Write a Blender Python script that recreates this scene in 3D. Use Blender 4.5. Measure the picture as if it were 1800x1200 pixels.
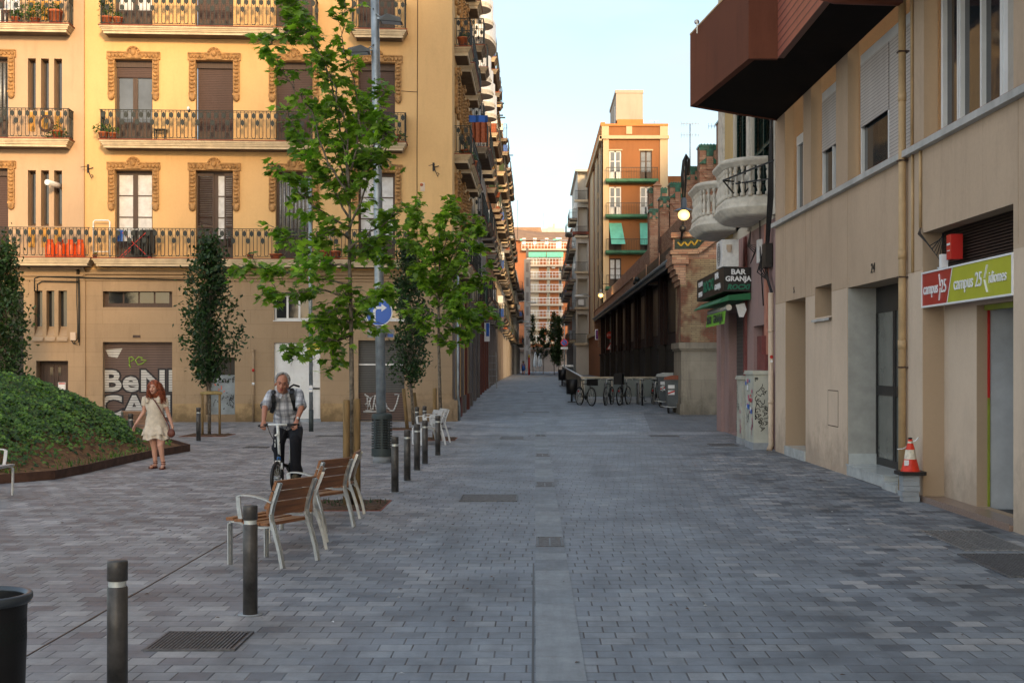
import bpy, bmesh, math, random
from mathutils import Matrix, Vector, noise
R = math.radians
scene = bpy.context.scene
for o in list(bpy.data.objects): bpy.data.objects.remove(o, do_unlink=True)
col = scene.collection
# ------------------------------------------------------------------ camera, sky, sun, exposure
F, HC, PX, PY = 2400.0, 1.75, 940.0, 640.0        # focal length in photo pixels, eye height, vanishing point
cam_d = bpy.data.cameras.new('camera'); cam = bpy.data.objects.new('camera', cam_d); col.objects.link(cam)
cam_d.sensor_width = 36; cam_d.lens = 48
cam_d.shift_x = -40/1800; cam_d.shift_y = 40/1800
cam_d.clip_start = .1; cam_d.clip_end = 3000
cam.location = (0, 0, HC); cam.rotation_euler = (R(90), 0, 0)
scene.camera = cam
scene.render.resolution_x = 1024; scene.render.resolution_y = 682
scene.view_settings.view_transform = 'Standard'; scene.view_settings.look = 'None'
scene.view_settings.gamma = 1; scene.view_settings.exposure = 1.74
SUN_EL, SUN_AZ = 15.0, 165.0       # sun behind the viewer, a little to the right
sd = Vector((math.sin(R(SUN_AZ))*math.cos(R(SUN_EL)), math.cos(R(SUN_AZ))*math.cos(R(SUN_EL)), math.sin(R(SUN_EL))))
world = bpy.data.worlds.new("World"); scene.world = world; world.use_nodes = True
wt = world.node_tree; wt.nodes.clear()
wo = wt.nodes.new('ShaderNodeOutputWorld'); bg = wt.nodes.new('ShaderNodeBackground')
sky = wt.nodes.new('ShaderNodeTexSky'); sky.sky_type = 'NISHITA'; sky.sun_disc = False
sky.sun_elevation = R(SUN_EL); sky.sun_rotation = R(SUN_AZ); sky.altitude = 20
sky.air_density = 1.0; sky.dust_density = 1.6; sky.ozone_density = 1.2
tc = wt.nodes.new('ShaderNodeTexCoord'); mp = wt.nodes.new('ShaderNodeMapping')
mp.inputs['Scale'].default_value = (1.6, 1.6, 5.0)
nz = wt.nodes.new('ShaderNodeTexNoise'); nz.inputs['Scale'].default_value = 3.1; nz.inputs['Detail'].default_value = 5
nz.inputs['Roughness'].default_value = .5
rp = wt.nodes.new('ShaderNodeValToRGB'); rp.color_ramp.elements[0].position = .45; rp.color_ramp.elements[0].color = (.08,.08,.08,1)
rp.color_ramp.elements[1].position = .68; rp.color_ramp.elements[1].color = (.95,.95,.95,1)
mx = wt.nodes.new('ShaderNodeMixRGB'); mx.inputs[2].default_value = (3.9, 4.6, 4.95, 1)
wt.links.new(tc.outputs['Generated'], mp.inputs['Vector']); wt.links.new(mp.outputs[0], nz.inputs['Vector'])
wt.links.new(nz.outputs['Fac'], rp.inputs[0]); wt.links.new(rp.outputs[0], mx.inputs[0])
# thin cloud glows more on the sun's side of the sky
sx_ = wt.nodes.new('ShaderNodeSeparateXYZ'); wt.links.new(tc.outputs['Generated'], sx_.inputs[0])
cr_ = wt.nodes.new('ShaderNodeMapRange'); cr_.inputs[1].default_value=-.9; cr_.inputs[2].default_value=.5; cr_.inputs[3].default_value=1; cr_.inputs[4].default_value=0
cm_ = wt.nodes.new('ShaderNodeMixRGB'); cm_.inputs[1].default_value=(2.95,3.45,3.75,1); cm_.inputs[2].default_value=(10.5,10.2,9.7,1)
wt.links.new(sx_.outputs[1], cr_.inputs[0]); wt.links.new(cr_.outputs[0], cm_.inputs[0]); wt.links.new(cm_.outputs[0], mx.inputs[2])
wt.links.new(sky.outputs[0], mx.inputs[1]); wt.links.new(mx.outputs[0], bg.inputs['Color'])
bg.inputs['Strength'].default_value = 0.085
wt.links.new(bg.outputs[0], wo.inputs[0])
sun_d = bpy.data.lights.new('sun', 'SUN'); sun_d.energy = 1.5; sun_d.angle = R(7); sun_d.color = (1, .66, .34)
sun = bpy.data.objects.new('sun', sun_d); col.objects.link(sun)
sun.rotation_euler = sd.to_track_quat('Z', 'Y').to_euler(); sun.location = (5, -20, 30)

# ------------------------------------------------------------------ helpers
def g(y):                                           # the street rises a little beyond the square
    pts = [(-1e4,0),(38,0),(45,.09),(55,.24),(75,.52),(100,.62),(140,.6),(180,.5),(1e4,.5)]
    for (a,ha),(b,hb) in zip(pts, pts[1:]):
        if y <= b: return ha+(hb-ha)*(y-a)/(b-a)
    return .5
def W(px, py, y): return Vector(((px-PX)*y/F, y, HC+(PY-py)*y/F))
def WX(px, y): return (px-PX)*y/F
def WZ(py, y): return HC+(PY-py)*y/F
def G(px, py):
    y = HC*F/(py-PY); return Vector(((px-PX)*y/F, y, 0))

class MB:
    def __init__(s, M=None): s.v=[]; s.f=[]; s.mi=[]; s.sm=[]; s.M=M
    def add(s, vs, fs, m=0, sm=False):
        b=len(s.v)
        for p in vs:
            p=Vector(p)
            if s.M is not None: p=s.M@p
            s.v.append(p)
        for f in fs: s.f.append([b+i for i in f]); s.mi.append(m); s.sm.append(sm)
        return s
    def box(s,x0,x1,y0,y1,z0,z1,m=0):
        if x0>x1:x0,x1=x1,x0
        if y0>y1:y0,y1=y1,y0
        if z0>z1:z0,z1=z1,z0
        return s.add([(x0,y0,z0),(x1,y0,z0),(x1,y1,z0),(x0,y1,z0),(x0,y0,z1),(x1,y0,z1),(x1,y1,z1),(x0,y1,z1)],
              [(0,3,2,1),(4,5,6,7),(0,1,5,4),(1,2,6,5),(2,3,7,6),(3,0,4,7)],m)
    def bar(s,p0,p1,w,h,m=0,up=(0,0,1)):            # box beam from p0 to p1
        p0=Vector(p0);p1=Vector(p1);d=(p1-p0)
        if d.length<1e-6: return s
        d.normalize(); up=Vector(up)
        if abs(d.dot(up))>.98: up=Vector((0,1,0)) if abs(d.y)<.9 else Vector((1,0,0))
        a=d.cross(up).normalized()*w/2; b=a.cross(d).normalized()*h/2
        vs=[p0-a-b,p0+a-b,p0+a+b,p0-a+b,p1-a-b,p1+a-b,p1+a+b,p1-a+b]
        return s.add(vs,[(0,1,2,3),(7,6,5,4),(0,4,5,1),(1,5,6,2),(2,6,7,3),(3,7,4,0)],m)
    def cyl(s,p0,p1,r0,r1=None,n=12,m=0,cap=True,sm=True):
        if r1 is None:r1=r0
        return s.tube([p0,p1],[r0,r1],n,m,cap,sm)
    def tube(s,pts,rad,n=8,m=0,cap=True,sm=True):
        pts=[Vector(p) for p in pts]
        if not isinstance(rad,(list,tuple)): rad=[rad]*len(pts)
        vs=[];prev=None
        for i,p in enumerate(pts):
            d=(pts[min(i+1,len(pts)-1)]-pts[max(i-1,0)])
            if d.length<1e-7: d=Vector((0,0,1))
            d.normalize()
            if prev is None:
                a=d.cross(Vector((0,0,1)))
                if a.length<.05:a=d.cross(Vector((0,1,0)))
            else: a=prev-d*prev.dot(d)
            if a.length<1e-5:a=d.orthogonal()
            a.normalize();prev=a;b=d.cross(a)
            for k in range(n):
                t=2*math.pi*k/n; vs.append(p+(a*math.cos(t)+b*math.sin(t))*rad[i])
        fs=[]
        for i in range(len(pts)-1):
            for k in range(n):
                fs.append((i*n+k,i*n+(k+1)%n,(i+1)*n+(k+1)%n,(i+1)*n+k))
        s.add(vs,fs,m,sm)
        if cap:
            b0=len(s.v)-len(vs)
            s.f.append([b0+k for k in reversed(range(n))]);s.mi.append(m);s.sm.append(False)
            s.f.append([b0+(len(pts)-1)*n+k for k in range(n)]);s.mi.append(m);s.sm.append(False)
        return s
    def lathe(s,c,prof,n=16,m=0,sx=1,sy=1,sm=True,a0=0,a1=None):
        c=Vector(c);vs=[];full=a1 is None
        if full:a1=a0+2*math.pi
        nn=n if full else n+1
        for r,z in prof:
            for k in range(nn):
                t=a0+(a1-a0)*k/n; vs.append(c+Vector((r*math.cos(t)*sx,r*math.sin(t)*sy,z)))
        fs=[]
        for i in range(len(prof)-1):
            for k in range(n):
                k2=(k+1)%nn
                fs.append((i*nn+k,i*nn+k2,(i+1)*nn+k2,(i+1)*nn+k))
        return s.add(vs,fs,m,sm)
    def ball(s,c,r,n=8,m=0,sq=(1,1,1),sm=True):
        c=Vector(c);vs=[];h=max(4,n*2//3)
        for i in range(h+1):
            ph=math.pi*i/h
            for k in range(n):
                t=2*math.pi*k/n
                vs.append(c+Vector((r*sq[0]*math.sin(ph)*math.cos(t),r*sq[1]*math.sin(ph)*math.sin(t),-r*sq[2]*math.cos(ph))))
        fs=[]
        for i in range(h):
            for k in range(n): fs.append((i*n+k,i*n+(k+1)%n,(i+1)*n+(k+1)%n,(i+1)*n+k))
        return s.add(vs,fs,m,sm)
    def prism(s,pts,y0,y1,m=0,plane='xz'):          # polygon extruded: 'xz' along y, 'xy' along z, 'yz' along x
        n=len(pts)
        f={'xz':lambda p,t:(p[0],t,p[1]),'xy':lambda p,t:(p[0],p[1],t),'yz':lambda p,t:(t,p[0],p[1])}[plane]
        vs=[f(p,y0) for p in pts]+[f(p,y1) for p in pts]
        fs=[tuple(range(n)),tuple(reversed(range(n,2*n)))]+[(i,n+i,n+(i+1)%n,(i+1)%n) for i in range(n)]
        return s.add(vs,fs,m)
    def wall(s,x0,x1,z0,z1,holes=(),y=0,depth=.25,m=0,mj=None,seg=None):
        xs=sorted({x0,x1}|{h[0] for h in holes}|{h[1] for h in holes}); zs=sorted({z0,z1}|{h[2] for h in holes}|{h[3] for h in holes})
        xs=[x for x in xs if x0-1e-6<=x<=x1+1e-6]; zs=[z for z in zs if z0-1e-6<=z<=z1+1e-6]
        for a,b in zip(xs,xs[1:]):
            for c,d in zip(zs,zs[1:]):
                cx,cz=(a+b)/2,(c+d)/2
                if any(h[0]<cx<h[1] and h[2]<cz<h[3] for h in holes): continue
                s.add([(a,y,c),(b,y,c),(b,y,d),(a,y,d)],[(0,1,2,3)],m)
        j=m if mj is None else mj
        for h in holes:
            a,b,c,d=h[:4];dp=h[4] if len(h)>4 else depth
            s.add([(a,y,c),(a,y,d),(a,y+dp,d),(a,y+dp,c)],[(0,1,2,3)],j)
            s.add([(b,y,c),(b,y+dp,c),(b,y+dp,d),(b,y,d)],[(0,1,2,3)],j)
            s.add([(a,y,d),(b,y,d),(b,y+dp,d),(a,y+dp,d)],[(0,1,2,3)],j)
            s.add([(a,y,c),(a,y+dp,c),(b,y+dp,c),(b,y,c)],[(0,1,2,3)],j)
        return s
    def build(s,name,mats,parent=None,loc=(0,0,0),rotz=0,world=False):
        me=bpy.data.meshes.new(name)
        vs=s.v
        if world and parent is not None:
            Mi=wmat(parent).inverted(); vs=[Mi@p for p in vs]
        me.from_pydata([tuple(p) for p in vs],[],s.f)
        if not isinstance(mats,(list,tuple)): mats=[mats]
        for mm in mats: me.materials.append(mm)
        for p,mi,sm in zip(me.polygons,s.mi,s.sm): p.material_index=mi; p.use_smooth=sm
        me.update()
        o=bpy.data.objects.new(name,me); col.objects.link(o)
        if parent is not None: o.parent=parent
        o.location=loc; o.rotation_euler=(0,0,rotz)
        return o
def build_split(s,name,mats,parent=None):
    'one object per loose piece'
    n=len(s.v); par=list(range(n))
    def fd(i):
        while par[i]!=i: par[i]=par[par[i]]; i=par[i]
        return i
    for f in s.f:
        for k in f[1:]: par[fd(k)]=fd(f[0])
    groups={}
    for fi,f in enumerate(s.f): groups.setdefault(fd(f[0]),[]).append(fi)
    out=[]
    for fs in groups.values():
        q=MB(); mp_={}
        for fi in fs:
            ff=[]
            for i in s.f[fi]:
                if i not in mp_: mp_[i]=len(q.v); q.v.append(s.v[i])
                ff.append(mp_[i])
            q.f.append(ff); q.mi.append(s.mi[fi]); q.sm.append(s.sm[fi])
        out.append(q.build(name,mats,parent))
    return out
MB.build_split=build_split
def wmat(o):
    M=Matrix.LocRotScale(o.location,o.rotation_euler,o.scale)
    return M if o.parent is None else wmat(o.parent)@M
def tag(o,label=None,cat=None,group=None,kind=None):
    if label:o['label']=label
    if cat:o['category']=cat
    if group:o['group']=group
    if kind:o['kind']=kind
    return o
def thing(name,label,cat,loc=(0,0,0),rotz=0,group=None):
    o=bpy.data.objects.new(name,None); col.objects.link(o); o.location=loc; o.rotation_euler=(0,0,rotz); o.empty_display_size=.2
    return tag(o,label,cat,group)
KID={}
def kids(o): return [c for c in bpy.data.objects if c.parent is o]
def copy_tree(o,parent=None,loc=None,rotz=None,label=None,group=None):
    if o.name not in KID or o.parent is None: KID[o.name]=kids(o)
    c=o.copy(); col.objects.link(c)
    if parent is not None: c.parent=parent
    if loc is not None: c.location=loc
    if rotz is not None: c.rotation_euler=(0,0,rotz)
    if label:c['label']=label
    if group:c['group']=group
    for ch in kids(o): copy_tree(ch,c)
    return c
def evald(o,name,parent=None):                      # apply modifiers of a helper object
    dg=bpy.context.evaluated_depsgraph_get(); me=bpy.data.meshes.new_from_object(o.evaluated_get(dg))
    me.name=name; n=bpy.data.objects.new(name,me)
    loc=o.location.copy(); bpy.data.objects.remove(o,do_unlink=True)
    n.name=name; col.objects.link(n); n.location=loc
    if parent is not None:n.parent=parent
    return n
def text_faces(txt,size,M,mb,m=0,font_shear=0,offset=0,align='CENTER',xs=1,ext=.004,spacing=1):
    cu=bpy.data.curves.new('t','FONT'); cu.body=txt; cu.size=size; cu.align_x=align; cu.align_y='CENTER'
    cu.extrude=ext; cu.shear=font_shear; cu.offset=offset; cu.space_character=spacing; cu.resolution_u=3
    o=bpy.data.objects.new('t',cu); col.objects.link(o)
    dg=bpy.context.evaluated_depsgraph_get(); me=bpy.data.meshes.new_from_object(o.evaluated_get(dg))
    b=len(mb.v)
    S=Matrix.Diagonal((xs,1,1,1))
    for v in me.vertices:
        p=M@(S@v.co)
        if mb.M is not None:p=mb.M@p
        mb.v.append(p)
    for p in me.polygons: mb.f.append([b+i for i in p.vertices]); mb.mi.append(m); mb.sm.append(False)
    bpy.data.objects.remove(o,do_unlink=True); bpy.data.curves.remove(cu); bpy.data.meshes.remove(me)
    return mb
TX=Matrix.Rotation(R(90),4,'X')                     # text standing up, facing -y
def TXneg(loc): return Matrix.Translation(loc)@Matrix.Rotation(R(-90),4,'Z')@TX     # facing -x, read from the street
def TXf(loc): return Matrix.Translation(loc)@TX

# ------------------------------------------------------------------ materials
def nt_new(name):
    m=bpy.data.materials.new(name); m.use_nodes=True; nt=m.node_tree; nt.nodes.clear()
    out=nt.nodes.new('ShaderNodeOutputMaterial'); b=nt.nodes.new('ShaderNodeBsdfPrincipled'); nt.links.new(b.outputs[0],out.inputs[0])
    return m,nt,b
def setin(nt,sock,v):
    if hasattr(v,'is_linked') or isinstance(v,bpy.types.NodeSocket): nt.links.new(v,sock)
    else: sock.default_value=v
def mth(nt,op,a,b=0.0,c=0.0):
    n=nt.nodes.new('ShaderNodeMath'); n.operation=op
    for i,v in enumerate((a,b,c)):
        if i<len(n.inputs): setin(nt,n.inputs[i],v)
    return n.outputs[0]
def mixc(nt,f,a,b,mode='MIX'):
    n=nt.nodes.new('ShaderNodeMixRGB'); n.blend_type=mode
    setin(nt,n.inputs[0],f)
    for i,v in ((1,a),(2,b)): setin(nt,n.inputs[i],v if not isinstance(v,tuple) else tuple(v)+((1,) if len(v)==3 else ()))
    return n.outputs[0]
def noi(nt,vec,scale,detail=4,rough=.55,dim='3D'):
    n=nt.nodes.new('ShaderNodeTexNoise'); n.noise_dimensions=dim; n.inputs['Scale'].default_value=scale; n.inputs['Detail'].default_value=detail; n.inputs['Roughness'].default_value=rough
    if vec is not None: nt.links.new(vec,n.inputs['Vector'])
    return n.outputs['Fac']
def ramp(nt,fac,stops):
    n=nt.nodes.new('ShaderNodeValToRGB'); el=n.color_ramp.elements
    while len(el)<len(stops): el.new(.5)
    for e,(p,c) in zip(el,stops): e.position=p; e.color=(c,c,c,1) if not isinstance(c,tuple) else tuple(c)+(1,)
    setin(nt,n.inputs[0],fac); return n.outputs[0]
def wpos(nt):
    return nt.nodes.new('ShaderNodeNewGeometry').outputs['Position']
def sepv(nt,v):
    n=nt.nodes.new('ShaderNodeSeparateXYZ'); nt.links.new(v,n.inputs[0]); return n.outputs
def comb(nt,x,y,z):
    n=nt.nodes.new('ShaderNodeCombineXYZ')
    for i,v in enumerate((x,y,z)): setin(nt,n.inputs[i],v)
    return n.outputs[0]
def scl(nt,v,s3):
    n=nt.nodes.new('ShaderNodeMapping'); nt.links.new(v,n.inputs[0]); n.inputs['Scale'].default_value=s3; return n.outputs[0]
def bumpn(nt,b,h,strength=.3,dist=.01):
    n=nt.nodes.new('ShaderNodeBump'); n.inputs['Strength'].default_value=strength; n.inputs['Distance'].default_value=dist
    nt.links.new(h,n.inputs['Height']); nt.links.new(n.outputs[0],b.inputs['Normal'])
def mat(name,c,rough=.7,metal=0,var=.12,scale=3,bump=.1,spec=.4,bscale=60,obj=False):
    m,nt,b=nt_new(name)
    p=nt.nodes.new('ShaderNodeTexCoord').outputs['Object'] if obj else wpos(nt)
    n1=noi(nt,p,scale,5,.6)
    dk=tuple(x*(1-var*1.6) for x in c); lt=tuple(min(1,x*(1+var)) for x in c)
    cc=ramp(nt,n1,[(.3,dk),(.7,lt)])
    nt.links.new(cc,b.inputs['Base Color']); b.inputs['Roughness'].default_value=rough; b.inputs['Metallic'].default_value=metal
    b.inputs['Specular IOR Level'].default_value=spec
    if bump: bumpn(nt,b,noi(nt,p,bscale,3),bump,.01)
    return m
def plaster(name,c,stain=.25,c2=None,joint=None,low=None,rough=.9,grain=.12,dirt=0):
    """painted render: broad tone changes, rain streaks, fine grain; optional horizontal block joints"""
    m,nt,b=nt_new(name); p=wpos(nt)
    big=noi(nt,p,.35,4,.6); st=noi(nt,scl(nt,p,(1.8,1.8,.30)),1.3,6,.7); fine=noi(nt,p,18,4,.7)
    c2=c2 or tuple(x*(1-stain) for x in c)
    col_=mixc(nt,ramp(nt,big,[(.35,0.0),(.68,.75)]),c,c2)
    col_=mixc(nt,ramp(nt,st,[(.5,0.0),(.8,.75)]),col_,tuple(x*(1-stain*1.5) for x in c))
    col_=mixc(nt,grain,col_,mixc(nt,fine,(.25,.25,.25),(.9,.9,.9)),'OVERLAY')
    if dirt:
        zz=sepv(nt,p)[2]; dn=noi(nt,p,2.6,5,.7)
        f_=mth(nt,'SUBTRACT',mth(nt,'MULTIPLY',dn,1.5),mth(nt,'MULTIPLY',zz,.62))
        col_=mixc(nt,mth(nt,'MULTIPLY',ramp(nt,f_,[(.30,0.0),(.75,1.0)]),dirt),col_,tuple(x*.38 for x in c))
        sp_=noi(nt,scl(nt,p,(1,1,.6)),.9,6,.75); col_=mixc(nt,mth(nt,'MULTIPLY',ramp(nt,sp_,[(.52,0.0),(.70,1.0)]),dirt*.6),col_,tuple(x*.66 for x in c))
        dr=noi(nt,scl(nt,p,(9,9,.22)),1.3,4,.6); col_=mixc(nt,mth(nt,'MULTIPLY',ramp(nt,dr,[(.60,0.0),(.74,1.0)]),dirt*.28),col_,tuple(x*.5 for x in c))
    h=fine
    if joint:
        bh,bw=joint; x,y,z=sepv(nt,p)
        br=nt.nodes.new('ShaderNodeTexBrick'); br.offset=.5
        nt.links.new(comb(nt,mth(nt,'ADD',x,y),z,0),br.inputs['Vector'])
        for k,v in (('Scale',1),('Mortar Size',.008),('Brick Width',bw),('Row Height',bh),('Bias',0),('Mortar Smooth',.3)): br.inputs[k].default_value=v
        br.inputs['Color1'].default_value=(1,1,1,1); br.inputs['Color2'].default_value=(.86,.86,.86,1); br.inputs['Mortar'].default_value=(.62,.62,.62,1)
        col_=mixc(nt,.55,col_,br.outputs['Color'],'MULTIPLY')
    nt.links.new(col_,b.inputs['Base Color']); b.inputs['Roughness'].default_value=rough; b.inputs['Specular IOR Level'].default_value=.25
    bumpn(nt,b,h,.25,.006); return m
def bricks(name,c1,c2,mort,bw=.29,bh=.065,patch=None,ms=.008):
    m,nt,b=nt_new(name); p=wpos(nt); x,y,z=sepv(nt,p)
    br=nt.nodes.new('ShaderNodeTexBrick'); nt.links.new(comb(nt,mth(nt,'ADD',x,y),z,0),br.inputs['Vector'])
    for k,v in (('Scale',1),('Mortar Size',ms),('Brick Width',bw),('Row Height',bh),('Bias',0),('Mortar Smooth',.2)): br.inputs[k].default_value=v
    br.inputs['Color1'].default_value=c1+(1,); br.inputs['Color2'].default_value=c2+(1,); br.inputs['Mortar'].default_value=mort+(1,)
    cc=br.outputs['Color']
    if patch:
        br2=nt.nodes.new('ShaderNodeTexBrick'); nt.links.new(comb(nt,mth(nt,'ADD',x,y),z,0),br2.inputs['Vector'])
        for k,v in (('Scale',1),('Mortar Size',ms),('Brick Width',bw),('Row Height',bh),('Bias',0)): br2.inputs[k].default_value=v
        br2.inputs['Color1'].default_value=patch+(1,); br2.inputs['Color2'].default_value=tuple(v*.7 for v in patch)+(1,); br2.inputs['Mortar'].default_value=mort+(1,)
        cc=mixc(nt,ramp(nt,noi(nt,p,.9,3),[(.46,0.0),(.54,1.0)]),cc,br2.outputs['Color'])
    cc=mixc(nt,.5,cc,ramp(nt,noi(nt,p,1.2,6,.7),[(.3,.45),(.7,1.0)]),'MULTIPLY')
    nt.links.new(cc,b.inputs['Base Color']); b.inputs['Roughness'].default_value=.9
    bumpn(nt,b,br.outputs['Fac'],-.5,.01); return m
def glass(name,c=(.03,.035,.04),rough=.06):
    m,nt,b=nt_new(name); p=wpos(nt)
    cc=ramp(nt,noi(nt,p,1.3,3),[(.35,tuple(x*.5 for x in c)),(.7,c)])
    nt.links.new(cc,b.inputs['Base Color']); b.inputs['Roughness'].default_value=rough; b.inputs['Specular IOR Level'].default_value=.6
    bumpn(nt,b,noi(nt,p,2.5,2),.06,.02); return m
def slats(name,c,pitch=.045,dark=.45,rough=.55,axis='z'):
    m,nt,b=nt_new(name); p=wpos(nt); x,y,z=sepv(nt,p)
    f=mth(nt,'FRACT',mth(nt,'DIVIDE',z,pitch))
    cc=mixc(nt,ramp(nt,f,[(.0,dark),(.18,dark*.8),(.26,1.0),(1.0,.86)]),(0,0,0),c)
    cc=mixc(nt,.5,cc,ramp(nt,noi(nt,scl(nt,p,(2,2,.5)),1.5,5),[(.3,.6),(.7,1.0)]),'MULTIPLY')
    nt.links.new(cc,b.inputs['Base Color']); b.inputs['Roughness'].default_value=rough
    bumpn(nt,b,f,.6,.02); return m
def emis(name,c,s):
    m,nt,b=nt_new(name); b.inputs['Base Color'].default_value=c+(1,); b.inputs['Emission Color'].default_value=c+(1,); b.inputs['Emission Strength'].default_value=s; return m
def leafmat(name,c,c2,trans=.35):
    m=bpy.data.materials.new(name); m.use_nodes=True; nt=m.node_tree; nt.nodes.clear()
    out=nt.nodes.new('ShaderNodeOutputMaterial'); b=nt.nodes.new('ShaderNodeBsdfPrincipled'); tr=nt.nodes.new('ShaderNodeBsdfTranslucent'); mxs=nt.nodes.new('ShaderNodeMixShader')
    ri=nt.nodes.new('ShaderNodeNewGeometry').outputs['Random Per Island']
    cc=ramp(nt,ri,[(0,c),(.75,tuple((a+b_)/2 for a,b_ in zip(c,c2))),(1,c2)])
    cc=mixc(nt,.7,cc,ramp(nt,noi(nt,wpos(nt),1.9,4),[(.36,.42),(.62,1.1)]),'MULTIPLY')
    nt.links.new(cc,b.inputs['Base Color']); b.inputs['Roughness'].default_value=.45; b.inputs['Specular IOR Level'].default_value=.4
    nt.links.new(mixc(nt,1,cc,(1.3,1.5,.5),'MULTIPLY'),tr.inputs['Color']); mxs.inputs[0].default_value=trans
    nt.links.new(b.outputs[0],mxs.inputs[1]); nt.links.new(tr.outputs[0],mxs.inputs[2]); nt.links.new(mxs.outputs[0],out.inputs[0])
    return m
def wood(name,c,axis=0,rough=.5):
    m,nt,b=nt_new(name); p=nt.nodes.new('ShaderNodeTexCoord').outputs['Object']
    s=[14,14,14]; s[axis]=1.2
    n=noi(nt,scl(nt,p,tuple(s)),2.2,5,.6)
    cc=ramp(nt,n,[(.3,tuple(x*.55 for x in c)),(.52,c),(.75,tuple(min(1,x*1.35) for x in c))])
    nt.links.new(cc,b.inputs['Base Color']); b.inputs['Roughness'].default_value=rough; bumpn(nt,b,n,.2,.004); return m

def paving():
    m,nt,b=nt_new('paving'); p=wpos(nt); x,y,z=sepv(nt,p)
    pw,ph=.206,.194
    v=mth(nt,'DIVIDE',y,ph); row=mth(nt,'FLOOR',v)
    wn=nt.nodes.new('ShaderNodeTexWhiteNoise'); wn.noise_dimensions='1D'; nt.links.new(row,wn.inputs['W'])
    off=mth(nt,'ADD',mth(nt,'MULTIPLY',row,.43),mth(nt,'MULTIPLY',wn.outputs['Value'],.2))
    u=mth(nt,'ADD',mth(nt,'DIVIDE',x,pw),off); cl=mth(nt,'FLOOR',u)
    w2=nt.nodes.new('ShaderNodeTexWhiteNoise'); w2.noise_dimensions='2D'; nt.links.new(comb(nt,cl,row,0),w2.inputs['Vector'])
    r1=w2.outputs['Value']
    fu=mth(nt,'FRACT',u); fv=mth(nt,'FRACT',v)
    du=mth(nt,'MULTIPLY',mth(nt,'MINIMUM',fu,mth(nt,'SUBTRACT',1,fu)),pw); dv=mth(nt,'MULTIPLY',mth(nt,'MINIMUM',fv,mth(nt,'SUBTRACT',1,fv)),ph)
    d=mth(nt,'MINIMUM',du,dv)
    joint=mth(nt,'LESS_THAN',d,.0042)
    mid=ramp(nt,r1,[(0,(.165,.197,.232)),(.3,(.205,.24,.28)),(.7,(.238,.275,.312)),(1,(.29,.32,.348))])  # blue cast of the shade is tinted into the slab colours
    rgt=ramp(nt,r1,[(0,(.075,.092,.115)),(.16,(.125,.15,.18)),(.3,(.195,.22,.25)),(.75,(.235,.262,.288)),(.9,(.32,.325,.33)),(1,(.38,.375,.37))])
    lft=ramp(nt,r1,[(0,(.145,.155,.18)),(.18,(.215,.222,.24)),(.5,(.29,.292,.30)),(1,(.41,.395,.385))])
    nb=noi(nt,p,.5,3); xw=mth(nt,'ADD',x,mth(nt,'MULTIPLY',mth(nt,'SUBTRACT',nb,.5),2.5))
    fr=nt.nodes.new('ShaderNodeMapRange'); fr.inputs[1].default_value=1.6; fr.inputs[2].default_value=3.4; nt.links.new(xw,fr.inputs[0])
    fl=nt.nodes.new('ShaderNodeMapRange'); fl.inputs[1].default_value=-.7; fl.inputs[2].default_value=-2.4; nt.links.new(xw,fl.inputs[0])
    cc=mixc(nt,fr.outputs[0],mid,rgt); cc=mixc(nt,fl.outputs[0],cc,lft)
    # older dark asphalt-like slabs beside the market wall
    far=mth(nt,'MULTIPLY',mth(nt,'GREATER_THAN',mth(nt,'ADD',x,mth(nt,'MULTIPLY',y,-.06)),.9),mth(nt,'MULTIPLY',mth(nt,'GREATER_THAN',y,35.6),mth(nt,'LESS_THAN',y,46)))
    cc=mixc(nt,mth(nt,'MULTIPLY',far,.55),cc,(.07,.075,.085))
    band=mth(nt,'MULTIPLY',mth(nt,'GREATER_THAN',y,34.0),mth(nt,'LESS_THAN',y,35.3))
    cc=mixc(nt,mth(nt,'MULTIPLY',band,.4),cc,(.42,.44,.47))
    dirt=ramp(nt,noi(nt,p,.8,6,.65),[(.30,.5),(.6,1.05)]); cc=mixc(nt,.8,cc,dirt,'MULTIPLY')
    tr_=ramp(nt,noi(nt,scl(nt,p,(2.2,.16,1)),1.0,5,.65),[(.34,.62),(.52,1.0)]); cc=mixc(nt,.55,cc,tr_,'MULTIPLY')
    dirt2=ramp(nt,noi(nt,p,5,6,.75),[(.3,.72),(.62,1.04)]); cc=mixc(nt,.8,cc,dirt2,'MULTIPLY')
    gr=noi(nt,p,90,3,.7); cc=mixc(nt,.2,cc,gr,'OVERLAY')
    wv=noi(nt,p,1.7,2); jw=mixc(nt,ramp(nt,wv,[(.35,.35),(.6,1.0)]),cc,(.045,.045,.05))
    cc=mixc(nt,joint,cc,jw)
    # worn spots and chewing gum
    vo=nt.nodes.new('ShaderNodeTexVoronoi'); vo.inputs['Scale'].default_value=1.1; nt.links.new(p,vo.inputs['Vector'])
    gum=mth(nt,'LESS_THAN',vo.outputs['Distance'],.022); cc=mixc(nt,mth(nt,'MULTIPLY',gum,.6),cc,(.05,.05,.05))
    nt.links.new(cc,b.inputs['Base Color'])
    nt.links.new(mth(nt,'ADD',.52,mth(nt,'MULTIPLY',r1,.25)),b.inputs['Roughness']); b.inputs['Specular IOR Level'].default_value=.45
    hh=mth(nt,'ADD',mth(nt,'MULTIPLY',mth(nt,'MINIMUM',mth(nt,'DIVIDE',d,.009),1.0),1.0),mth(nt,'ADD',mth(nt,'MULTIPLY',r1,.35),mth(nt,'MULTIPLY',gr,.25)))
    bumpn(nt,b,hh,.55,.008); return m

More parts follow.
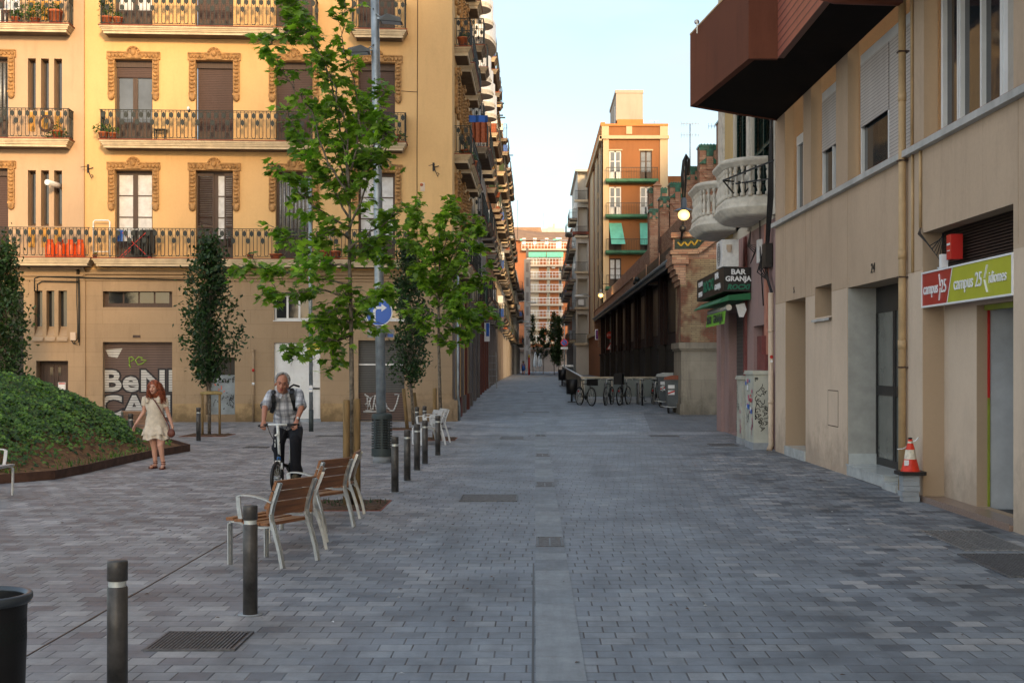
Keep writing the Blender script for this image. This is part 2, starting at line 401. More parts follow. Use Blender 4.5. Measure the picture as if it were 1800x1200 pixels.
M={}
M['paving']=paving()
M['concrete']=mat('concrete_strip',(.30,.33,.355),.75,var=.16,scale=2.2,bump=.15)
def strip_mat():
    m,nt,b=nt_new('strip_slabs'); p=wpos(nt); ri=nt.nodes.new('ShaderNodeNewGeometry').outputs['Random Per Island']
    cc=ramp(nt,ri,[(0,(.175,.203,.23)),(.5,(.215,.248,.276)),(1,(.26,.292,.315))])
    cc=mixc(nt,.8,cc,ramp(nt,noi(nt,p,2.5,7,.75),[(.3,.6),(.65,1.12)]),'MULTIPLY'); cc=mixc(nt,.5,cc,ramp(nt,noi(nt,scl(nt,p,(9,1.2,1)),1.5,5,.7),[(.35,.65),(.6,1.0)]),'MULTIPLY')
    nt.links.new(cc,b.inputs['Base Color']); b.inputs['Roughness'].default_value=.65; bumpn(nt,b,noi(nt,p,70,3),.2,.004); return m
M['strip']=strip_mat()
M['soil']=mat('soil',(.10,.055,.03),.95,var=.5,scale=14,bump=.8,bscale=25)
M['mulch']=mat('mulch',(.17,.085,.035),.95,var=.45,scale=9,bump=1.0,bscale=35)
M['iron']=mat('cast_iron',(.125,.13,.14),.5,.35,var=.3,scale=25,bump=.4,bscale=80)
M['ironlight']=mat('worn_iron',(.24,.25,.26),.45,.5,var=.3,scale=25,bump=.3)
M['boll']=mat('bollard_paint',(.070,.066,.062),.40,.1,var=.4,scale=7,bump=.05,obj=True)
M['bollband']=mat('bollard_band',(.62,.66,.64),.35,.3,var=.15,scale=20,bump=0)
M['alu']=mat('cast_aluminium',(.52,.54,.53),.38,.65,var=.12,scale=15,bump=.1)
M['whitemetal']=mat('white_metal',(.72,.74,.74),.45,.1,var=.08,scale=12,bump=0)
M['slat_wood']=wood('bench_wood',(.23,.095,.035),1,.42)
M['slat_wood_lit']=wood('bench_wood_lit',(.42,.25,.16),1,.6)  # pinkish light on the planks put into a paler wood colour
M['stake']=wood('stake_wood',(.21,.135,.055),2,.85)
M['bark']=mat('bark',(.16,.135,.105),.9,var=.4,scale=18,bump=.9,bscale=40)
M['galv']=mat('galvanised_steel',(.30,.345,.37),.42,.55,var=.25,scale=4,bump=.1)
M['lampgrey']=mat('lamp_grey',(.07,.085,.10),.4,.3,var=.15,bump=0)
M['guard']=mat('pole_guard',(.045,.06,.06),.55,.2,var=.2,scale=6,bump=.1)
M['black']=mat('black_paint',(.012,.012,.013),.45,.1,var=.2,bump=.1)
M['blacksteel']=mat('dark_railing',(.020,.027,.027),.55,.3,var=.2,scale=6,bump=.1)
M['slabrow']=mat('sooty_balcony_moulding',(.30,.25,.19),.85,var=.3,scale=2,bump=.15)
M['yel']=plaster('ochre_render',(.67,.43,.195),.16,c2=(.60,.375,.175),grain=.16,dirt=.25)
M['peach']=plaster('peach_render',(.50,.355,.23),.18,grain=.1)
M['tan']=plaster('tan_block_render',(.40,.285,.175),.25,joint=(.42,2.3),dirt=.6)
M['tanlow']=plaster('yellow_plinth_paint',(.44,.30,.155),.35,dirt=.9)
M['orn']=mat('ochre_stucco',(.38,.215,.085),.85,var=.3,scale=8,bump=.4)
M['slab']=mat('balcony_moulding',(.58,.48,.33),.8,var=.15,scale=4,bump=.15)
M['soffit']=mat('balcony_soffit',(.13,.10,.07),.9,var=.25,scale=2,bump=.1)  # shade under the balconies put into a colour darker than the slab
M['tile']=mat('red_edge_tile',(.26,.06,.03),.6,var=.2,bump=.1)
M['brown']=wood('brown_joinery',(.055,.030,.020),2,.6)
M['roller']=slats('brown_roller_blind',(.095,.055,.048),.052)
M['glass']=glass('window_glass')
M['glassblue']=glass('window_glass_sky',(.10,.12,.15))
M['curtain']=mat('white_curtain',(.62,.64,.66),.9,var=.12,scale=6,bump=.2,bscale=20)
M['whitewood']=mat('white_joinery',(.70,.71,.70),.5,var=.06,bump=0)
M['terracotta']=mat('terracotta',(.42,.12,.05),.8,var=.2,scale=9,bump=.1)
M['orange']=mat('gas_bottle_orange',(.75,.10,.015),.4,var=.15,scale=9,bump=0)
M['beige']=plaster('beige_render',(.50,.375,.265),.2,grain=.16,dirt=.5)
M['beigel']=plaster('pale_beige_render',(.60,.475,.36),.18,grain=.16,dirt=.45)
M['tanjamb']=plaster('tan_reveal',(.39,.29,.195),.12,grain=.1)
M['marble']=mat('grey_marble',(.47,.50,.49),.25,var=.12,scale=4,bump=0,spec=.5)
M['tilegrey']=mat('grey_wall_tile',(.36,.36,.33),.4,var=.1,scale=5,bump=.05)
M['granite']=mat('brown_granite',(.27,.19,.15),.3,var=.3,scale=60,bump=0,spec=.5)
M['redbay']=plaster('oxide_red_render',(.150,.050,.026),.35,c2=(.10,.036,.022))
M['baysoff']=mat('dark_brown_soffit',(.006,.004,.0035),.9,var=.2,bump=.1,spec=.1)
M['redslat']=slats('red_slat_cladding',(.42,.13,.085),.125,.35)
M['white_shutter']=slats('white_roller_blind',(.62,.58,.55),.05,.5)
M['pipe']=mat('cream_downpipe',(.46,.32,.17),.55,var=.15,scale=3,bump=.05)
M['ledge']=mat('ledge_stone',(.44,.44,.42),.7,var=.15,bump=.1)
# ------------------------------------------------------------------ ground
ys=[-60,-20,0,10,20,30,38,41,45,50,55,62,70,78,88,100,120,140,160,180,200,240,300,500]
mb=MB()
for a,b_ in zip(ys,ys[1:]):
    mb.add([(-120,a,g(a)),(120,a,g(a)),(120,b_,g(b_)),(-120,b_,g(b_))],[(0,1,2,3)])
tag(mb.build('ground',M['paving']),kind='structure')
mb=MB()
yy=-4.0
random.seed(5)
while yy<41:                                          # drainage channel: slabs of uneven length
    L=random.choice([.45,.62,.8,1.0,.35]); y1=min(yy+L,41)
    mb.box(.005,.288,yy+.003,y1-.003,-.02,g(yy)+.006,0); yy=y1
tag(mb.build('drainage_strip',M['strip']),kind='structure')
mb=MB(); mb.box(-.018,-.004,-3,12.0,-.02,.0045,0); tag(mb.build('drain_slot',M['black']),kind='structure')
mb=MB(); mb.box(-3.055,-3.045,-3,16,-.02,.0042,0); tag(mb.build('paving_joint',M['black']),kind='structure')

def grate(name,x0,x1,y0,y1,label,cat,n=2,bars='x',cell=.035,group=None,matk='iron'):
    t=thing(name,label,cat,((x0+x1)/2,(y0+y1)/2,g(y0)),0,group)
    w,l=(x1-x0)/2,(y1-y0)/2
    f=MB(); fr=.018
    f.box(-w,w,-l,-l+fr,0,.014); f.box(-w,w,l-fr,l,0,.014); f.box(-w,-w+fr,-l+fr,l-fr,0,.014); f.box(w-fr,w,-l+fr,l-fr,0,.014)
    f.build('frame',M[matk],t)
    p=MB(); p.box(-w+fr,w-fr,-l+fr,l-fr,0,.005,0)
    for i in range(n):
        a=-w+fr+(2*w-2*fr)*i/n+.008; b_=-w+fr+(2*w-2*fr)*(i+1)/n-.008
        k=0
        if bars=='x':
            yy=-l+fr+.01
            while yy<l-fr-.012: p.box(a,b_,yy,yy+cell*.5,.0052,.012,1); yy+=cell
        else:
            xx=a
            while xx<b_-.01: p.box(xx,xx+cell*.5,-l+fr+.006,l-fr-.006,.0052,.012,1); xx+=cell
    p.build('grille' if n>1 else 'cover',[M['black'],M[matk]],t)
    return t
for i,(py,lb) in enumerate([(953,'slotted iron grate in the drainage strip, nearest the camera'),(852,'slotted iron grate in the drainage strip, second from the camera'),(800,'slotted iron grate in the drainage strip, third from the camera'),(765.5,'slotted iron grate in the drainage strip, farthest from the camera')]):
    yc=HC*F/(py-PY); grate('drain_grate',.012,.282,yc-.36,yc+.36,lb,'drain grate',2,'x',.045,'iron grates along the drainage strip')
grate('manhole_cover',-2.39,-1.83,8.33,8.9,'square ribbed manhole cover near the two nearest bollards','manhole cover',1,'y',.024)
grate('manhole_cover',-.97,-.225,17.4,18.25,'wide patterned manhole cover left of the drainage strip','manhole cover',1,'x',.03)
grate('vent_grate',4.02,4.66,12.8,14.3,'large shiny vent grate in front of the language school door','vent grate',3,'y',.035,matk='ironlight')
grate('manhole_cover',3.88,4.75,11.2,12.55,'dark plate cover between the vent grate and the camera on the right','manhole cover',1,'y',.03)
grate('manhole_cover',3.78,4.36,29.2,30.0,'small dark cover beside the grey utility cabinets','manhole cover',1,'y',.03)
grate('manhole_cover',-.82,-.27,32.0,32.9,'narrow dark cover beyond the wide patterned manhole','manhole cover',1,'y',.03)
grate('manhole_cover',2.8,3.5,33.0,33.6,'dark cover on the right of the square near the pale paving band','manhole cover',1,'y',.03)
grate('manhole_cover',-.4,.5,46.5,47.4,'dark cover at the mouth of the narrow street','manhole cover',1,'y',.05)
grate('manhole_cover',-.35,.4,66,67.2,'dark cover farther down the narrow street','manhole cover',1,'y',.05)
grate('manhole_cover',-3.0,-2.3,36.6,37.5,'dark cover near the corner of the yellow building','manhole cover',1,'y',.05)
grate('manhole_cover',-5.3,-4.5,33.0,33.4,'thin dark cover behind the cyclist','manhole cover',1,'y',.05)
grate('manhole_cover',-6.1,-5.6,28.5,28.9,'thin dark cover between the cyclist and the mound tip','manhole cover',1,'y',.05)

def pit(x0,x1,y0,y1,label,weeds=True):
    t=thing('tree_pit',label,'tree pit',((x0+x1)/2,(y0+y1)/2,g(y0)),0,'tree pits in the paving')
    w,l=(x1-x0)/2,(y1-y0)/2; n=14
    vs=[];fs=[]
    for j in range(n+1):
        for i in range(n+1):
            x=-w+2*w*i/n; y=-l+2*l*j/n; e=min(i,j,n-i,n-j)
            vs.append((x,y,.0045+(random.random()*.022+.006 if e else 0)))
    for j in range(n):
        for i in range(n):
            a=j*(n+1)+i; fs.append((a,a+1,a+n+2,a+n+1))
    MB().add(vs,fs).build('soil',M['soil'],t)
    e=MB(); k=.012
    e.box(-w-k,w+k,-l-k,-l,0,.008);e.box(-w-k,w+k,l,l+k,0,.008);e.box(-w-k,-w,-l,l,0,.008);e.box(w,w+k,-l,l,0,.008)
    e.build('edging',M['tile'],t)
    if weeds:
        q=MB()
        for _ in range(150):
            cx,cy=random.choice([(-w*.55,l*.2),(-w*.2,l*.1),(w*.5,l*.3),(w*.1,-l*.4)])
            x=max(-w*.95,min(w*.95,random.gauss(cx,.1))); y=max(-l*.95,min(l*.95,random.gauss(cy,.13))); a=random.random()*6.3; h=random.uniform(.02,.1)
            dx,dy=math.cos(a)*.03,math.sin(a)*.03
            q.add([(x-dy*.3,y+dx*.3,.01),(x+dy*.3,y-dx*.3,.01),(x+dx,y+dy,h)],[(0,1,2)])
        tag(q.build('weeds',M['leafB'],t),kind='stuff')
    return t
M['leafA']=leafmat('maple_leaf',(.075,.18,.018),(.40,.60,.08),.5)
M['leafB']=leafmat('pear_leaf',(.014,.042,.014),(.045,.10,.025),.22)
M['ivy']=leafmat('ivy_leaf',(.018,.07,.016),(.20,.38,.05),.3)
M['plant']=leafmat('balcony_plant_leaf',(.03,.09,.02),(.09,.18,.04),.3)
random.seed(3)
pit(-2.75,-1.85,16.3,17.55,'tree pit with soil and weeds behind the wooden chairs')
pit(-2.75,-1.85,31.3,32.6,'tree pit below the white-looking far chairs',False)
pit(-3.95,-3.1,36.3,37.3,'tree pit beside the leaning stakes near the graffiti shutter',False)
pit(-8.6,-7.5,33.0,34.2,'tree pit with the guarded pear tree by the grey door',False)

# ------------------------------------------------------------------ bollards
def bollard(label,x,y):
    t=thing('bollard',label,'bollard',(x,y,g(y)),0,'black bollards with a white band'); return t
b0=bollard('black bollard, the nearest, cut off by the bottom edge beside the litter bin',-2.10,6.87)
mb=MB(); mb.lathe((0,0,0),[(.0,.0),(.051,.0),(.051,.628),(.047,.632),(.047,.634)],24); mb.build('post',M['boll'],b0)
mb=MB(); mb.lathe((0,0,0),[(.0435,.625),(.0435,.667)],24); mb.build('reflective_band',M['bollband'],b0)
mb=MB(); mb.lathe((0,0,0),[(.044,.662),(.051,.664),(.051,.758),(.048,.764),(.0,.768)],24); mb.build('cap',M['boll'],b0)
mb=MB(); mb.lathe((0,0,0),[(0,.003),(.085,.003),(.085,.006),(0,.007)],20); mb.build('base_collar',M['concrete'],b0)
BL=[(-1.99,9.55,'black bollard standing just in front of the nearest wooden chair'),
 (-1.91,18.65,'black bollard right of the slotted lamp post guard, first of the far row'),
 (-1.915,20.5,'black bollard, second of the far row beyond the chairs'),
 (-1.94,22.5,'black bollard, third of the far row beyond the chairs'),
 (-1.93,24.0,'black bollard, fourth of the far row, before the far chairs'),
 (-1.86,26.2,'black bollard, fifth and last of the far row, in front of the far chair backs'),
 (-2.72,31.5,'thin black bollard behind the far chairs, the left of two'),
 (-2.60,32.2,'thin black bollard behind the far chairs, the right of two'),
 (-7.66,31.1,'black bollard left of the guarded pear tree'),
 (-8.05,27.2,'black bollard half hidden by the ivy mound behind the woman')]
for x,y,lb in BL: copy_tree(b0,loc=(x,y,g(y)),label=lb)

# ------------------------------------------------------------------ chairs  (local: forward = +x, width along y, origin between the feet)
def chair_proto():
    t=thing('bench_chair','wooden slatted chair with cast aluminium frame, nearest the camera','chair')
    w=.262
    prof=[(-.29,0),(-.262,.13),(-.215,.28),(-.178,.39),(-.17,.46),(-.185,.53),(-.215,.61),(-.262,.73)]
    for s in (-1,1):
        f=MB(); y=s*w
        for dy in (-.014,.014):
            for a,b_ in zip(prof,prof[1:]): f.bar((a[0],y+dy,a[1]),(b_[0],y+dy,b_[1]),.012,.03)
        for a,b_ in zip(prof,prof[1:]): f.bar((a[0],y,a[1]),(b_[0],y,b_[1]),.02,.014)
        f.build('rear_leg',M['alu'],t)
        f=MB()
        for dy in (-.014,.014): f.bar((.27,y+dy,0),(.272,y+dy,.36),.012,.034)
        f.bar((.27,y,0),(.272,y,.36),.02,.016)
        f.build('front_leg',M['alu'],t)
        f=MB(); sp=[(.272,.352),(.255,.374),(.2,.378),(.1,.356),(0,.340),(-.1,.338),(-.16,.35),(-.20,.31),(-.22,.26)]
        for a,b_ in zip(sp,sp[1:]): f.bar((a[0],y,a[1]),(b_[0],y,b_[1]),.03,.018)
        sp=[(-.19,.56),(-.12,.583),(-.03,.603),(.06,.612),(.135,.610),(.175,.598),(.165,.5),(.145,.385)]
        f.build('seat_bracket',M['alu'],t)
        f=MB(); yo=y+s*.012
        for a,b_ in zip(sp,sp[1:]): f.bar((a[0],yo,a[1]),(b_[0],yo,b_[1]),.044,.012)
        f.build('armrest',M['alu'],t)
    f=MB()
    for k,(x,z,l) in enumerate([(.245,.388,.08),(.155,.379,.085),(.062,.364,.085),(-.03,.356,.085),(-.12,.357,.075)]):
        f.box(x-l/2,x+l/2,-.30,.30,z,z+.026)
    f.build('seat',M['slat_wood'],t)
    f=MB()
    for z0,z1 in ((.44,.555),(.566,.65),(.661,.745)):
        def bx(z):
            for (xa,za),(xb,zb) in zip(prof,prof[1:]):
                if za<=z<=zb: return xa+(xb-xa)*(z-za)/(zb-za)
            return prof[-1][0]-.005
        p=[(bx(z0)+.016,z0),(bx(z1)+.016,z1),(bx(z1)+.042,z1+.004),(bx(z0)+.042,z0+.004)]
        f.add([(q[0],yy,q[1]) for yy in (-.29,.29) for q in p],[(0,1,2,3),(7,6,5,4),(0,4,5,1),(1,5,6,2),(2,6,7,3),(3,7,4,0)])
    f.build('backrest',M['slat_wood'],t)
    return t
ch=chair_proto()
def place_chair(rl,rr,label,first=False,group='wooden chairs with aluminium frames'):
    rl=Vector(rl+(0,)); rr=Vector(rr+(0,)); wv=(rr-rl).normalized()
    fw=Vector((-wv.y,wv.x,0)); mid=(rl+rr)/2
    c=mid+fw*.29; a=math.atan2(fw.y,fw.x)
    if first: ch.location=(c.x,c.y,g(c.y)+.003); ch.rotation_euler=(0,0,a); ch['group']=group; ch['label']=label; return ch
    return copy_tree(ch,loc=(c.x,c.y,g(c.y)+.003),rotz=a,label=label,group=group)
place_chair((-2.158,11.70),(-1.934,12.17),'brown slatted chair nearest the camera, behind the bollard',True)
place_chair((-1.972,12.92),(-2.04,13.43),'brown slatted chair seen edge on, between the two that show their backs')
place_chair((-2.177,14.19),(-1.94,14.67),'second brown slatted chair showing its back, in front of the tree pit')
place_chair((-1.978,15.44),(-1.99,15.97),'brown slatted chair seen edge on, farthest of the near four, against the tree stake')
def recolour(o,pal):
    for c in kids(o):
        if c.name.split('.')[0] in pal:
            c.data=c.data.copy(); c.data.materials[0]=pal[c.name.split('.')[0]]
    return o
_pl=place_chair
def place_chair(*a,pal=None,**k):
    o=_pl(*a,**k); return recolour(o,pal) if pal else o
M['glarewood']=mat('sky_glare_wood',(.40,.40,.39),.5,var=.15,scale=8,bump=.1)  # same chairs as the brown ones; sky glare put into the colour
WP={'seat':M['glarewood'],'backrest':M['glarewood'],'rear_leg':M['whitemetal'],'front_leg':M['whitemetal'],'seat_bracket':M['whitemetal'],'armrest':M['whitemetal']}
PP={'seat':M['slat_wood_lit'],'backrest':M['slat_wood_lit']}
place_chair((-1.93,29.6),(-2.165,30.1),'glare-pale slatted chair in the far pair, the nearer, behind the last bollard',pal=WP)
place_chair((-1.90,30.6),(-2.09,31.1),'glare-pale slatted chair in the far pair, the farther one',pal=WP)
place_chair((-7.54,18.26),(-7.54,17.73),'glare-pale chair cut off by the left edge in front of the mound',pal=WP)
place_chair((-8.85,29.2),(-8.3,29.2),'pinkish-lit chair seen between the mound and the woman',pal=PP)
place_chair((-9.75,29.2),(-9.2,29.2),'slatted chair mostly hidden by the ivy mound')

# ------------------------------------------------------------------ litter bins
def litter_bin(x,y,label,r=.24,h=.76,z0=.0):
    t=thing('litter_bin',label,'litter bin',(x,y,g(y)))
    mb=MB(); mb.lathe((0,0,0),[(r*.86,.10),(r*.9,.6*h),(r*.9,.62*h)],40)
    mb.lathe((0,0,0),[(r*.9,.8*h),(r*.92,h-.03)],40); mb.lathe((0,0,0),[(0,.10),(r*.86,.10)],40); mb.lathe((0,0,0),[(r*.82,.12),(r*.86,h-.04)],40)
    mb.build('body',M['black'],t)
    mb=MB(); n=46
    for j in range(6):
        z=.62*h+.18*h*(j+.5)/6
        for k in range(n):
            a=2*math.pi*(k+.5*(j%2))/n; c=Vector((math.cos(a),math.sin(a),0))
            p=c*(r*.902)+Vector((0,0,z)); tn=Vector((-c.y,c.x,0))*.011
            mb.add([p-tn,p+Vector((0,0,.0095)),p+tn,p-Vector((0,0,.0095))],[(0,1,2,3)],1)
    mb.lathe((0,0,0),[(r*.9,.62*h),(r*.9,.8*h)],40,0)
    mb.build('perforated_band',[M['black'],M['blacksteel']],t)
    mb=MB(); mb.lathe((0,0,0),[(r*.86,h-.05),(r*.97,h-.05),(r*1.02,h-.03),(r*1.02,h-.008),(r*.98,h),(r*.92,h-.002),(r*.86,h-.02)],40); mb.build('rim',M['lampgrey'],t)
    mb=MB(); mb.cyl((0,0,0),(0,0,.11),.05,.05); mb.build('foot',M['black'],t)
    return t
litter_bin(-2.745,6.75,'black round litter bin with perforated band cut off by the left edge',.245,.62)

# ------------------------------------------------------------------ lamp post and signs
def lean(z): return -2.72-.0155*z
t=thing('lamp_post','tall leaning galvanised lamp post with slotted grey guard around its foot','lamp post',(-2.72,24.3,0))
mb=MB(); mb.tube([(0,0,.1),(-.0155*3,0,3),(-.0155*6,0,6),(-.0155*10,0,10)],[.088,.083,.078,.07],20); mb.build('pole',M['galv'],t)
mb=MB(); mb.lathe((0,0,0),[(0,0),(.165,0),(.165,.15),(0,.15)],24); mb.build('foundation',M['concrete'],t)
mb=MB(); r=.185; ns=8
mb.lathe((0,0,0),[(r,.12),(r,.26)],32)
mb.lathe((0,0,0),[(r,.80),(r,.84),(r*.92,.875),(.09,.885)],32)
for j in range(12):
    z=.26+j*.045
    mb.lathe((0,0,0),[(r,z+.022),(r,z+.045)],32)
    for k in range(ns):
        a=2*math.pi*k/ns+.1; mb.lathe((0,0,0),[(r,z),(r,z+.0225)],2,0,a0=a-.09,a1=a+.09)
mb.build('guard',M['guard'],t)
mb=MB(); mb.lathe((0,0,0),[(r*.6,.15),(r*.6,.86)],16); mb.build('guard_core',M['black'],t)
def flood(z,side,tilt,name='lamp_head'):
    lx=-.0155*z; mb=MB()
    a=Matrix.Translation((lx+side*.10,-.05,z))@Matrix.Rotation(R(tilt),4,'Y'); q=MB(a)
    s=side
    q.add([(0,-.15,.0),(s*.13,-.17,.07),(s*.36,-.15,.035),(s*.40,-.14,-.04),(0,-.15,-.05),(0,.15,.0),(s*.13,.17,.07),(s*.36,.15,.035),(s*.40,.14,-.04),(0,.15,-.05)],
      [(0,1,2,3,4),(9,8,7,6,5),(0,5,6,1),(1,6,7,2),(2,7,8,3),(3,8,9,4),(4,9,5,0)])
    h=q.build(name,M['lampgrey'],t)
    q=MB(a); q.add([(s*.03,-.12,-.053),(s*.37,-.12,-.047),(s*.37,.12,-.047),(s*.03,.12,-.053)],[(0,1,2,3)]); q.build('lens',M['curtain'],h)
    q=MB(); q.bar((lx,-.02,z+.02),(lx+side*.14,-.05,z),.06,.03); q.tube([(lx+side*.02,-.08,z+.1),(lx+side*.12,-.08,z+.02)],.012,6); q.build('bracket',M['galv'],h)
flood(WZ(35,24.3),1,6); flood(WZ(90,24.3),-1,-4)
mb=MB()
for z in (WZ(18,24.3),WZ(140,24.3),5.2,4.1): mb.ball((-.0155*z-.02,-.082,z),.012,6)
mb.build('bolt',M['black'],t)
t=thing('road_sign','round blue sign with white right-turn arrow on the lamp post','road sign',(lean(2.67),24.18,2.67))
mb=MB(TXf((0,-.028,0))); n=40
circ=lambda r:[(r*math.cos(2*math.pi*k/n),r*math.sin(2*math.pi*k/n)) for k in range(n)]
mb.prism(circ(.245),-.012,.0,0,'xy'); mb.build('rim',M['whitemetal'],t)
M['signblue']=mat('sign_blue',(.02,.12,.50),.35,var=.08,bump=0); M['signwhite']=mat('sign_white',(.75,.77,.78),.4,var=.05,bump=0); M['signred']=mat('sign_red',(.50,.02,.015),.4,var=.08,bump=0)
mb=MB(TXf((0,-.030,0))); mb.prism(circ(.228),.0,.002,0,'xy'); mb.build('face',M['signblue'],t)
mb=MB(TXf((0,-.0335,0))); 
mb.prism([(-.10,-.17),(-.055,-.17),(-.055,.02),(-.03,.055),(.05,.055),(.05,.01),(.145,.078),(.05,.146),(.05,.10),(-.04,.10),(-.10,.04)],.0,.002,0,'xy'); mb.build('arrow',M['signwhite'],t)
mb=MB(); mb.bar((0,0,.1),(0,.1,.1),.04,.03); mb.bar((0,0,-.1),(0,.1,-.1),.04,.03); mb.build('clamp',M['galv'],t)
t=thing('road_sign','plain grey sign seen from behind under the blue arrow sign','road sign',(lean(2.3),24.45,2.3))
mb=MB(); mb.box(-.24,.24,0,.02,-.07,.075); mb.build('panel',M['ironlight'],t)
mb=MB(); mb.box(.12,.22,-.003,0,-.065,-.005); mb.build('sticker',M['signblue'],t)
t=thing('signal_post','thin grey-green post with dark foot and paper stickers by the white door','post',(-5.83,35.6,0))
mb=MB(); mb.cyl((0,0,.55),(-.04,0,6.6),.052,.045,14); mb.build('upper_tube',M['galv'],t)
mb=MB(); mb.cyl((0,0,0),(0,0,.56),.062,.062,14); mb.build('foot',M['guard'],t)
mb=MB(); mb.box(-.045,.045,-.058,-.052,1.03,1.2); mb.box(-.045,.04,-.06,-.0585,1.1,1.11,1); mb.build('sticker',[M['signwhite'],M['signblue']],t)
mb=MB(); mb.box(-.1,.25,-.11,-.06,2.13,2.3); mb.build('yellow_box',mat('yellow_plastic',(.6,.45,.04),.5),t)

# ------------------------------------------------------------------ balcony makers
def railing_mb(L,dep,style='leaf',h=.86,ends=(1,1)):
    """railing round a balcony of length L (x from 0 to L), depth dep (front at y=-dep)"""
    q=MB(); runs=[((0,-dep+.04),(L,-dep+.04))]
    if ends[0]: runs.append(((.03,-dep+.04),(.03,0)))
    if ends[1]: runs.append(((L-.03,-dep+.04),(L-.03,0)))
    for a,b_ in runs:
        a=Vector((a[0],a[1],0)); b_=Vector((b_[0],b_[1],0)); d=b_-a; n_=d.length; d.normalize()
        q.bar(a+Vector((0,0,h)),b_+Vector((0,0,h)),.045,.018); q.bar(a+Vector((0,0,.05)),b_+Vector((0,0,.05)),.02,.012)
        if style=='leaf':
            q.bar(a+Vector((0,0,h-.05)),b_+Vector((0,0,h-.05)),.012,.01)
            k=max(1,round(n_/.215)); s=n_/k
            for i in range(k):
                c=a+d*(s*(i+.5))
                for o_ in (-.055,.055): q.bar(c+d*o_+Vector((0,0,.10)),c+d*o_+Vector((0,0,h)),.017,.017)
                pts=[c+d*(.055*math.cos(math.pi*j/4))+Vector((0,0,.10-.045*math.sin(math.pi*j/4))) for j in range(5)]
                for u,v in zip(pts,pts[1:]): q.bar(u,v,.017,.017)
                def orn(cc,zz,hh):
                    w_=.044
                    vs=[cc+d*x_+Vector((0,0,zz+z_)) for x_,z_ in ((0,-hh),(w_,-hh*.45),(w_,hh*.45),(0,hh),(-w_,hh*.45),(-w_,-hh*.45))]
                    nn=Vector((-d.y,d.x,0))*.012
                    q.add([p+nn for p in vs]+[p-nn for p in vs],[(0,1,2,3,4,5),(11,10,9,8,7,6)]+[(j,6+j,6+(j+1)%6,(j+1)%6) for j in range(6)])
                orn(c,h-.14,.10)
                if i%2==0: orn(c+d*s*.5,h-.35,.10)
        else:
            k=max(1,round(n_/.125)); s=n_/k
            for i in range(k+1): q.bar(a+d*(s*i)+Vector((0,0,.05)),a+d*(s*i)+Vector((0,0,h)),.014,.014)
    return q
def slab_mb(L,dep,th=.24):
    q=MB(); st=[(0,0.0,.035),(.0,.035,.10),(.05,.10,.16),(.10,.16,th)]
    q.box(-.03,L+.03,-dep-.03,0,-.02,.0,1)
    for k,(ins,a,b_) in enumerate([(0,.02,.075),(.035,.075,.12),(.06,.12,.165),(.10,.165,th)]):
        q.box(ins,L-ins,-dep+ins,0,-b_,-a,0)
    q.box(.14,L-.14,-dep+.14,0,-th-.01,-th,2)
    return q
def balcony(parent,x0,x1,z,dep=.6,style='leaf',slabm=None,railm=None,ends=(1,1),y=0,th=.24,M_=None,h=.86):
    L=x1-x0
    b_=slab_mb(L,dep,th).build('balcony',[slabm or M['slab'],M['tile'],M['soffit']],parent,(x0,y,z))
    railing_mb(L,dep,style,h,ends).build('railing',railm or M['blacksteel'],b_)
    return b_
def balcony_side(parent,ya,yb,z,X,dep,style,slabm,railm,th=.24,h=.9,facing=1,ends=(1,1)):
    """balcony on a wall facing +x (facing=1) or -x (facing=-1), world coordinates, parent without rotation"""
    L=yb-ya; px,py,pz=parent.location
    b_=slab_mb(L,dep,th).build('balcony',[slabm,M['tile'],M['soffit']],parent,(X-px,(ya if facing==1 else yb)-py,z-pz),R(90) if facing==1 else R(-90))
    railing_mb(L,dep,style,h,ends).build('railing',railm,b_); return b_

# ------------------------------------------------------------------ the yellow apartment building
A0=math.atan2(.063,.998)
yb=thing('apartment_building','ochre yellow corner apartment building with ornate window surrounds and dark iron balconies','building',(-2.48,41.06,0),A0)
def fx(px,d=0):
    ox,oy=-2.48+.063*d,41.06-.998*d; k=(px-PX)/F
    return -((ox-k*oy)/(.998-.063*k))*1.0 if False else -(( ox-oy*k)/(.998-.063*k))
def fz(py,px=400,d=0):
    x=fx(px,d); y=41.06+.063*x-.998*d; return HC+(PY-py)*y/F
XL=-19.0
cols_=[fx(235),fx(377),fx(517),fx(662)]; hw=.55
lv=[4.86,8.32,11.66,15.0]; tops=[fz(300),fz(107),14.15,17.4]
xs148=fx(149)
up=[]
for c in cols_:
    for z,tp in zip(lv,tops): up.append((c-hw,c+hw,z+.02,tp,.3))
H0=4.55
mb=MB(); mb.wall(xs148,0,H0,19.2,up); mb.build('wall',M['yel'],yb)
# left part, slightly set forward and paler
slx=[(fx(50),fx(64)),(fx(73),fx(87)),(fx(96),fx(110))]; lh=[]
for i,(za,zb) in enumerate([(fz(398,80),fz(300,80)),(fz(195,80),fz(104,80)),(12.5,14.05)]):
    for a,b_ in slx: lh.append((a,b_,za,zb,.35))
wcl=fx(-18)
for z,tp in zip(lv,tops): lh.append((wcl-hw,wcl+hw,z+.02,tp,.3))
for c in (wcl-3.3,wcl-6): 
    for z,tp in zip(lv,tops): lh.append((c-hw,c+hw,z+.02,tp,.3))
XL=wcl-8
mb=MB(); mb.wall(XL,xs148,H0,19.2,lh,y=-.06); mb.add([(xs148,-.06,H0),(xs148,0,H0),(xs148,0,19.2),(xs148,-.06,19.2)],[(0,1,2,3)]); mb.build('wall',M['peach'],yb)
mb=MB(); mb.box(fx(118),xs148+.0,-.10,-.062,H0,19.2); mb.build('pilaster',M['peach'],yb)
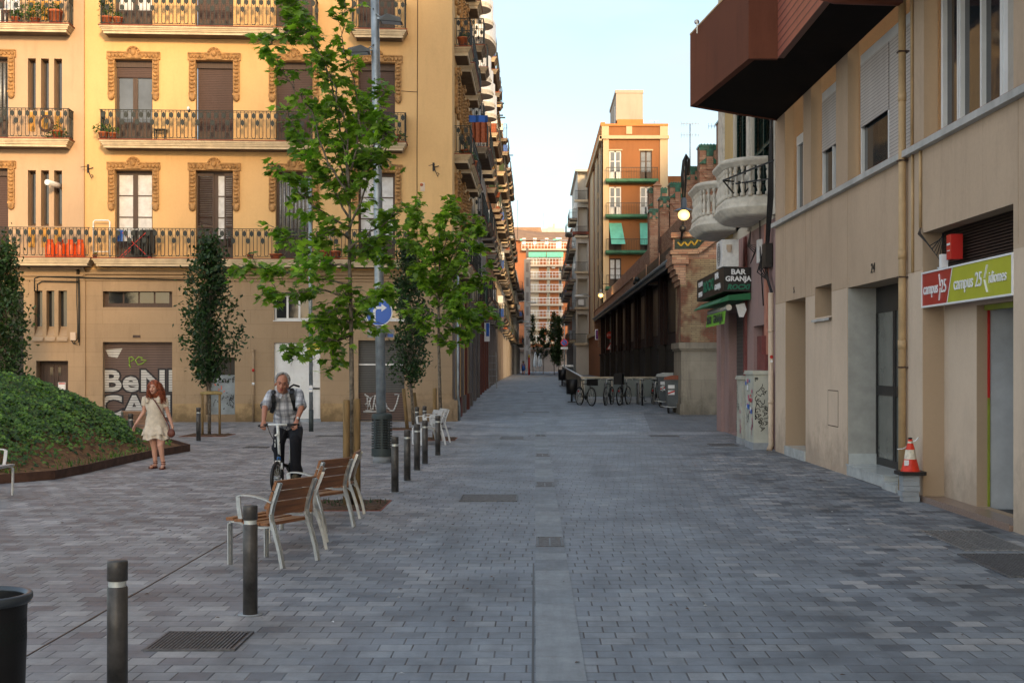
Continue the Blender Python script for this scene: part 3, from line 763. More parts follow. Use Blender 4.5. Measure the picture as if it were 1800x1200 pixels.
for a,b_ in slx:                                            # glazing and ochre panels of the slit windows
    for i,(za,zb) in enumerate([(fz(398,80),fz(300,80)),(fz(195,80),fz(104,80)),(12.5,14.05)]):
        mb=MB(); mb.box(a,b_,.26,.30,za,zb); w_=mb.build('window',M['brown'],yb)
        mb=MB(); mb.box(a+.05,b_-.05,.24,.258,za+.1,zb-.08); mb.build('pane',M['glass'],w_)
        mb=MB(); mb.box(a+.02,b_-.02,-.075,-.062,za-.62,za-.05); mb.build('panel',mat('ochre_panel',(.55,.27,.04),.6) if 'ochre_panel' not in bpy.data.materials else bpy.data.materials['ochre_panel'],yb)
# ground floor
doorL=(fx(65),fx(121)); sh=(fx(181),fx(303)); gd=(fx(363),fx(413)); wd=(fx(482),fx(563)); s2=(fx(630),fx(711))
gh=[(sh[0],sh[1],.0,fz(601,240),.30),(sh[0],sh[1],fz(540,240),fz(512,240),.30),(gd[0],gd[1],.25,fz(628,390),.35),(wd[0],wd[1],.1,fz(602,520),.12),
    (wd[0],wd[1]-.25,fz(563,515),fz(518,515),.2),(s2[0],s2[1],.05,fz(598,670),.25),(s2[0],s2[1],fz(563,670),fz(520,670),.2)]
mb=MB(); mb.wall(xs148,0,0,H0,gh,y=-.02); mb.build('ground_floor_wall',M['tan'],yb)
gl=[(doorL[0],doorL[1],.0,fz(634,90),.4)]
for a,b_ in ((fx(62),fx(76)),(fx(83),fx(97)),(fx(104),fx(119))): gl.append((a,b_,fz(590,90),fz(511,90),.35))
gl.append((fx(0)-.2,fx(43),.0,fz(512,20),.45))
mb=MB(); mb.wall(XL,xs148,0,H0,gl,y=-.08); mb.box(xs148-.03,xs148+.03,-.078,.2,0,H0); mb.build('ground_floor_wall',M['tan'],yb)
mb=MB()
for a,b_ in ((fx(62),fx(76)),(fx(83),fx(97)),(fx(104),fx(119))):
    z=fz(590,90); mb.add([(a-.03,-.16,z-.12),(b_+.03,-.16,z-.12),(b_+.03,.2,z+.28),(a-.03,.2,z+.28),(a-.03,-.16,z-.16),(b_+.03,-.16,z-.16),(b_+.03,-.079,z-.16),(a-.03,-.079,z-.16)],[(0,1,2,3),(0,4,5,1),(4,7,6,5)])
mb.build_split('sloping_sill',M['tanjamb'],yb)
mb=MB()
for a,b_ in ((fx(62),fx(76)),(fx(83),fx(97)),(fx(104),fx(119))): mb.box(a,b_,.2,.26,fz(590,90),fz(511,90))
mb.build('window',M['glass'],yb)
mb=MB(); mb.box(fx(0)-.2,fx(43),.3,.4,0,fz(512,20)); mb.build('door',M['black'],yb)
# cornice lines, plinth
mb=MB()
for z,d_ in ((fz(480),.10),(fz(486),.07),(fz(491),.045)): mb.box(xs148+.02,.02,-d_-.02,-.0205,z-.05,z)
mb.box(XL,xs148,-.15,-.0805,fz(484)-.05,fz(484)); mb.box(XL,xs148,-.115,-.0805,fz(491)-.05,fz(491)); mb.build('cornice',M['tan'],yb)
mb=MB(); zl=fz(709,430); P_=[]
for a,b_ in ((sh[1]+.02,gd[0]-.02),(gd[1]+.02,wd[0]-.02),(wd[1]+.02,s2[0]-.02)): mb.box(a,b_,-.035,-.021,.0,zl)
mb.build_split('painted_plinth',M['tanlow'],yb)
mb=MB(); mb.box(s2[1]+.02,.03,-.16,-.021,0,.62); mb.box(s2[1]+.02,.06,-.13,-.0215,.62,.70); mb.box(.0,.16,-.16,1.2,0,.66)
mb.build('stone_plinth',M['tan'],yb)
# shutters with graffiti
def shutter(x0,x1,z0,z1,y,m,name='roller_shutter'):
    q=MB(); q.box(x0,x1,y,y+.03,z0,z1); return q.build(name,m,yb)
M['shutter1']=slats('brown_roller_shutter',(.15,.10,.085),.075); M['shutter2']=slats('grey_roller_shutter',(.12,.12,.115),.07)
s1=shutter(sh[0],sh[1],.05,fz(601,240)-.0,.22,M['shutter1'])
M['grafs']=slats('white_spray_on_slats',(.66,.66,.64),.075,.25,.6); M['grafw']=mat('white_spray_paint',(.62,.63,.62),.6,var=.2,scale=10,bump=0); M['grafk']=mat('black_spray_paint',(.015,.015,.02),.6,bump=0); M['grafg']=mat('green_spray_paint',(.25,.45,.05),.6,bump=0)
M['grafp']=mat('pink_spray_paint',(.5,.12,.2),.6,bump=0)
def gtext(parent,txt,px,py,hpx,yl,bold,layers,xs=1,name='graffiti'):
    x=fx(px); z=fz(py,px); size=hpx*40.5/F*1.38
    for k,(mm,off) in enumerate(layers):
        q=MB(); text_faces(txt,size,TXf((x,yl-.006*(k+1),z)),q,0,offset=off*size,xs=xs,ext=.002,spacing=1.06); q.build(name,mm,parent)
gtext(s1,'BeNE',249,671,37,.218,1,[(M['grafk'],.085),(M['grafs'],.03)],1.16)
gtext(s1,'CAMP',251,716,38,.218,1,[(M['grafk'],.085),(M['grafs'],.03)],1.08)
q=MB()
for pl in ([(225,640),(224,628),(229,627),(233,631),(227,635)],[(248,629),(241,627),(235,633),(240,641),(247,639),(255,633),(245,632)],[(224,640),(227,646)]): q.tube([(fx(a),.205,fz(b_,240)) for a,b_ in pl],.018,5)
q.build('graffiti',M['grafg'],s1)
q=MB(); cx=fx(200)
q.prism([(cx-.3,fz(614,200)),(cx+.2,fz(612,200)),(cx+.05,fz(629,200)),(cx-.2,fz(626,200))],.212,.217,0); q.build('graffiti',M['grafs'],s1)
q=MB(); q.box(sh[0],sh[1],.16,.215,.05,.16); q.build('shutter_rail',M['brown'],s1)
mb=MB(); a,b_=sh; za,zb=fz(540,240),fz(512,240); mb.box(a,b_,.2,.25,za,za+.1); mb.box(a,b_,.22,.28,za+.1,zb)
f_=mb.build('window',M['brown'],yb)
mb=MB()
for i in range(4):
    x0=a+.12+(b_-a-.2)*i/4; mb.box(x0,x0+(b_-a)/4-.1,.205,.219,za+.13,zb-.02)
mb.build('pane',M['glass'],f_)
mb=MB(); mb.box(fx(234),fx(247),-.05,-.021,fz(593,240),fz(589,240)); mb.build('vent',M['brown'],yb)
# doors
def pdoor(x0,x1,z0,z1,y,m,name='door',panels=()):
    q=MB(); q.box(x0,x1,y,y+.05,z0,z1)
    for (a,b2,c,d) in panels:
        w_,h_=x1-x0,z1-z0
        X0,X1,Z0,Z1=x0+a*w_,x0+b2*w_,z0+c*h_,z0+d*h_
        for e in ((X0,X1,Z0,Z0+.03),(X0,X1,Z1-.03,Z1),(X0,X0+.03,Z0+.03,Z1-.03),(X1-.03,X1,Z0+.03,Z1-.03)): q.box(e[0],e[1],y-.018,y,e[2],e[3])
    return q.build(name,m,yb)
d1=pdoor(doorL[0],doorL[1],.02,fz(634,90),.3,M['brown'],panels=((.08,.45,.55,.95),(.55,.95,.55,.95),(.08,.95,.05,.45)))
mb=MB()
for a in (.32,.55): x=doorL[0]+a*(doorL[1]-doorL[0]); mb.box(x,x+.11,.285,.299,fz(660,90),fz(645,90))
mb.build('pane',M['glass'],d1)
mb=MB(); mb.box(fx(98),fx(111),.25,.299,fz(688,100),fz(672,100)); mb.box(fx(99),fx(110),.245,.2495,fz(675,100),fz(673,100),1); mb.build('mailbox',[M['whitemetal'],M['signred']],d1)
M['greydoor']=mat('grey_blue_door_paint',(.27,.31,.33),.7,var=.2,scale=3,bump=.1)
d2=pdoor(gd[0],gd[1],.25,fz(659,390),.3,M['greydoor'])
mb=MB(); mb.box(gd[0],gd[1],.32,.35,fz(659,390),fz(628,390)); 
for i in range(5): x=gd[0]+.1+i*.18; mb.box(x,x+.02,.29,.31,fz(657,390),fz(630,390),1)
mb.build('transom',[M['black'],M['brown']],d2)
random.seed(11)
def scrib(parent,x0,x1,z0,z1,y,n,m,r=.008,M_=None,seed=1,name='graffiti'):
    rs=random.Random(seed); q=MB(M_)
    for _ in range(n):
        p=Vector((rs.uniform(x0,x1),y,rs.uniform(z0,z1))); pts=[p.copy()]; a=rs.random()*6.3; s=rs.uniform(.03,.07)*(z1-z0)/1.3
        for k in range(rs.randint(5,11)):
            a+=rs.uniform(-1.9,1.9); p=p+Vector((math.cos(a)*s,0,math.sin(a)*s*1.3)); p.x=max(x0,min(x1,p.x)); p.z=max(z0,min(z1,p.z)); pts.append(p.copy())
        for u,v in zip(pts,pts[1:]):
            d=(v-u)
            if d.length<1e-4: continue
            nrm=Vector((-d.z,0,d.x)).normalized()*r
            q.add([u-nrm,v-nrm,v+nrm,u+nrm],[(0,1,2,3)])
    return q.build(name,m,parent)
scrib(d2,gd[0]+.08,gd[1]-.08,.4,fz(690,390),.293,20,M['grafk'],.007,seed=3); scrib(d2,gd[0]+.08,gd[1]-.3,.9,fz(675,390),.291,6,M['orange'],.009,seed=4)
gtext(d2,'Scarf',390,668,11,.294,1,[(M['grafk'],.0)],1.2); gtext(d2,'90',405,738,9,.294,1,[(M['grafk'],.0)],1.1)
d3=pdoor(wd[0],wd[1],.12,fz(602,520),.06,M['whitewood'],panels=((.04,.34,.03,.97),(.40,.80,.03,.97),(.45,.59,.08,.5),(.61,.75,.08,.5),(.84,.97,.03,.45),(.84,.97,.5,.97)))
q=MB(); x=wd[0]+.60*(wd[1]-wd[0]); pts=[(x+.33*math.cos(math.pi*k/12),.03,1.72+.30*math.sin(math.pi*k/12)) for k in range(13)]; q.tube(pts,.016,6); q.ball((x,.04,1.35),.02,6,0); q.box(x-.34,x+.34,.04,.06,1.70,1.73)
q.build('moulding',M['whitewood'],d3)
q=MB(); q.box(wd[1]-.32,wd[1]-.02,.03,.059,1.0,1.05); q.build('letter_slot',M['black'],d3)
q=MB(); q.box(wd[0]-.02,wd[1]+.02,-.1,.06,.0,.11); q.build('doorstep',M['concrete'],yb)
def pvcwin(x0,x1,z0,z1,n=3):
    q=MB(); q.box(x0,x1,.1,.15,z0,z0+.07); q.box(x0,x1,.1,.15,z1-.06,z1)
    for i in range(n+1): x=x0+(x1-x0-.06)*i/n; q.box(x,x+.06,.101,.149,z0+.07,z1-.06)
    q.box(x0-.03,x1+.03,-.05,.1,z0-.03,z0); w_=q.build('window',M['whitewood'],yb)
    q=MB(); q.box(x0+.01,x1-.01,.13,.14,z0+.03,z1-.03); q.build('pane',M['glass'],w_)
pvcwin(wd[0],wd[1]-.25,fz(563,515),fz(518,515)); pvcwin(s2[0],s2[1],fz(563,670),fz(520,670))
s3=shutter(s2[0],s2[1],.9,fz(598,670),.18,M['shutter2']); s3b=shutter(s2[0],s2[1],.07,.90,.175,M['shutter1'])
q=MB(); q.box(s2[0],s2[1],.15,.178,1.72,1.76); q.build('shutter_rail',M['whitemetal'],s3)
q=MB()
for pl in ([(676,706),(680,716),(686,722),(692,722),(697,710),(701,693),(693,694)],[(640,693),(650,700),(659,694),(655,720),(642,722)],[(641,712),(648,704),(652,722),(658,708),(662,722)],[(638,724),(665,724)],[(645,698),(645,720),(652,698)]):
    pl=[(fx(a),.165,fz(b_,670)) for a,b_ in pl]
    q.tube(pl,.028,5)
q.build('graffiti',M['grafs'],s3b)
# pipes, cables, box, brackets
q=MB(); x=fx(446); q.cyl((x,-.1,.0),(x,-.1,fz(618,446)),.035,.035,8); q.ball((x,-.1,fz(616,446)),.05,6); q.build('wall_pipe',M['tan'],yb)
q=MB(); q.cyl((x,-.1,fz(653,446)),(x,-.1,fz(648,446)),.04,.04,8,0); q.cyl((x,-.1,fz(676,446)),(x,-.1,fz(672,446)),.04,.04,8,1); q.build('pipe_sticker',[M['signred'],M['signwhite']],yb)
q=MB(); x=fx(137)
for k in range(3):
    dx=k*.03; q.tube([(x+dx,-.12,H0),(x+dx+.03*math.sin(k),-.13,3.6),(x+dx+.02,-.12,2.9),(x+dx+.02,-.12,2.5-.1*k),(x-.1,-.12,2.36),(x-.18,-.12,2.5)],.013,5)
q.tube([(fx(68),-.13,fz(512,90)),(fx(68),-.13,fz(500,90)),(fx(76),-.13,fz(495,90)),(fx(140),-.13,fz(496,90))],.018,5)
q.tube([(fx(63),-.13,fz(512,90)),(fx(63),-.13,fz(490,90)),(fx(72),-.13,fz(486,90)),(fx(140),-.13,fz(488,90)),(fx(330),-.07,fz(492,200))],.018,5)
q.build('wall_cable',M['blacksteel'],yb)
q=MB(); q.box(fx(126),fx(135.5),-.16,-.081,fz(598,130),fz(584,130)); q.build('junction_box',M['beigel'],yb)
q=MB(); x=fx(733); q.tube([(x,-.012,H0),(x,-.012,8),(x+.02,-.012,12),(x+.01,-.012,19)],.011,4); q.tube([(fx(697),-.012,fz(160,700)),(x,-.012,fz(162,733))],.008,4); q.build('thin_cable',M['brown'],yb)
def wall_bracket(px,py):
    q=MB(); x,z=fx(px),fz(py,px)
    q.tube([(x,-.02,z),(x+.16,-.05,z+.05)],.012,5); q.tube([(x-.14,-.3,z+.02),(x+.05,-.2,z+.07)],.010,5); q.tube([(x,-.02,z+.08),(x+.05,-.1,z-.1),(x+.13,-.12,z-.28),(x+.17,-.1,z-.2),(x+.12,-.1,z-.16)],.013,5)
    q.box(x-.03,x+.03,-.03,-.001,z-.1,z+.15); q.build('iron_bracket',M['black'],yb)
wall_bracket(155,298); wall_bracket(762,295)
q=MB(); q.box(fx(739),fx(747),-.012,-.001,fz(336,743),fz(321,743)); q.ball((fx(741),-.014,fz(325,741)),.05,6,1,(1,.2,1)); q.build('faded_sticker',[M['beigel'],M['terracotta']],yb)
q=MB(); z=fz(327,100); q.tube([(fx(106),.2,z),(fx(95),-.7,z+.02)],.085,12); q.build('flue_pipe',M['whitemetal'],yb)
# ornate surrounds
def surround_proto(x,z,tp,parent):
    q=MB(); w=.19; zb=tp-1.02
    q.box(-hw-w-.04,hw+w+.04,-.06,-.001,tp,tp+.21)
    for s in (-1,1):
        a,b_=(hw,hw+w) if s>0 else (-hw-w,-hw)
        q.box(a,b_,-.05,-.001,zb,tp)
        q.box(a-.01,b_+.01,-.075,-.051,zb-.02,zb+.04); q.ball(((a+b_)/2,-.05,zb-.08),.12,8,0,(.85,.5,1))
        n=9
        for i in range(n): q.ball(((a+b_)/2,-.05,zb+.10+(tp-zb-.12)*i/(n-1)),.08,8,0,(1,.7,.55))
        q.box(a if s<0 else b_-.025,a+.025 if s<0 else b_,-.08,-.051,zb,tp)
    n=14
    for i in range(n):
        xx=-hw-w+.05+(2*hw+2*w-.1)*i/(n-1)
        if abs(xx)<.2: continue
        q.ball((xx,-.06,tp+.10),.068,8,0,(.8,.7,.9))
    q.box(-hw-w-.03,hw+w+.03,-.085,-.061,tp+.18,tp+.22)
    pts=[(-.24,tp+.02)]+[(.21*math.cos(math.pi*(1-k/8)),tp+.16+.22*math.sin(math.pi*(k/8))) for k in range(9)]+[(.24,tp+.02)]
    q.prism(pts,-.10,-.0865,0); q.ball((0,-.1,tp+.19),.10,10,0,(.8,.6,1))
    for k in range(7): a=math.pi*k/6; q.ball((.17*math.cos(a),-.1,tp+.16+.18*math.sin(a)),.04,6)
    return q
sm=surround_proto(0,0,0,yb)
_sp=sm.build('window_surround',M['orn'],yb,(cols_[0],0,tops[0]))
for c in cols_+[wcl,wcl-3.3]:
    for i,tp in enumerate(tops):
        if c==cols_[0] and i==0: continue
        o=_sp.copy(); col.objects.link(o); o.location=(c,-.06 if c<xs148 else 0,tp)
def fwin(c,i,kind,y=.24):
    z0=lv[i]+.03; z1=tops[i]; w=hw; q=MB(); yo=-.06 if c<xs148 else 0
    y=y+yo
    if kind=='roller':
        q.box(c-w,c+w,y-.08,y,z1-.2,z1); f_=q.build('window',M['brown'],yb)
        q=MB(); q.box(c-w+.02,c+w-.02,y,y+.03,z0+.34,z1-.2); q.build('roller_blind',M['roller'],f_)
        q=MB(); q.box(c-w+.02,c+w-.02,y-.005,y+.04,z0,z0+.34); q.build('kick_panel',M['brown'],f_)
        return
    fr=[(c-w,c-w+.07,z0,z1),(c+w-.07,c+w,z0,z1),(c-.06,c+.06,z0,z1),(c-w,c+w,z1-.1,z1),(c-w,c+w,z0,z0+.62)]
    if kind=='half': 
        fr+= [(c-w,c+w,z1-.47,z1-.2)]
    q.box(c-w+.07,c+w-.07,y-.002,y+.06,z0,z0+.6); q.box(c-w,c-w+.07,y,y+.06,z0,z1); q.box(c+w-.07,c+w,y,y+.06,z0,z1); q.box(c-.07,c+.07,y-.01,y+.061,z0+.02,z1-.1); q.box(c-w+.07,c+w-.07,y,y+.055,z1-.12,z1)
    n=3
    if kind in('curtain','louvre'):
        for k in range(1,n): zz=z0+.6+(z1-z0-.7)*k/n; q.box(c-w+.07,c+w-.07,y+.004,y+.05,zz-.015,zz+.015)
    f_=q.build('window',M['brown'],yb)
    q=MB(); q.box(c-w+.06,c+w-.06,y+.03,y+.035,z0+.5,z1-.05); q.build('pane' if kind!='curtain' else 'curtained_pane',M['glassblue'] if kind=='half' else M['curtain'] if kind in('curtain','louvre') else M['glass'],f_)
    if kind=='half':
        q=MB(); q.box(c-w,c+w,y-.08,y-.003,z1-.2,z1,0); q.box(c-w+.03,c+w-.02,y-.04,y-.012,z1-.50,z1-.2,1); q.build('roller_blind',[M['brown'],M['roller']],f_)
    if kind=='greycurt':
        q=MB()
        for k in range(8): x=c-w+.12+k*.115; q.cyl((x,y+.0,z0+.6),(x,y+.0,z1-.12),.05,.045,8)
        q.build('curtain',M['ironlight'],f_)
    if kind=='louvre':
        q=MB()
        for (a,b_,yy) in ((c-w,c-w+.5,y-.06),(c+w-.28,c+w,y-.10)):
            q.box(a,a+.04,yy,yy+.04,z0,z1-.05); q.box(b_-.04,b_,yy,yy+.04,z0,z1-.05)
            m_=(a+b_)/2
            for s_,t_ in ((z0,z0+.35),(z0+.95,z0+1.0),(z1-.15,z1-.05)): q.box(a+.04,b_-.04,yy+.002,yy+.038,s_,t_)
            zz=z0+.37
            while zz<z1-.17: q.add([(a+.03,yy+.005,zz),(b_-.03,yy+.005,zz),(b_-.03,yy+.035,zz+.035),(a+.03,yy+.035,zz+.035)],[(0,1,2,3)],0); zz+=.055
        q.build('louvred_shutter',M['brown'],f_)
kinds=[['curtain','louvre','greycurt','curtain'],['half','roller','roller','roller'],['curtain','roller','roller','roller'],['roller']*4]
for i in range(4):
    for c,k in zip(cols_,kinds[i]): fwin(c,i,k)
    for c in (wcl,wcl-3.3,wcl-6): fwin(c,i,'greycurt' if i==1 else 'roller')
# balconies on the front
for i,z in enumerate(lv[1:]):
    balcony(yb,fx(174,.6),fx(557,.6),z); balcony(yb,fx(617,.6),fx(714,.6),z); balcony(yb,XL+.5,fx(122,.6),z,y=-.06)
balcony(yb,xs148+.35,fx(719,.6),lv[0],ends=(0,1)); balcony(yb,XL+.5,xs148+.33,lv[0],.66,ends=(1,0),y=-.06)
# roof
mb=MB(); mb.box(XL-.1,.3,-.35,9,19.2,19.5); mb.build('roof',M['slab'],yb)
# side wall along the street
SX=-2.5
side=MB(Matrix.Translation((-.02,.0,0))@Matrix.Rotation(R(90)-A0,4,'Z'))
sc=[2.2,5.0,7.4,9.6]; holes=[]
for c in sc:
    for z,tp in zip(lv,tops): holes.append((c-.5,c+.5,z,tp,.25))
for c in (1.6,4.1,6.6,9.1): holes.append((c-.85,c+.85,.05,3.2,.3))
side.wall(0,11,0,19.2,holes); side.build('side_wall',M['yel'],yb)
S_=lambda:MB(Matrix.Translation((-.02,.0,0))@Matrix.Rotation(R(90)-A0,4,'Z'))
for k,c in enumerate(sc):
    for i,(z,tp) in enumerate(zip(lv,tops)):
        q=S_(); q.box(c-.5,c+.5,.2,.25,z,tp); w_=q.build('window',M['brown'],yb)
        o=_sp.copy(); col.objects.link(o); d_=Matrix.Rotation(R(90)-A0,4,'Z')@Vector((c,0,0)); o.location=(d_.x-.02,d_.y,tp); o.rotation_euler=(0,0,R(90)-A0); o.scale=(.92,1.3,1)
M['darkstone']=plaster('soot_grey_stone',(.17,.15,.14),.3); M['redstone']=plaster('dull_red_stone',(.15,.055,.04),.3)
for k,c in enumerate((1.6,4.1,6.6,9.1)):
    q=S_(); q.box(c-.85,c+.85,.25,.3,.05,3.2); q.build('shop_front',[M['brown'],M['black'],M['brown'],M['black']][k],yb)
for k,x in enumerate((.38,2.8,5.4,7.9,10.5)):
    q=S_(); q.box(x-.3,x+.3,-.08,-.001,.7,H0-.1); q.box(x-.36,x+.36,-.16,-.002,0,.7); q.build('pilaster',[M['darkstone'],M['redstone']][k%2],yb)
for i,z in enumerate(lv+[]):
    for (a,b_) in ((1.4,3.0),(3.7,7.9),(8.6,10.3)):
        d_=Matrix.Rotation(R(90)-A0,4,'Z')@Vector((a,0,0))
        bb=slab_mb(b_-a,.52,.28).build('balcony',[M['slab'],M['tile'],M['soffit']],yb,(d_.x-.02,d_.y,z-.02),R(90)-A0)
        railing_mb(b_-a,.52,'leaf').build('railing',M['blacksteel'],bb)
q=S_(); q.tube([(.15,-.22,0),(.15,-.22,.5),(.1,-.18,.8),(.1,-.18,4.4)],.04,8); q.build('downpipe',M['galv'],yb)
# ------------------------------------------------------------------ loose things on the balconies
def fw(px,py,d=.3):                                   # world point on the facade plane d metres in front
    x=fx(px,d); y=41.06+.063*x-.998*d; X=-2.48+.063*d+.998*x
    return Vector((X,y,HC+(PY-py)*y/F))
def pot_plant(loc,label,r=.13,h=.24,ph=.35,n=90,spread=.2,group=None,droop=0,seed=0):
    rs=random.Random(seed); t=thing('potted_plant',label,'potted plant',loc,0,group)
    q=MB(); q.lathe((0,0,0),[(0,0),(r*.75,0),(r,h*.85),(r*1.1,h*.85),(r*1.1,h),(r*.9,h),(r*.88,h*.9),(0,h*.88)],14); q.build('pot',M['terracotta'],t)
    q=MB()
    for _ in range(n):
        a=rs.random()*6.28; rr=spread*math.sqrt(rs.random()); z=h+ph*rs.random()*(1-.5*rr/spread)-droop*rr
        c=Vector((rr*math.cos(a),rr*math.sin(a),z)); s=rs.uniform(.03,.06)
        u=Vector((rs.gauss(0,1),rs.gauss(0,1),rs.gauss(0,.6))).normalized(); v=u.orthogonal().normalized()
        q.add([c-u*s,c+v*s*.5,c+u*s,c-v*s*.5],[(0,1,2,3)])
    q.build('foliage',M['plant'],t); return t
Z2,Z3,Z4=lv[0]+.0,lv[1],lv[2]
P=lambda px,z,d=.42:(lambda v:(v.x,v.y,z))(fw(px,400,d))
pot_plant(P(182,Z3),'leafy plant in terracotta pot at the left end of the middle long balcony',.14,.22,.35,120,.3,seed=1)
pot_plant(P(198,Z3),'second terracotta pot near the left end of the middle long balcony',.12,.2,.25,60,.2,seed=2)
pot_plant(P(188,Z4),'tall shrub in terracotta pot at the left end of the top long balcony',.15,.26,.9,150,.28,seed=3)
pot_plant(P(207,Z4),'small plant in terracotta pot beside the tall shrub on the top balcony',.14,.24,.2,50,.16,seed=4)
pot_plant(P(27,Z4),'small terracotta pot on the top left balcony, its left one',.12,.2,.25,80,.18,seed=5)
pot_plant(P(62,Z4),'wide bushy green plant on the top left balcony',.13,.18,.55,330,.5,seed=6)
pot_plant(P(97,Z4),'large terracotta pot at the right corner of the top left balcony',.2,.42,.3,70,.2,seed=7)
pot_plant(P(101,Z3),'pot with trailing plant at the right corner of the middle left balcony',.15,.25,.4,140,.33,droop=.9,seed=8)
pot_plant(P(695,Z3,.4),'terracotta pot with trailing leaves on the small middle balcony by the lamp post',.14,.24,.35,120,.34,droop=.5,seed=9)
pot_plant(P(440,Z2),'small terracotta pot low on the long first floor balcony',.1,.12,.1,20,.08,seed=10)
pot_plant(P(486,Z2),'low terracotta trough with a cactus on the first floor balcony',.2,.14,.25,20,.06,seed=11)
pot_plant(P(570,Z2),'orange flower pot on the first floor balcony behind the maple leaves',.18,.25,.1,40,.2,seed=12)
pot_plant(P(590,Z2),'second orange flower pot on the first floor balcony behind the maple leaves',.16,.24,.1,40,.2,seed=13)
pot_plant(P(167,Z2),'tiny pot beside the white folding frame on the first floor balcony',.07,.1,.1,12,.05,seed=14)
gb=None
for i,(px,lb) in enumerate([(88,'orange gas bottle on the first floor balcony, first from the left'),(106,'orange gas bottle on the first floor balcony, second from the left'),(124.5,'orange gas bottle on the first floor balcony, third from the left'),(141,'orange gas bottle on the first floor balcony, fourth from the left')]):
    if gb is None:
        gb=thing('gas_bottle',lb,'gas bottle',P(px,Z2,.35),0,'orange gas bottles')
        q=MB(); q.lathe((0,0,0),[(0,.02),(.13,.02),(.14,.05),(.14,.36),(.125,.42),(.06,.46),(.03,.47)],20); q.build('cylinder',M['orange'],gb)
        q=MB(); q.lathe((0,0,0),[(.12,0),(.12,.03)],20); q.lathe((0,0,0),[(.085,.42),(.09,.54),(.08,.54)],10,a0=.3,a1=2.6); q.lathe((0,0,0),[(.085,.42),(.09,.54),(.08,.54)],10,a0=3.5,a1=5.8); q.build('collar',M['orange'],gb)
        q=MB(); q.cyl((0,0,.46),(0,0,.52),.02,.02,8); q.build('valve',M['alu'],gb)
    else: copy_tree(gb,loc=P(px,Z2,.35),label=lb)
t=thing('clothes_rack','red folding clothes rack hung with dark laundry on the first floor balcony','clothes rack',P(238,Z2,.35))
q=MB()
for s in (-1,1):
    q.bar((-.45,s*.12,.0),(.35,s*.12,.75),.018,.018); q.bar((.45,s*.12,0),(-.35,s*.12,.75),.018,.018)
q.build('frame',M['signred'],t)
for k,(x,w_,h_,mm) in enumerate([(-.52,.16,.35,'signblue'),(-.38,.3,.35,'whitemetal'),(-.12,.22,.72,'black'),(.12,.25,.8,'black'),(.36,.22,.7,'black')]):
    q=MB(); n=8
    for j in range(n):
        a=x+w_*j/n; b_=x+w_*(j+1)/n; ya=.03*math.sin(j*1.7); yb_=.03*math.sin((j+1)*1.7)
        q.add([(a,ya,.85-h_),(b_,yb_,.85-h_),(b_,yb_*.3,.85),(a,ya*.3,.85)],[(0,1,2,3)])
    q.build('garment',M[mm],t)
q=MB(); q.bar((-.55,0,.85),(.5,0,.85),.015,.015); q.build('rail',M['whitemetal'],t)
t=thing('leaning_rack','white tubular folding frame leaning on the first floor balcony wall','frame',P(178,Z2,.25))
q=MB(); q.tube([(-.23,0,.0),(-.23,0,1.08),(-.18,0,1.12),(.20,0,1.12),(.25,0,1.08),(.25,0,.02)],.022,8); q.bar((-.23,0,.2),(.25,0,.2),.02,.02); q.build('tube_frame',M['whitemetal'],t)
t=thing('garden_hose','coiled dark hose hanging on the middle left balcony','hose',P(81,Z3+.42,.62))
q=MB()
for k in range(5):
    r=.16+.014*k; q.tube([(r*math.cos(6.3*i/20)+.01*math.sin(k*3),.012*k-.03,r*1.15*math.sin(6.3*i/20)) for i in range(21)],.011,5)
q.build('coil',M['brown'],t)
t=thing('stool','small dark stool on the middle long balcony','stool',P(282,Z3,.2))
q=MB(); q.box(-.17,.17,-.12,.12,.33,.36); q.build('seat',M['blacksteel'],t)
for a in (-.14,.14):
    for c in (-.09,.09): q=MB(); q.bar((a,c,0),(a,c,.33),.025,.025); q.build('leg',M['blacksteel'],t)
t=thing('bird_figure','small white and black figure on the middle balcony rail','figure',P(331,Z3+.86,.55))
q=MB(); q.ball((0,0,.06),.055,8,0,(.8,.8,1.2)); q.ball((.03,0,.0),.04,6,1,(1,.6,1.5)); q.build('body',[M['whitemetal'],M['black']],t)
t=thing('garden_chair','white plastic chair on the top left balcony','chair',P(17,Z4,.3))
q=MB(); q.box(-.22,.22,-.2,.2,.40,.43); q.build('seat',M['whitemetal'],t)
q=MB(); q.box(-.22,.22,.18,.21,.5,.85); q.build('backrest',M['whitemetal'],t)
for a in (-.2,.2):
    for c in (-.18,.18): q=MB(); q.bar((a,c,0),(a,c,.40),.03,.03); q.build('leg',M['whitemetal'],t)
t=thing('bicycle','silver bicycle stored on the first floor balcony behind the maple','bicycle',P(585,Z2+.4,.2))
q=MB(); q.tube([(-.3,0,.3),(-.2,0,.42),(.1,0,.38),(.2,0,.45)],.02,6); q.tube([(-.2,0,.4),(.0,-.1,.15)],.02,6); q.build('handlebar',M['alu'],t)

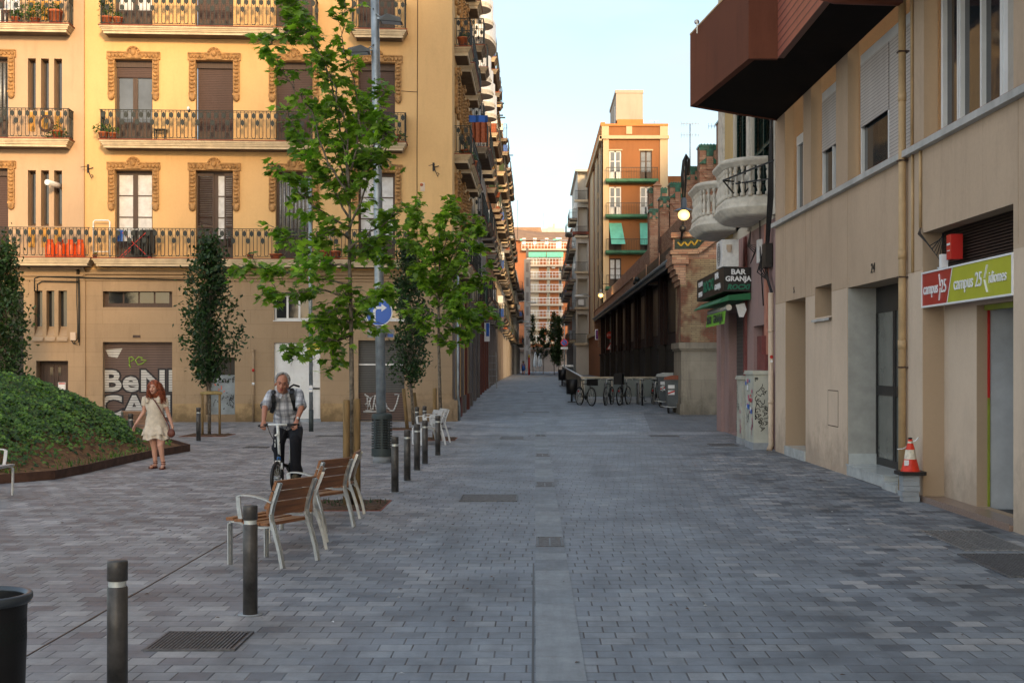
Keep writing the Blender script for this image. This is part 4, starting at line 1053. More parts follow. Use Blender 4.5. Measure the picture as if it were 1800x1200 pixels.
# ------------------------------------------------------------------ right-hand beige building
XR=lambda y:5.18-.0117*y
aR=math.atan(.0117)
rb=thing('beige_building','beige rendered building on the right with ledge, shuttered windows and dark red overhanging bay','building',(XR(0),0,0))
RM=Matrix.Translation((XR(0),0,0))@Matrix.Rotation(R(-90)+aR,4,'Z')      # local x = -distance, local y = into the wall
def yr(px): k=(px-PX)/F; return 5.18/(k+.0117)
def RB(): return MB(RM)
def RBl(): return MB(Matrix.Rotation(R(-90)+aR,4,'Z'))
def rbuild(q,name,m,parent=rb): return q.build(name,m,parent)
def hz(py,px): y=yr(px); return HC+(PY-py)*y/F
YF=27.55
OP=dict(n5=(26.5,24.65),niche=(23.86,22.6),e24=(21.5,18.55),camp=(17.5,14.3))
holes=[(-26.5,-24.65,.005,hz(530,1381),.6),(-23.86,-22.6,2.56,3.09,.35),(-21.5,-18.55,.005,2.95,.49),(-17.5,-14.3,.005,3.43,.28)]
LZ=4.58
q=RBl(); q.wall(-YF,6,0,LZ-.07,holes,m=0,mj=1); q.build('wall',[M['beige'],M['tanjamb']],rb)
q=RBl()                                              # panel joints, slightly recessed dark lines set proud 2 mm
for px in (1381,1416,1427,1461,1490,1602,1622,1790):
    y=yr(px); q.box(-y-.006,-y+.006,-.0025,.0,2.95 if px in(1416,1381) else 3.0,LZ-.08)
zj=2.96
for a,b_ in ((27.5,26.6),(24.6,23.95),(22.5,21.6),(18.4,17.6)): q.box(-a,-b_,-.0025,0,zj-.006,zj+.006)
q.build('panel_joint',M['tanjamb'],rb)
q=RBl()                                              # paler lower render
for a,b_ in ((27.54,26.51),(24.64,23.87),(22.59,21.51),(18.54,17.51),(14.29,-5)):
    q.box(-a,-b_,-.004,-.0005,.0,zj-.01)
q.box(-23.86,-22.6,-.004,-.0005,0,2.555)
q.build_split('lower_render',M['beigel'],rb)
q=RBl(); q.box(-YF-.03,6,-.09,.02,LZ-.085,LZ); q.build('ledge',M['ledge'],rb)
q=RBl(); q.box(-YF-.03,6,-.06,.18,LZ,LZ+.02); q.build('ledge_tiles',M['tile'],rb)
# upper storey: recessed windows between piers
q=RBl()
ops=[(26.57,24.86),(24.2,22.3),(21.5,18.07),(17.46,14.3)]
q.wall(-YF,6,LZ+.02,9.6,[(-a,-b_,LZ+.021,7.4,.18) for a,b_ in ops],m=0,mj=1); q.build('upper_wall',[M['beige'],M['tanjamb']],rb)
q=RBl(); q.add([(-YF,0,0),(-YF,0,9.6),(-YF,12,9.6),(-YF,12,0)],[(0,1,2,3)]); q.box(-YF+.01,6,.01,12,9.6,9.8); q.build('end_wall_and_roof',M['beige'],rb)
def alu_win(a,b_,z0,z1,blind=0,split=2,yd=.17,shut=None):
    # a far, b near
    q=RBl(); w=(a-b_)
    q.box(-a,-b_,yd,yd+.05,z0,z0+.07); q.box(-a,-b_,yd-.02,yd+.05,z1-.18,z1)
    for i in range(split+1): x=-a+(w-.07)*i/split; q.box(x,x+.07,yd-.015,yd+.051,z0+.07,z1-.18)
    f_=q.build('window',M['whitewood'],rb)
    q=RBl(); q.box(-a+.02,-b_-.02,yd+.03,yd+.04,z0+.03,z1-.1); q.build('pane',M['glass'],f_)
    if shut:
        for (s0,s1,zz) in shut:
            q=RBl(); x0=-a+w*s0+.06; x1=-a+w*s1-.01; q.box(x0,x1,yd-.035,yd-.017,zz,z1-.16); q.build('roller_blind',M['white_shutter'],f_)
alu_win(26.2,25.0,LZ+.05,6.1,split=2)
alu_win(24.0,22.4,LZ+.04,6.5,split=2,shut=[(0,1,5.45)])
alu_win(21.3,18.1,LZ+.04,6.55,split=2,shut=[(0,.52,5.42),(.52,1,LZ+.1)])
# large near window with side casement
q=RBl(); a,b_=17.2,14.75; yd=.16; z0,z1=LZ+.04,7.2
q.box(-a,-b_,yd,yd+.06,z0,z0+.09); q.box(-a,-b_,yd-.02,yd+.06,6.55,z1); 
for x in (-a,-a+.62,-a+.70,-a+1.45,-b_-.35): q.box(x,x+(.08 if x>-b_-.4 or x<-a+.5 else .055),yd-.02,yd+.061,z0+.09,6.55)
q.box(-b_-.30,-b_,yd-.01,yd+.05,z0,6.55); f_=q.build('window',M['whitewood'],rb)
q=RBl(); q.box(-a+.08,-b_-.3,yd+.035,yd+.045,z0+.05,6.6); q.build('pane',M['glass'],f_)
q=RBl(); q.box(-14.74,-14.31,.10,.175,LZ+.03,7.3); q.build('grey_panel',M['tilegrey'],rb)
# number 5 alcove
q=RBl(); q.box(-26.49,-24.66,.585,.60,.18,hz(530,1381)); q.build('door',M['tanjamb'],rb)
q=RBl(); q.box(-26.49,-24.66,-.03,.58,0,.178); q.build('step',M['marble'],rb)
# niche
q=RBl(); q.box(-23.85,-22.61,.33,.35,2.56,3.09); q.build('niche_window',M['brown'],rb)
q=RBl(); q.add([(-23.9,-.06,2.52),(-22.55,-.06,2.52),(-22.55,.34,2.60),(-23.9,.34,2.60),(-23.9,-.06,2.48),(-22.55,-.06,2.48)],[(0,1,2,3),(0,4,5,1)]); q.build('sill',M['ledge'],rb)
# entrance 24
q=RBl(); q.box(-21.495,-21.47,.002,.49,.33,2.94); q.build('tiled_reveal',M['tilegrey'],rb)
q=RBl(); q.box(-21.469,-21.43,.003,.435,.166,.35); q.box(-21.49,-19.3,-.02,.49,.01,.165); q.box(-21.50,-19.28,-.035,.489,.166,.185); q.box(-19.27,-18.57,-.06,.48,.0,.10); q.build('marble_step',M['marble'],rb)
q=RBl(); q.box(-21.47,-18.56,.44,.48,.165,.30); q.box(-21.47,-18.56,.44,.48,1.27,1.42); q.box(-21.47,-18.56,.44,.48,2.55,2.95)
for x in (-21.47,-20.5,-20.42,-19.4): q.box(x,x+.06,.435,.485,.30,2.55)
f_=q.build('door',M['black'],rb)
M['frost']=mat('frosted_glass',(.13,.135,.12),.18,var=.15,scale=2,bump=0,spec=.6)
q=RBl(); q.box(-21.45,-18.58,.455,.465,.28,2.6); q.build('pane',M['frost'],f_)
q=RBl(); text_faces('24',.20,Matrix.Translation((-yr(1535),-.012,hz(472,1535)))@TX,q,0,font_shear=.2,spacing=1.2); q.build('house_number',M['blacksteel'],rb)
q=RBl(); text_faces('5',.16,Matrix.Translation((-yr(1396.5),-.012,hz(510,1397)))@TX,q,0); q.build('house_number',M['blacksteel'],rb)
# meter hatch
a,b_=yr(1456),yr(1474); z0,z1=hz(750,1470),hz(685,1458)
q=RBl()
for e in ((-a,-b_,z0,z0+.012),(-a,-b_,z1-.012,z1),(-a,-a+.012,z0,z1),(-b_-.012,-b_,z0,z1)): q.box(e[0],e[1],-.0085,-.0045,e[2],e[3],1)
q.box(-a+.013,-b_-.013,-.007,-.0045,z0+.013,z1-.013,0); q.build('meter_hatch',[M['beigel'],M['brown']],rb)
# language school recess
q=RBl()
bw=.27
q.wall(-17.49,-14.31,.06,2.62,[(-16.25,-14.31,.06,2.45,.13)],y=bw,m=0,mj=1); q.build('shop_wall',[M['beigel'],M['tanjamb']],rb)
q=RBl(); q.box(-17.49,-14.31,-.03,.27,0,.06); q.box(-17.5,-14.30,-.045,-.031,.0,.075); q.build('granite_plinth',M['granite'],rb)
q=RBl()
for k in range(22): z=2.66+k*.036; q.add([(-17.3,.20,z),(-14.31,.20,z),(-14.31,.235,z+.03),(-17.3,.235,z+.03)],[(0,1,2,3)])
q.build('louvre',M['brown'],rb)
q=RBl(); q.box(-17.49,-14.31,.24,.26,2.62,3.43); q.build('louvre_back',M['black'],rb)
q=RBl(); q.box(-16.25,-16.22,bw+.128,bw+.15,.06,1.35,1); q.box(-16.25,-16.22,bw+.128,bw+.15,1.35,2.45,0); q.box(-16.22,-14.31,bw+.08,bw+.16,2.39,2.45,1); q.build('door_frame',[M['signred'],mat('lime_paint',(.25,.30,.03),.5)],rb)
q=RBl(); q.box(-16.26,-16.235,bw+.16,bw+1.9,.0,2.6); q.box(-16.2,-13,bw+1.9,bw+1.95,0,2.6); q.box(-16.2,-13,bw+.18,bw+1.9,2.46,2.5); q.build('inner_wall',mat('white_inner_wall',(.50,.52,.53),.8,var=.12),rb)
q=RBl(); q.box(-16.2,-13,bw+.02,bw+1.9,.02,.03); q.build('door_mat',M['black'],rb)
t=thing('alarm_box','red alarm box above the language school sign','alarm box',(0,0,0)); t.matrix_world=Matrix(); 
t.location=(XR(yr(1665)),yr(1665),hz(456,1665)); t.rotation_euler=(0,0,R(-90)+aR)
q=MB(); q.box(-.09,.09,.02,.16,0,.30); q.build('casing',M['signred'],t)
q=MB(); q.box(-.06,.05,.012,.019,.17,.195); q.box(-.05,.04,.012,.019,.10,.11); q.build('lettering',M['signwhite'],t)
t=thing('sensor','small white sensor beside the red alarm box','sensor',(XR(yr(1653)),yr(1653),hz(470,1653)),R(-90)+aR)
q=MB(); q.box(-.05,.05,.0,.08,0,.16); q.lathe((0,0,0),[(.03,-.02),(.045,0)],8); q.build('casing',M['signwhite'],t)
# the language school sign
t=thing('shop_sign','long red and lime green shop sign of the language school with white lettering','shop sign',(XR(16)+.072,16,0),R(-90)+aR)
x0,x1=-17.5+16,-14.28+16; zb,zt=2.47,2.92
M['campred']=mat('sign_dark_red',(.36,.025,.02),.4,var=.06,bump=0); M['lime']=mat('sign_lime',(.40,.43,.03),.4,var=.05,bump=0)
q=MB(); q.box(x0,x1,-.095,-.03,zb,zb+.022); q.box(x0,x1,-.095,.0,zt-.022,zt); q.box(x0,x0+.02,-.095,.0,zb+.022,zt-.022); q.box(x1-.02,x1,-.095,.0,zb+.022,zt-.022); q.build('frame',M['signwhite'],t)
xs_a=x0+1.02; xs_b=x0+1.22
q=MB(); q.add([(x0+.02,-.085,zb+.02),(xs_a,-.085,zb+.02),(xs_b,-.085,zt-.02),(x0+.02,-.085,zt-.02)],[(0,1,2,3)]); q.box(x0+.02,x1-.02,-.08,.01,zb+.02,zt-.02); q.build('red_field',M['campred'],t)
q=MB(); q.add([(xs_a+.02,-.087,zb+.02),(x1-.02,-.087,zb+.02),(x1-.02,-.087,zt-.02),(xs_b+.02,-.087,zt-.02)],[(0,1,2,3)]); q.build('green_field',M['lime'],t)
q=MB(); q.add([(xs_a,-.089,zb+.02),(xs_a+.03,-.089,zb+.02),(xs_b+.03,-.089,zt-.02),(xs_b,-.089,zt-.02)],[(0,1,2,3)]); q.build('divider',M['signwhite'],t)
zc=(zb+zt)/2
q=MB()
text_faces('campus',.205,TXf((x0+.39,-.092,zc)),q,offset=.001,xs=.98); text_faces('25',.225,TXf((x0+.91,-.092,zc)),q,offset=.001)
q.bar((x0+.735,-.092,zc+.16),(x0+.785,-.092,zc+.01),.008,.016,up=(0,1,0)); q.bar((x0+.785,-.092,zc-.01),(x0+.735,-.092,zc-.16),.008,.016,up=(0,1,0))
text_faces('campus',.215,TXf((xs_b+.43,-.094,zc)),q,offset=.001,xs=1.08); text_faces('25',.235,TXf((xs_b+.96,-.094,zc)),q,offset=.001)
q.bar((xs_b+1.25,-.094,zc+.15),(xs_b+1.16,-.094,zc+.01),.008,.025,up=(0,1,0)); q.bar((xs_b+1.16,-.094,zc-.01),(xs_b+1.25,-.094,zc-.15),.008,.025,up=(0,1,0))
text_faces('idiomes',.18,TXf((xs_b+1.56,-.094,zc)),q,offset=.001,font_shear=.12,xs=.98)
q.build('lettering',M['signwhite'],t)
# downpipes
t=thing('downpipe','cream downpipe on the beige building beside the entrance marked 24','downpipe',(XR(18.2)-.07,18.2,0))
q=MB(); q.cyl((0,0,0.05),(0,0,6.6),.05,.05,16)
for z in (1.95,3.15,5.25): q.cyl((0,0,z),(0,0,z+.12),.056,.056,16)
q.build('pipe',M['pipe'],t)
q=MB()
for z in (1.7,2.9,4.45,5.9): q.box(-.06,.08,-.06,.06,z,z+.02)
q.build_split('pipe_clamp',M['brown'],t)
q=MB(); q.tube([(0,0,6.57),(-.9,0,6.60),(-1.05,0,6.63),(-1.08,0,6.8),(-1.08,0,8.5)],.055,12); q.build('horizontal_run',mat('dark_red_pipe',(.16,.05,.03),.5,bump=0),t)
t=thing('thin_pipe','thin cream conduit running down just right of the big downpipe','pipe',(XR(17.9)-.02,17.9,0))
q=MB(); q.cyl((0,0,2.95),(0,0,4.49),.02,.02,8); q.cyl((.0,.02,4.6),(.0,.02,8),.02,.02,8); q.build('pipe',M['pipe'],t)
t=thing('conduit','grey cable conduit ending in loose wires above the shop sign','pipe',(XR(17.5)-.02,17.55,0))
q=MB(); q.cyl((0,0,3.5),(0,0,4.49),.02,.02,8); q.build('pipe',M['pipe'],t)
q=MB(); rs=random.Random(4)
for k in range(5): q.tube([(0,0,3.5),(-.03,-.1*k*.3,3.42),(.05,-.25-.1*k,3.25-.05*k),(.1,-.5-.05*k,3.3+.02*k)],.006,4)
q.build('loose_wires',M['black'],t)
t=thing('downpipe','pale downpipe at the far corner of the beige building, with round stickers','downpipe',(4.80,27.75,0))
q=MB(); q.tube([(-.06,-.1,.0),(0,-.03,.12),(0,0,.2),(0,0,3.2)],.055,12)
for z in (.95,2.4): q.cyl((0,0,z),(0,0,z+.06),.062,.062,12)
q.build('pipe',M['beigel'],t)
q=MB(); q.cyl((0,-.058,1.9),(0,-.060,1.9),.035,.035,10,0); q.cyl((0,-.058,1.81),(0,-.060,1.81),.03,.03,10,1); q.build('sticker',[M['signred'],M['signwhite']],t)
# oversailing bay
SZ=6.65
pts=[(3.97,5),(3.93,18.8),(3.9,21.9),(3.43,21.88),(2.96,25.96),(4.03,26.85),(XR(27)+.0,27.5),(XR(20)-.005,20),(XR(5)-.005,5)]
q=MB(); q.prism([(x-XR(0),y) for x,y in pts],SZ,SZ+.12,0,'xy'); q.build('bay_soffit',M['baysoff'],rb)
def wallseg(p,q_,z0,z1,th,m,name,slabs=True):
    k=MB(); p=Vector(p+(0,));q2=Vector(q_+(0,)); d=(q2-p).normalized(); n_=Vector((-d.y,d.x,0))*th
    o_=Vector((XR(0),0,0))
    k.add([p-o_+Vector((0,0,z0)),q2-o_+Vector((0,0,z0)),q2+n_-o_+Vector((0,0,z0)),p+n_-o_+Vector((0,0,z0)),p-o_+Vector((0,0,z1)),q2-o_+Vector((0,0,z1)),q2+n_-o_+Vector((0,0,z1)),p+n_-o_+Vector((0,0,z1))],
      [(0,1,2,3),(7,6,5,4),(0,4,5,1),(1,5,6,2),(2,6,7,3),(3,7,4,0)]); return k.build(name,m,rb)
wallseg((3.425,21.87),(2.955,25.96),SZ-.01,8.0,-.12,M['redbay'],'balcony_parapet')
wallseg((2.965,25.97),(4.03,26.87),SZ-.01,8.0,-.12,M['redbay'],'balcony_parapet')
wallseg((3.9,21.86),(3.43,21.86),SZ-.012,8.0,-.12,M['redbay'],'balcony_parapet')
wallseg((3.955,5),(3.89,21.85),SZ-.008,9.8,-.1,M['redslat'],'bay_cladding')
wallseg((3.9,22.0),(3.95,26.8),SZ+.12,9.8,-.1,M['redbay'],'bay_wall')
wallseg((4.05,26.86),(4.9,27.5),SZ-.01,9.8,-.1,M['redbay'],'bay_wall')
q=MB(); 
for p_,q_ in (((3.36,21.9),(2.9,26.0)),): q.bar((p_[0]+.12-XR(0),p_[1],8.02),(q_[0]+.12-XR(0),q_[1],8.02),.14,.03)
q.build('parapet_cap',M['pipe'],rb)
q=MB(); o_=Vector((XR(0),0,0)); q.ball(Vector((2.99,25.2,8.06))-o_,.05,6); q.bar(Vector((2.97,25.0,8.06))-o_,Vector((2.97,25.0,7.8))-o_,.02,.02); q.build('bracket',M['alu'],rb)
q=MB(); q.prism([(x-XR(0)+.05,y) for x,y in pts[:3]]+[(XR(21.9)-XR(0),21.9),(XR(5)-XR(0),5)],9.8,9.95,0,'xy'); q.build('bay_roof',M['redbay'],rb)
# traffic cone on stacked blocks
cy=17.45; cx=WX(1598,cy)
t=thing('paving_block_stack','stack of five loose grey paving blocks under the traffic cone','blocks',(cx,cy,0))
z=0; rs=random.Random(2)
for k in range(5):
    dx,dy=rs.uniform(-.01,.012),rs.uniform(-.01,.01); q=MB(Matrix.Translation((dx,dy,z))@Matrix.Rotation(rs.uniform(-.06,.06),4,'Z')); q.box(-.105,.105,-.1,.1,.001,.066); b_=q.build('block',M['concrete'],t); z+=.068
t=thing('traffic_cone','orange and dirty white traffic cone standing on a stack of paving blocks','traffic cone',(cx+.015,cy,z+.002))
q=MB(); q.prism([(-.17,-.14),(-.14,-.17),(.14,-.17),(.17,-.14),(.17,.14),(.14,.17),(-.14,.17),(-.17,.14)],0,.045,0,'xy'); q.build('base',M['black'],t)
M['conered']=mat('cone_orange_red',(.62,.035,.012),.45,var=.12,scale=20,bump=0); M['conew']=mat('cone_dirty_white',(.62,.57,.46),.6,var=.3,scale=14,bump=0)
q=MB(); q.lathe((0,0,0),[(.125,.045),(.115,.06),(.078,.20)],28,0); q.lathe((0,0,0),[(.0585,.32),(.036,.40)],28,0); q.lathe((0,0,0),[(.034,.425),(.026,.45),(0,.45)],24,0); q.build('body',M['conered'],t)
q=MB(); q.lathe((0,0,0),[(.079,.199),(.060,.32)],28); q.lathe((0,0,0),[(.037,.40),(.034,.426)],24); q.build('reflective_band',M['conew'],t)
q=MB(); q.lathe((0,0,0),[(.0,.45),(.022,.45),(.03,.47),(0,.475)],12); q.build('tip',M['black'],t)
q=MB(); q.box(-.10,-.04,-.085,-.083,.12,.19); q.build('label_sticker',M['signwhite'],t)
q=MB(); q.tube([(.03,-.02,.42),(.07,-.03,.44),(.10,-.02,.475)],.010,5); q.tube([(-.04,0,.36),(-.09,0,.33),(-.17,-.02,.325)],.006,5); q.build('tape',M['signwhite'],t)

# ------------------------------------------------------------------ the bar building
XB=4.92
M['pink']=plaster('worn_pink_render',(.36,.225,.205),.4,c2=(.25,.19,.18),grain=.2); M['pinkdk']=mat('dark_red_paint',(.17,.05,.045),.7,var=.25,scale=3,bump=.1)
M['stonew']=mat('cream_cast_stone',(.58,.54,.46),.85,var=.16,scale=5,bump=.2,bscale=30); M['cream']=plaster('cream_render',(.56,.50,.40),.15); M['yellowstrip']=plaster('pale_yellow_render',(.52,.38,.18),.15)
M['greenshut']=mat('dark_green_shutter',(.012,.045,.038),.5,var=.2,scale=4,bump=.1)
M['shutgrey']=slats('grey_metal_shutter',(.115,.105,.10),.09)
bb=thing('bar_building','narrow worn pink and cream building with the bar, green shutters and cream stone balustrade balconies','building',(XB,27.6,0))
def PM(): return MB(Matrix.Rotation(R(-90),4,'Z'))
# local x = -(y-27.6)
ly=lambda y:-(y-27.6)
q=PM(); q.wall(ly(36.2),0,0,4.75,[(ly(34.6),ly(32.0),.05,3.05,.3),(ly(30.7),ly(29.0),.1,2.6,.25)]); q.build('wall',M['pink'],bb)
uo=[(ly(33.6),ly(31.5)),(ly(30.9),ly(28.2))]
q=PM(); q.wall(ly(36.2),0,4.75,14,[(a,b_,5.0,7.9,.2) for a,b_ in uo]+[(a,b_,9,11.4,.2) for a,b_ in uo]); q.build('upper_wall',M['cream'],bb)
q=MB(); q.box(0,12,8.6,8.605,0,14); q.box(-.2,12,-.02,8.7,14,14.3); q.build('end_wall_and_roof',M['cream'],bb)
q=PM(); q.box(ly(35.2),ly(33.9),-.02,-.001,4.9,8.6); q.build('yellow_panel',M['yellowstrip'],bb)
q=PM(); q.box(ly(36.2),ly(35.3),-.06,-.001,4.8,13.9); q.box(ly(31.4),ly(31.0),-.06,-.001,4.8,8.7); q.box(ly(28.1),ly(27.65),-.06,-.001,4.8,13.9); q.build_split('pilaster',M['stonew'],bb)
q=PM(); q.box(ly(34.6),ly(32.0),.2,.28,.35,3.05); q.build('metal_shutter',M['shutgrey'],bb)
q=PM(); q.box(ly(34.6),ly(32.0),.19,.22,.05,.35); 
for k in range(6): q.box(ly(34.5),ly(32.1),.17,.19,.08+k*.045,.10+k*.045,1)
q.build('vent_grille',[M['black'],M['ironlight']],bb)
q=PM(); q.box(ly(31.9),ly(31.6),-.05,-.001,0,4.7,0); q.box(ly(29.0),ly(28.7),-.05,-.001,0,4.7,1); q.build('pilaster',[M['pinkdk'],mat('salmon_paint',(.45,.20,.14),.8)],bb)
q=PM(); q.box(ly(36.25),ly(35.4),-.09,-.001,0,3.0); q.build('corner_pilaster',M['pink'],bb)
q=PM(); q.box(ly(30.7),ly(29.0),.2,.24,.1,2.6); q.build('shop_front',M['pinkdk'],bb)
for a,b_ in uo:
    q=PM(); q.box(a,b_,.15,.19,5.0,7.9); w_=q.build('window',M['greenshut'],bb)
    m_=(a+b_)/2
    for (s0,s1,yy,ang) in ((a,m_-.02,.05,0),(m_+.02,b_,.02,0)):
        q=PM()
        q.box(s0,s0+.07,yy,yy+.05,5.0,7.9); q.box(s1-.07,s1,yy,yy+.05,5.0,7.9)
        for zz in (5.0,6.4,7.82): q.box(s0+.07,s1-.07,yy,yy+.049,zz,zz+.08)
        zz=5.1
        while zz<7.8:
            q.add([(s0+.06,yy-.01,zz),(s1-.06,yy-.01,zz),(s1-.06,yy+.045,zz+.05),(s0+.06,yy+.045,zz+.05)],[(0,1,2,3)]); zz+=.085
        q.build('louvred_shutter',M['greenshut'],w_)
def stone_balcony(ya,yb_,z,proj=.95):
    # rounded plan outline on street side, built in building coordinates
    L=yb_-ya; n=44
    def outline(pr,ins):
        pts=[]
        for i in range(n+1):
            t=i/n; yy=ya+ins+(L-2*ins)*t
            e=min(t,1-t)*L; k=min(1,e/.95); f=math.sqrt(max(0,1-(1-k)**2)) if k<1 else 1
            pts.append((-pr*max(.08,f),yy-27.6))
        return pts
    def ring(q,prof):                              # loft outline with list of (projection scale, z)
        L_=[[(x,y,zz) for x,y in outline(pr,max(0,(proj-pr))*.5)] for pr,zz in prof]
        vs=[p for l in L_ for p in l]; m_=n+1; fs=[]
        for i in range(len(prof)-1):
            for k in range(n): fs.append((i*m_+k,i*m_+k+1,(i+1)*m_+k+1,(i+1)*m_+k))
        q.add(vs,fs,0,True); return q
    q=MB(); ring(q,[(.01,z),(proj*.78,z),(proj*.90,z+.06),(proj*.90,z+.09),(proj*.95,z+.11),(proj*.95,z+.14),(proj*1.0,z+.17),(proj,z+.21),(proj*.93,z+.23),(proj*.95,z+.29),(proj*.93,z+.36),(proj*.87,z+.42),(proj*.80,z+.43)])
    ring(q,[(.01,z+.41),(proj*.86,z+.415)]); b_=q.build('balcony',M['stonew'],bb)
    q=MB(); ring(q,[(proj*.80,z+1.04),(proj*.9,z+1.04),(proj*.95,z+1.07),(proj*.96,z+1.11),(proj*1.01,z+1.13),(proj*1.02,z+1.19),(proj*.98,z+1.22),(proj*.78,z+1.22),(proj*.78,z+1.04)]); q.build('top_rail',M['stonew'],b_)
    q=MB(); o_=outline(proj*.87,.06); acc=0; last=None
    bp=[(.0,.41),(.058,.41),(.058,.48),(.028,.50),(.045,.58),(.056,.64),(.045,.71),(.024,.77),(.022,.80),(.036,.85),(.042,.90),(.024,.955),(.045,.975),(.052,1.05)]
    for p_,q_ in zip(o_,o_[1:]):
        p_=Vector(p_+(0,));q_=Vector(q_+(0,)); d=(q_-p_).length
        while acc<=d:
            c=p_+(q_-p_)*(acc/d); q.lathe((c.x,c.y,z),bp,8); acc+=.185
        acc-=d
    q.build('balusters',M['stonew'],b_)
stone_balcony(28.35,31.3,4.86); stone_balcony(32.9,36.1,4.98)
q=MB(); X0=-.55
for y_ in (27.75-27.6,):
    for u,v in (((-.02,.1,5.9),(-.95,1.2,5.62)),((-.95,1.2,5.62),(-.02,1.25,5.55)),((-.95,1.2,5.62),(-.6,1.2,5.2)),((-.02,.3,5.55),(-.75,1.25,5.55)),((-.6,1.2,5.2),(-.35,1.2,5.55)),((-.35,1.2,5.55),(-.02,.9,5.2))): q.bar(u,v,.03,.03)
q.build('iron_bracket',M['black'],bb)
# cables
q=MB(); rs=random.Random(9)
for k in range(5):
    o_=.03*k; q.tube([(-.06-.02*k,.12+o_,8.5),(-.10,.2+o_,6.6),(-.07-.02*k,.18+o_,5.2),(-.10,.5+o_*3,4.3),(-.08-.03*k,1.0+.3*k*.3,3.9-.05*k),(-.10,.6+o_,3.5),(-.08,.2+o_,3.2)],.016,5)
q.box(-.16,-.02,.55,1.0,3.75,4.25); q.tube([(-.04,2.0,5.0),(-.05,1.9,4.2),(-.03,1.6,3.0)],.015,5)
for k in range(4): q.tube([(-.05,3.2,4.75),(-.15,3.0-.1*k,4.4),(-.05,2.6-.1*k,4.2+.05*k),(-.1,2.9,4.0)],.012,4)
q.build('cable_bundle',M['black'],bb)
q=MB(); q.box(-.08,-.001,1.9,2.2,3.95,4.45); q.build('meter_box',M['whitemetal'],bb)
q=MB(); q.box(-.14,-.002,1.15,1.75,1.30,2.35); q.box(-.17,-.002,.6,1.1,1.3,1.95); q.build('red_box',M['pinkdk'],bb)
# bar sign
t=thing('bar_sign','black box sign lettered BAR GRANJA ROCXI projecting from the pink building','shop sign',(4.29,31,3.4))
q=MB(); q.box(0,.62,0,5.1,0,.55); q.build('box',M['black'],t)
M['greentext']=mat('green_sign_lettering',(.01,.16,.09),.5,bump=0)
q=MB(); text_faces('BAR',.165,TXf((.33,-.008,.44)),q,offset=.006,xs=1.1); text_faces('GRANJA',.155,TXf((.33,-.008,.285)),q,offset=.006,xs=1.02); q.build('lettering',M['signwhite'],t)
q=MB(); text_faces('ROCXI',.155,TXf((.33,-.008,.10)),q,offset=.008,font_shear=.25,xs=1.05); q.build('lettering',M['greentext'],t)
q=MB(); 
text_faces('BAR',.2,TXneg((-.008,1.15,.42)),q,offset=.008,xs=1.7); text_faces('GRANJA',.17,TXneg((-.008,1.0,.16)),q,offset=.006,xs=1.6)
text_faces('MENUS',.165,TXneg((-.008,4.3,.40)),q,offset=.007,xs=1.6); text_faces('DIARIS',.165,TXneg((-.008,4.3,.14)),q,offset=.007,xs=1.6); q.build('lettering',M['signwhite'],t)
q=MB(); text_faces('ROCXI',.36,TXneg((-.008,2.7,.27)),q,offset=.012,xs=1.75); q.build('lettering',M['greentext'],t)
M['awning']=mat('dark_green_awning',(.012,.13,.045),.6,var=.2,scale=3,bump=0); M['awnlime']=mat('light_green_awning',(.18,.46,.05),.6,var=.1,scale=3,bump=0)
t=thing('awning_hood','dark green sheet hood under the black bar sign','awning',(4.9,31,3.2))
q=MB(); q.add([(0,0,.17),(-.5,0,.12),(-.72,.15,-.03),(-.72,4.9,-.03),(-.5,5,.12),(0,5,.17)],[(0,1,4,5),(1,2,3,4)]); q.add([(0,0,.02),(-.5,0,0),(-.72,.15,-.06),(-.72,4.9,-.06),(-.5,5,0),(0,5,.02)],[(0,5,4,1),(1,4,3,2)]); q.add([(0,0,.17),(-.5,0,.12),(-.72,.15,-.03),(-.72,.15,-.06),(-.5,0,0),(0,0,.02)],[(0,1,4,5),(1,2,3,4)]); q.add([(-.72,.15,-.03),(-.72,4.9,-.03),(-.72,4.9,-.06),(-.72,.15,-.06)],[(0,1,2,3)]); q.build('sheet',M['awning'],t)
t=thing('awning','rolled awning with light green valance lettered BAR GRANJA','awning',(4.9,31.3,2.95))
q=MB(); q.cyl((-.45,0,.10),(-.45,3.4,.10),.07,.07,10); q.build('roll',M['alu'],t)
q=MB(); q.add([(-.52,0,.03),(-.52,3.4,.03),(-.55,3.4,-.27),(-.55,0,-.27)],[(0,1,2,3)]); q.build('valance',M['awnlime'],t)
q=MB(); text_faces('BAR   GRANJA',.26,TXneg((-.565,1.7,-.12)),q,offset=.006,xs=1.7); q.build('lettering',M['guard'],t)
q=MB(); q.prism([(-.30,.16),(-.1,.2),(-.05,.05),(-.12,-.12),(-.22,-.12)],-.05,-.01,0,'xz'); q.build('end_bracket',M['whitemetal'],t)
t=thing('air_conditioner','white air conditioning unit above the black bar sign','air conditioner',(4.28,31.2,3.98))
q=MB(); q.box(0,.38,0,.95,0,.62); q.build('casing',M['whitemetal'],t)
q=MB(); q.box(.10,.22,-.02,-.001,.38,.5); q.box(.12,.2,-.05,-.021,.33,.42); q.build('junction',M['beigel'],t)
q=MB(); n=20; q.lathe((0,0,0),[(.22,0),(.24,.01),(.26,0)],20); 
q=MB(Matrix.Translation((-.006,.52,.31))@Matrix.Rotation(R(-90),4,'Y')); 
for r in (.06,.12,.18,.24): q.lathe((0,0,0),[(r,0),(r+.012,.004),(r+.02,0)],20)
q.build('fan_grille',M['blacksteel'],t)
q=MB(); q.bar((.1,.1,-.02),(.6,.1,-.02),.03,.03); q.bar((.1,.85,-.02),(.6,.85,-.02),.03,.03); q.build_split('bracket',M['tile'],t)
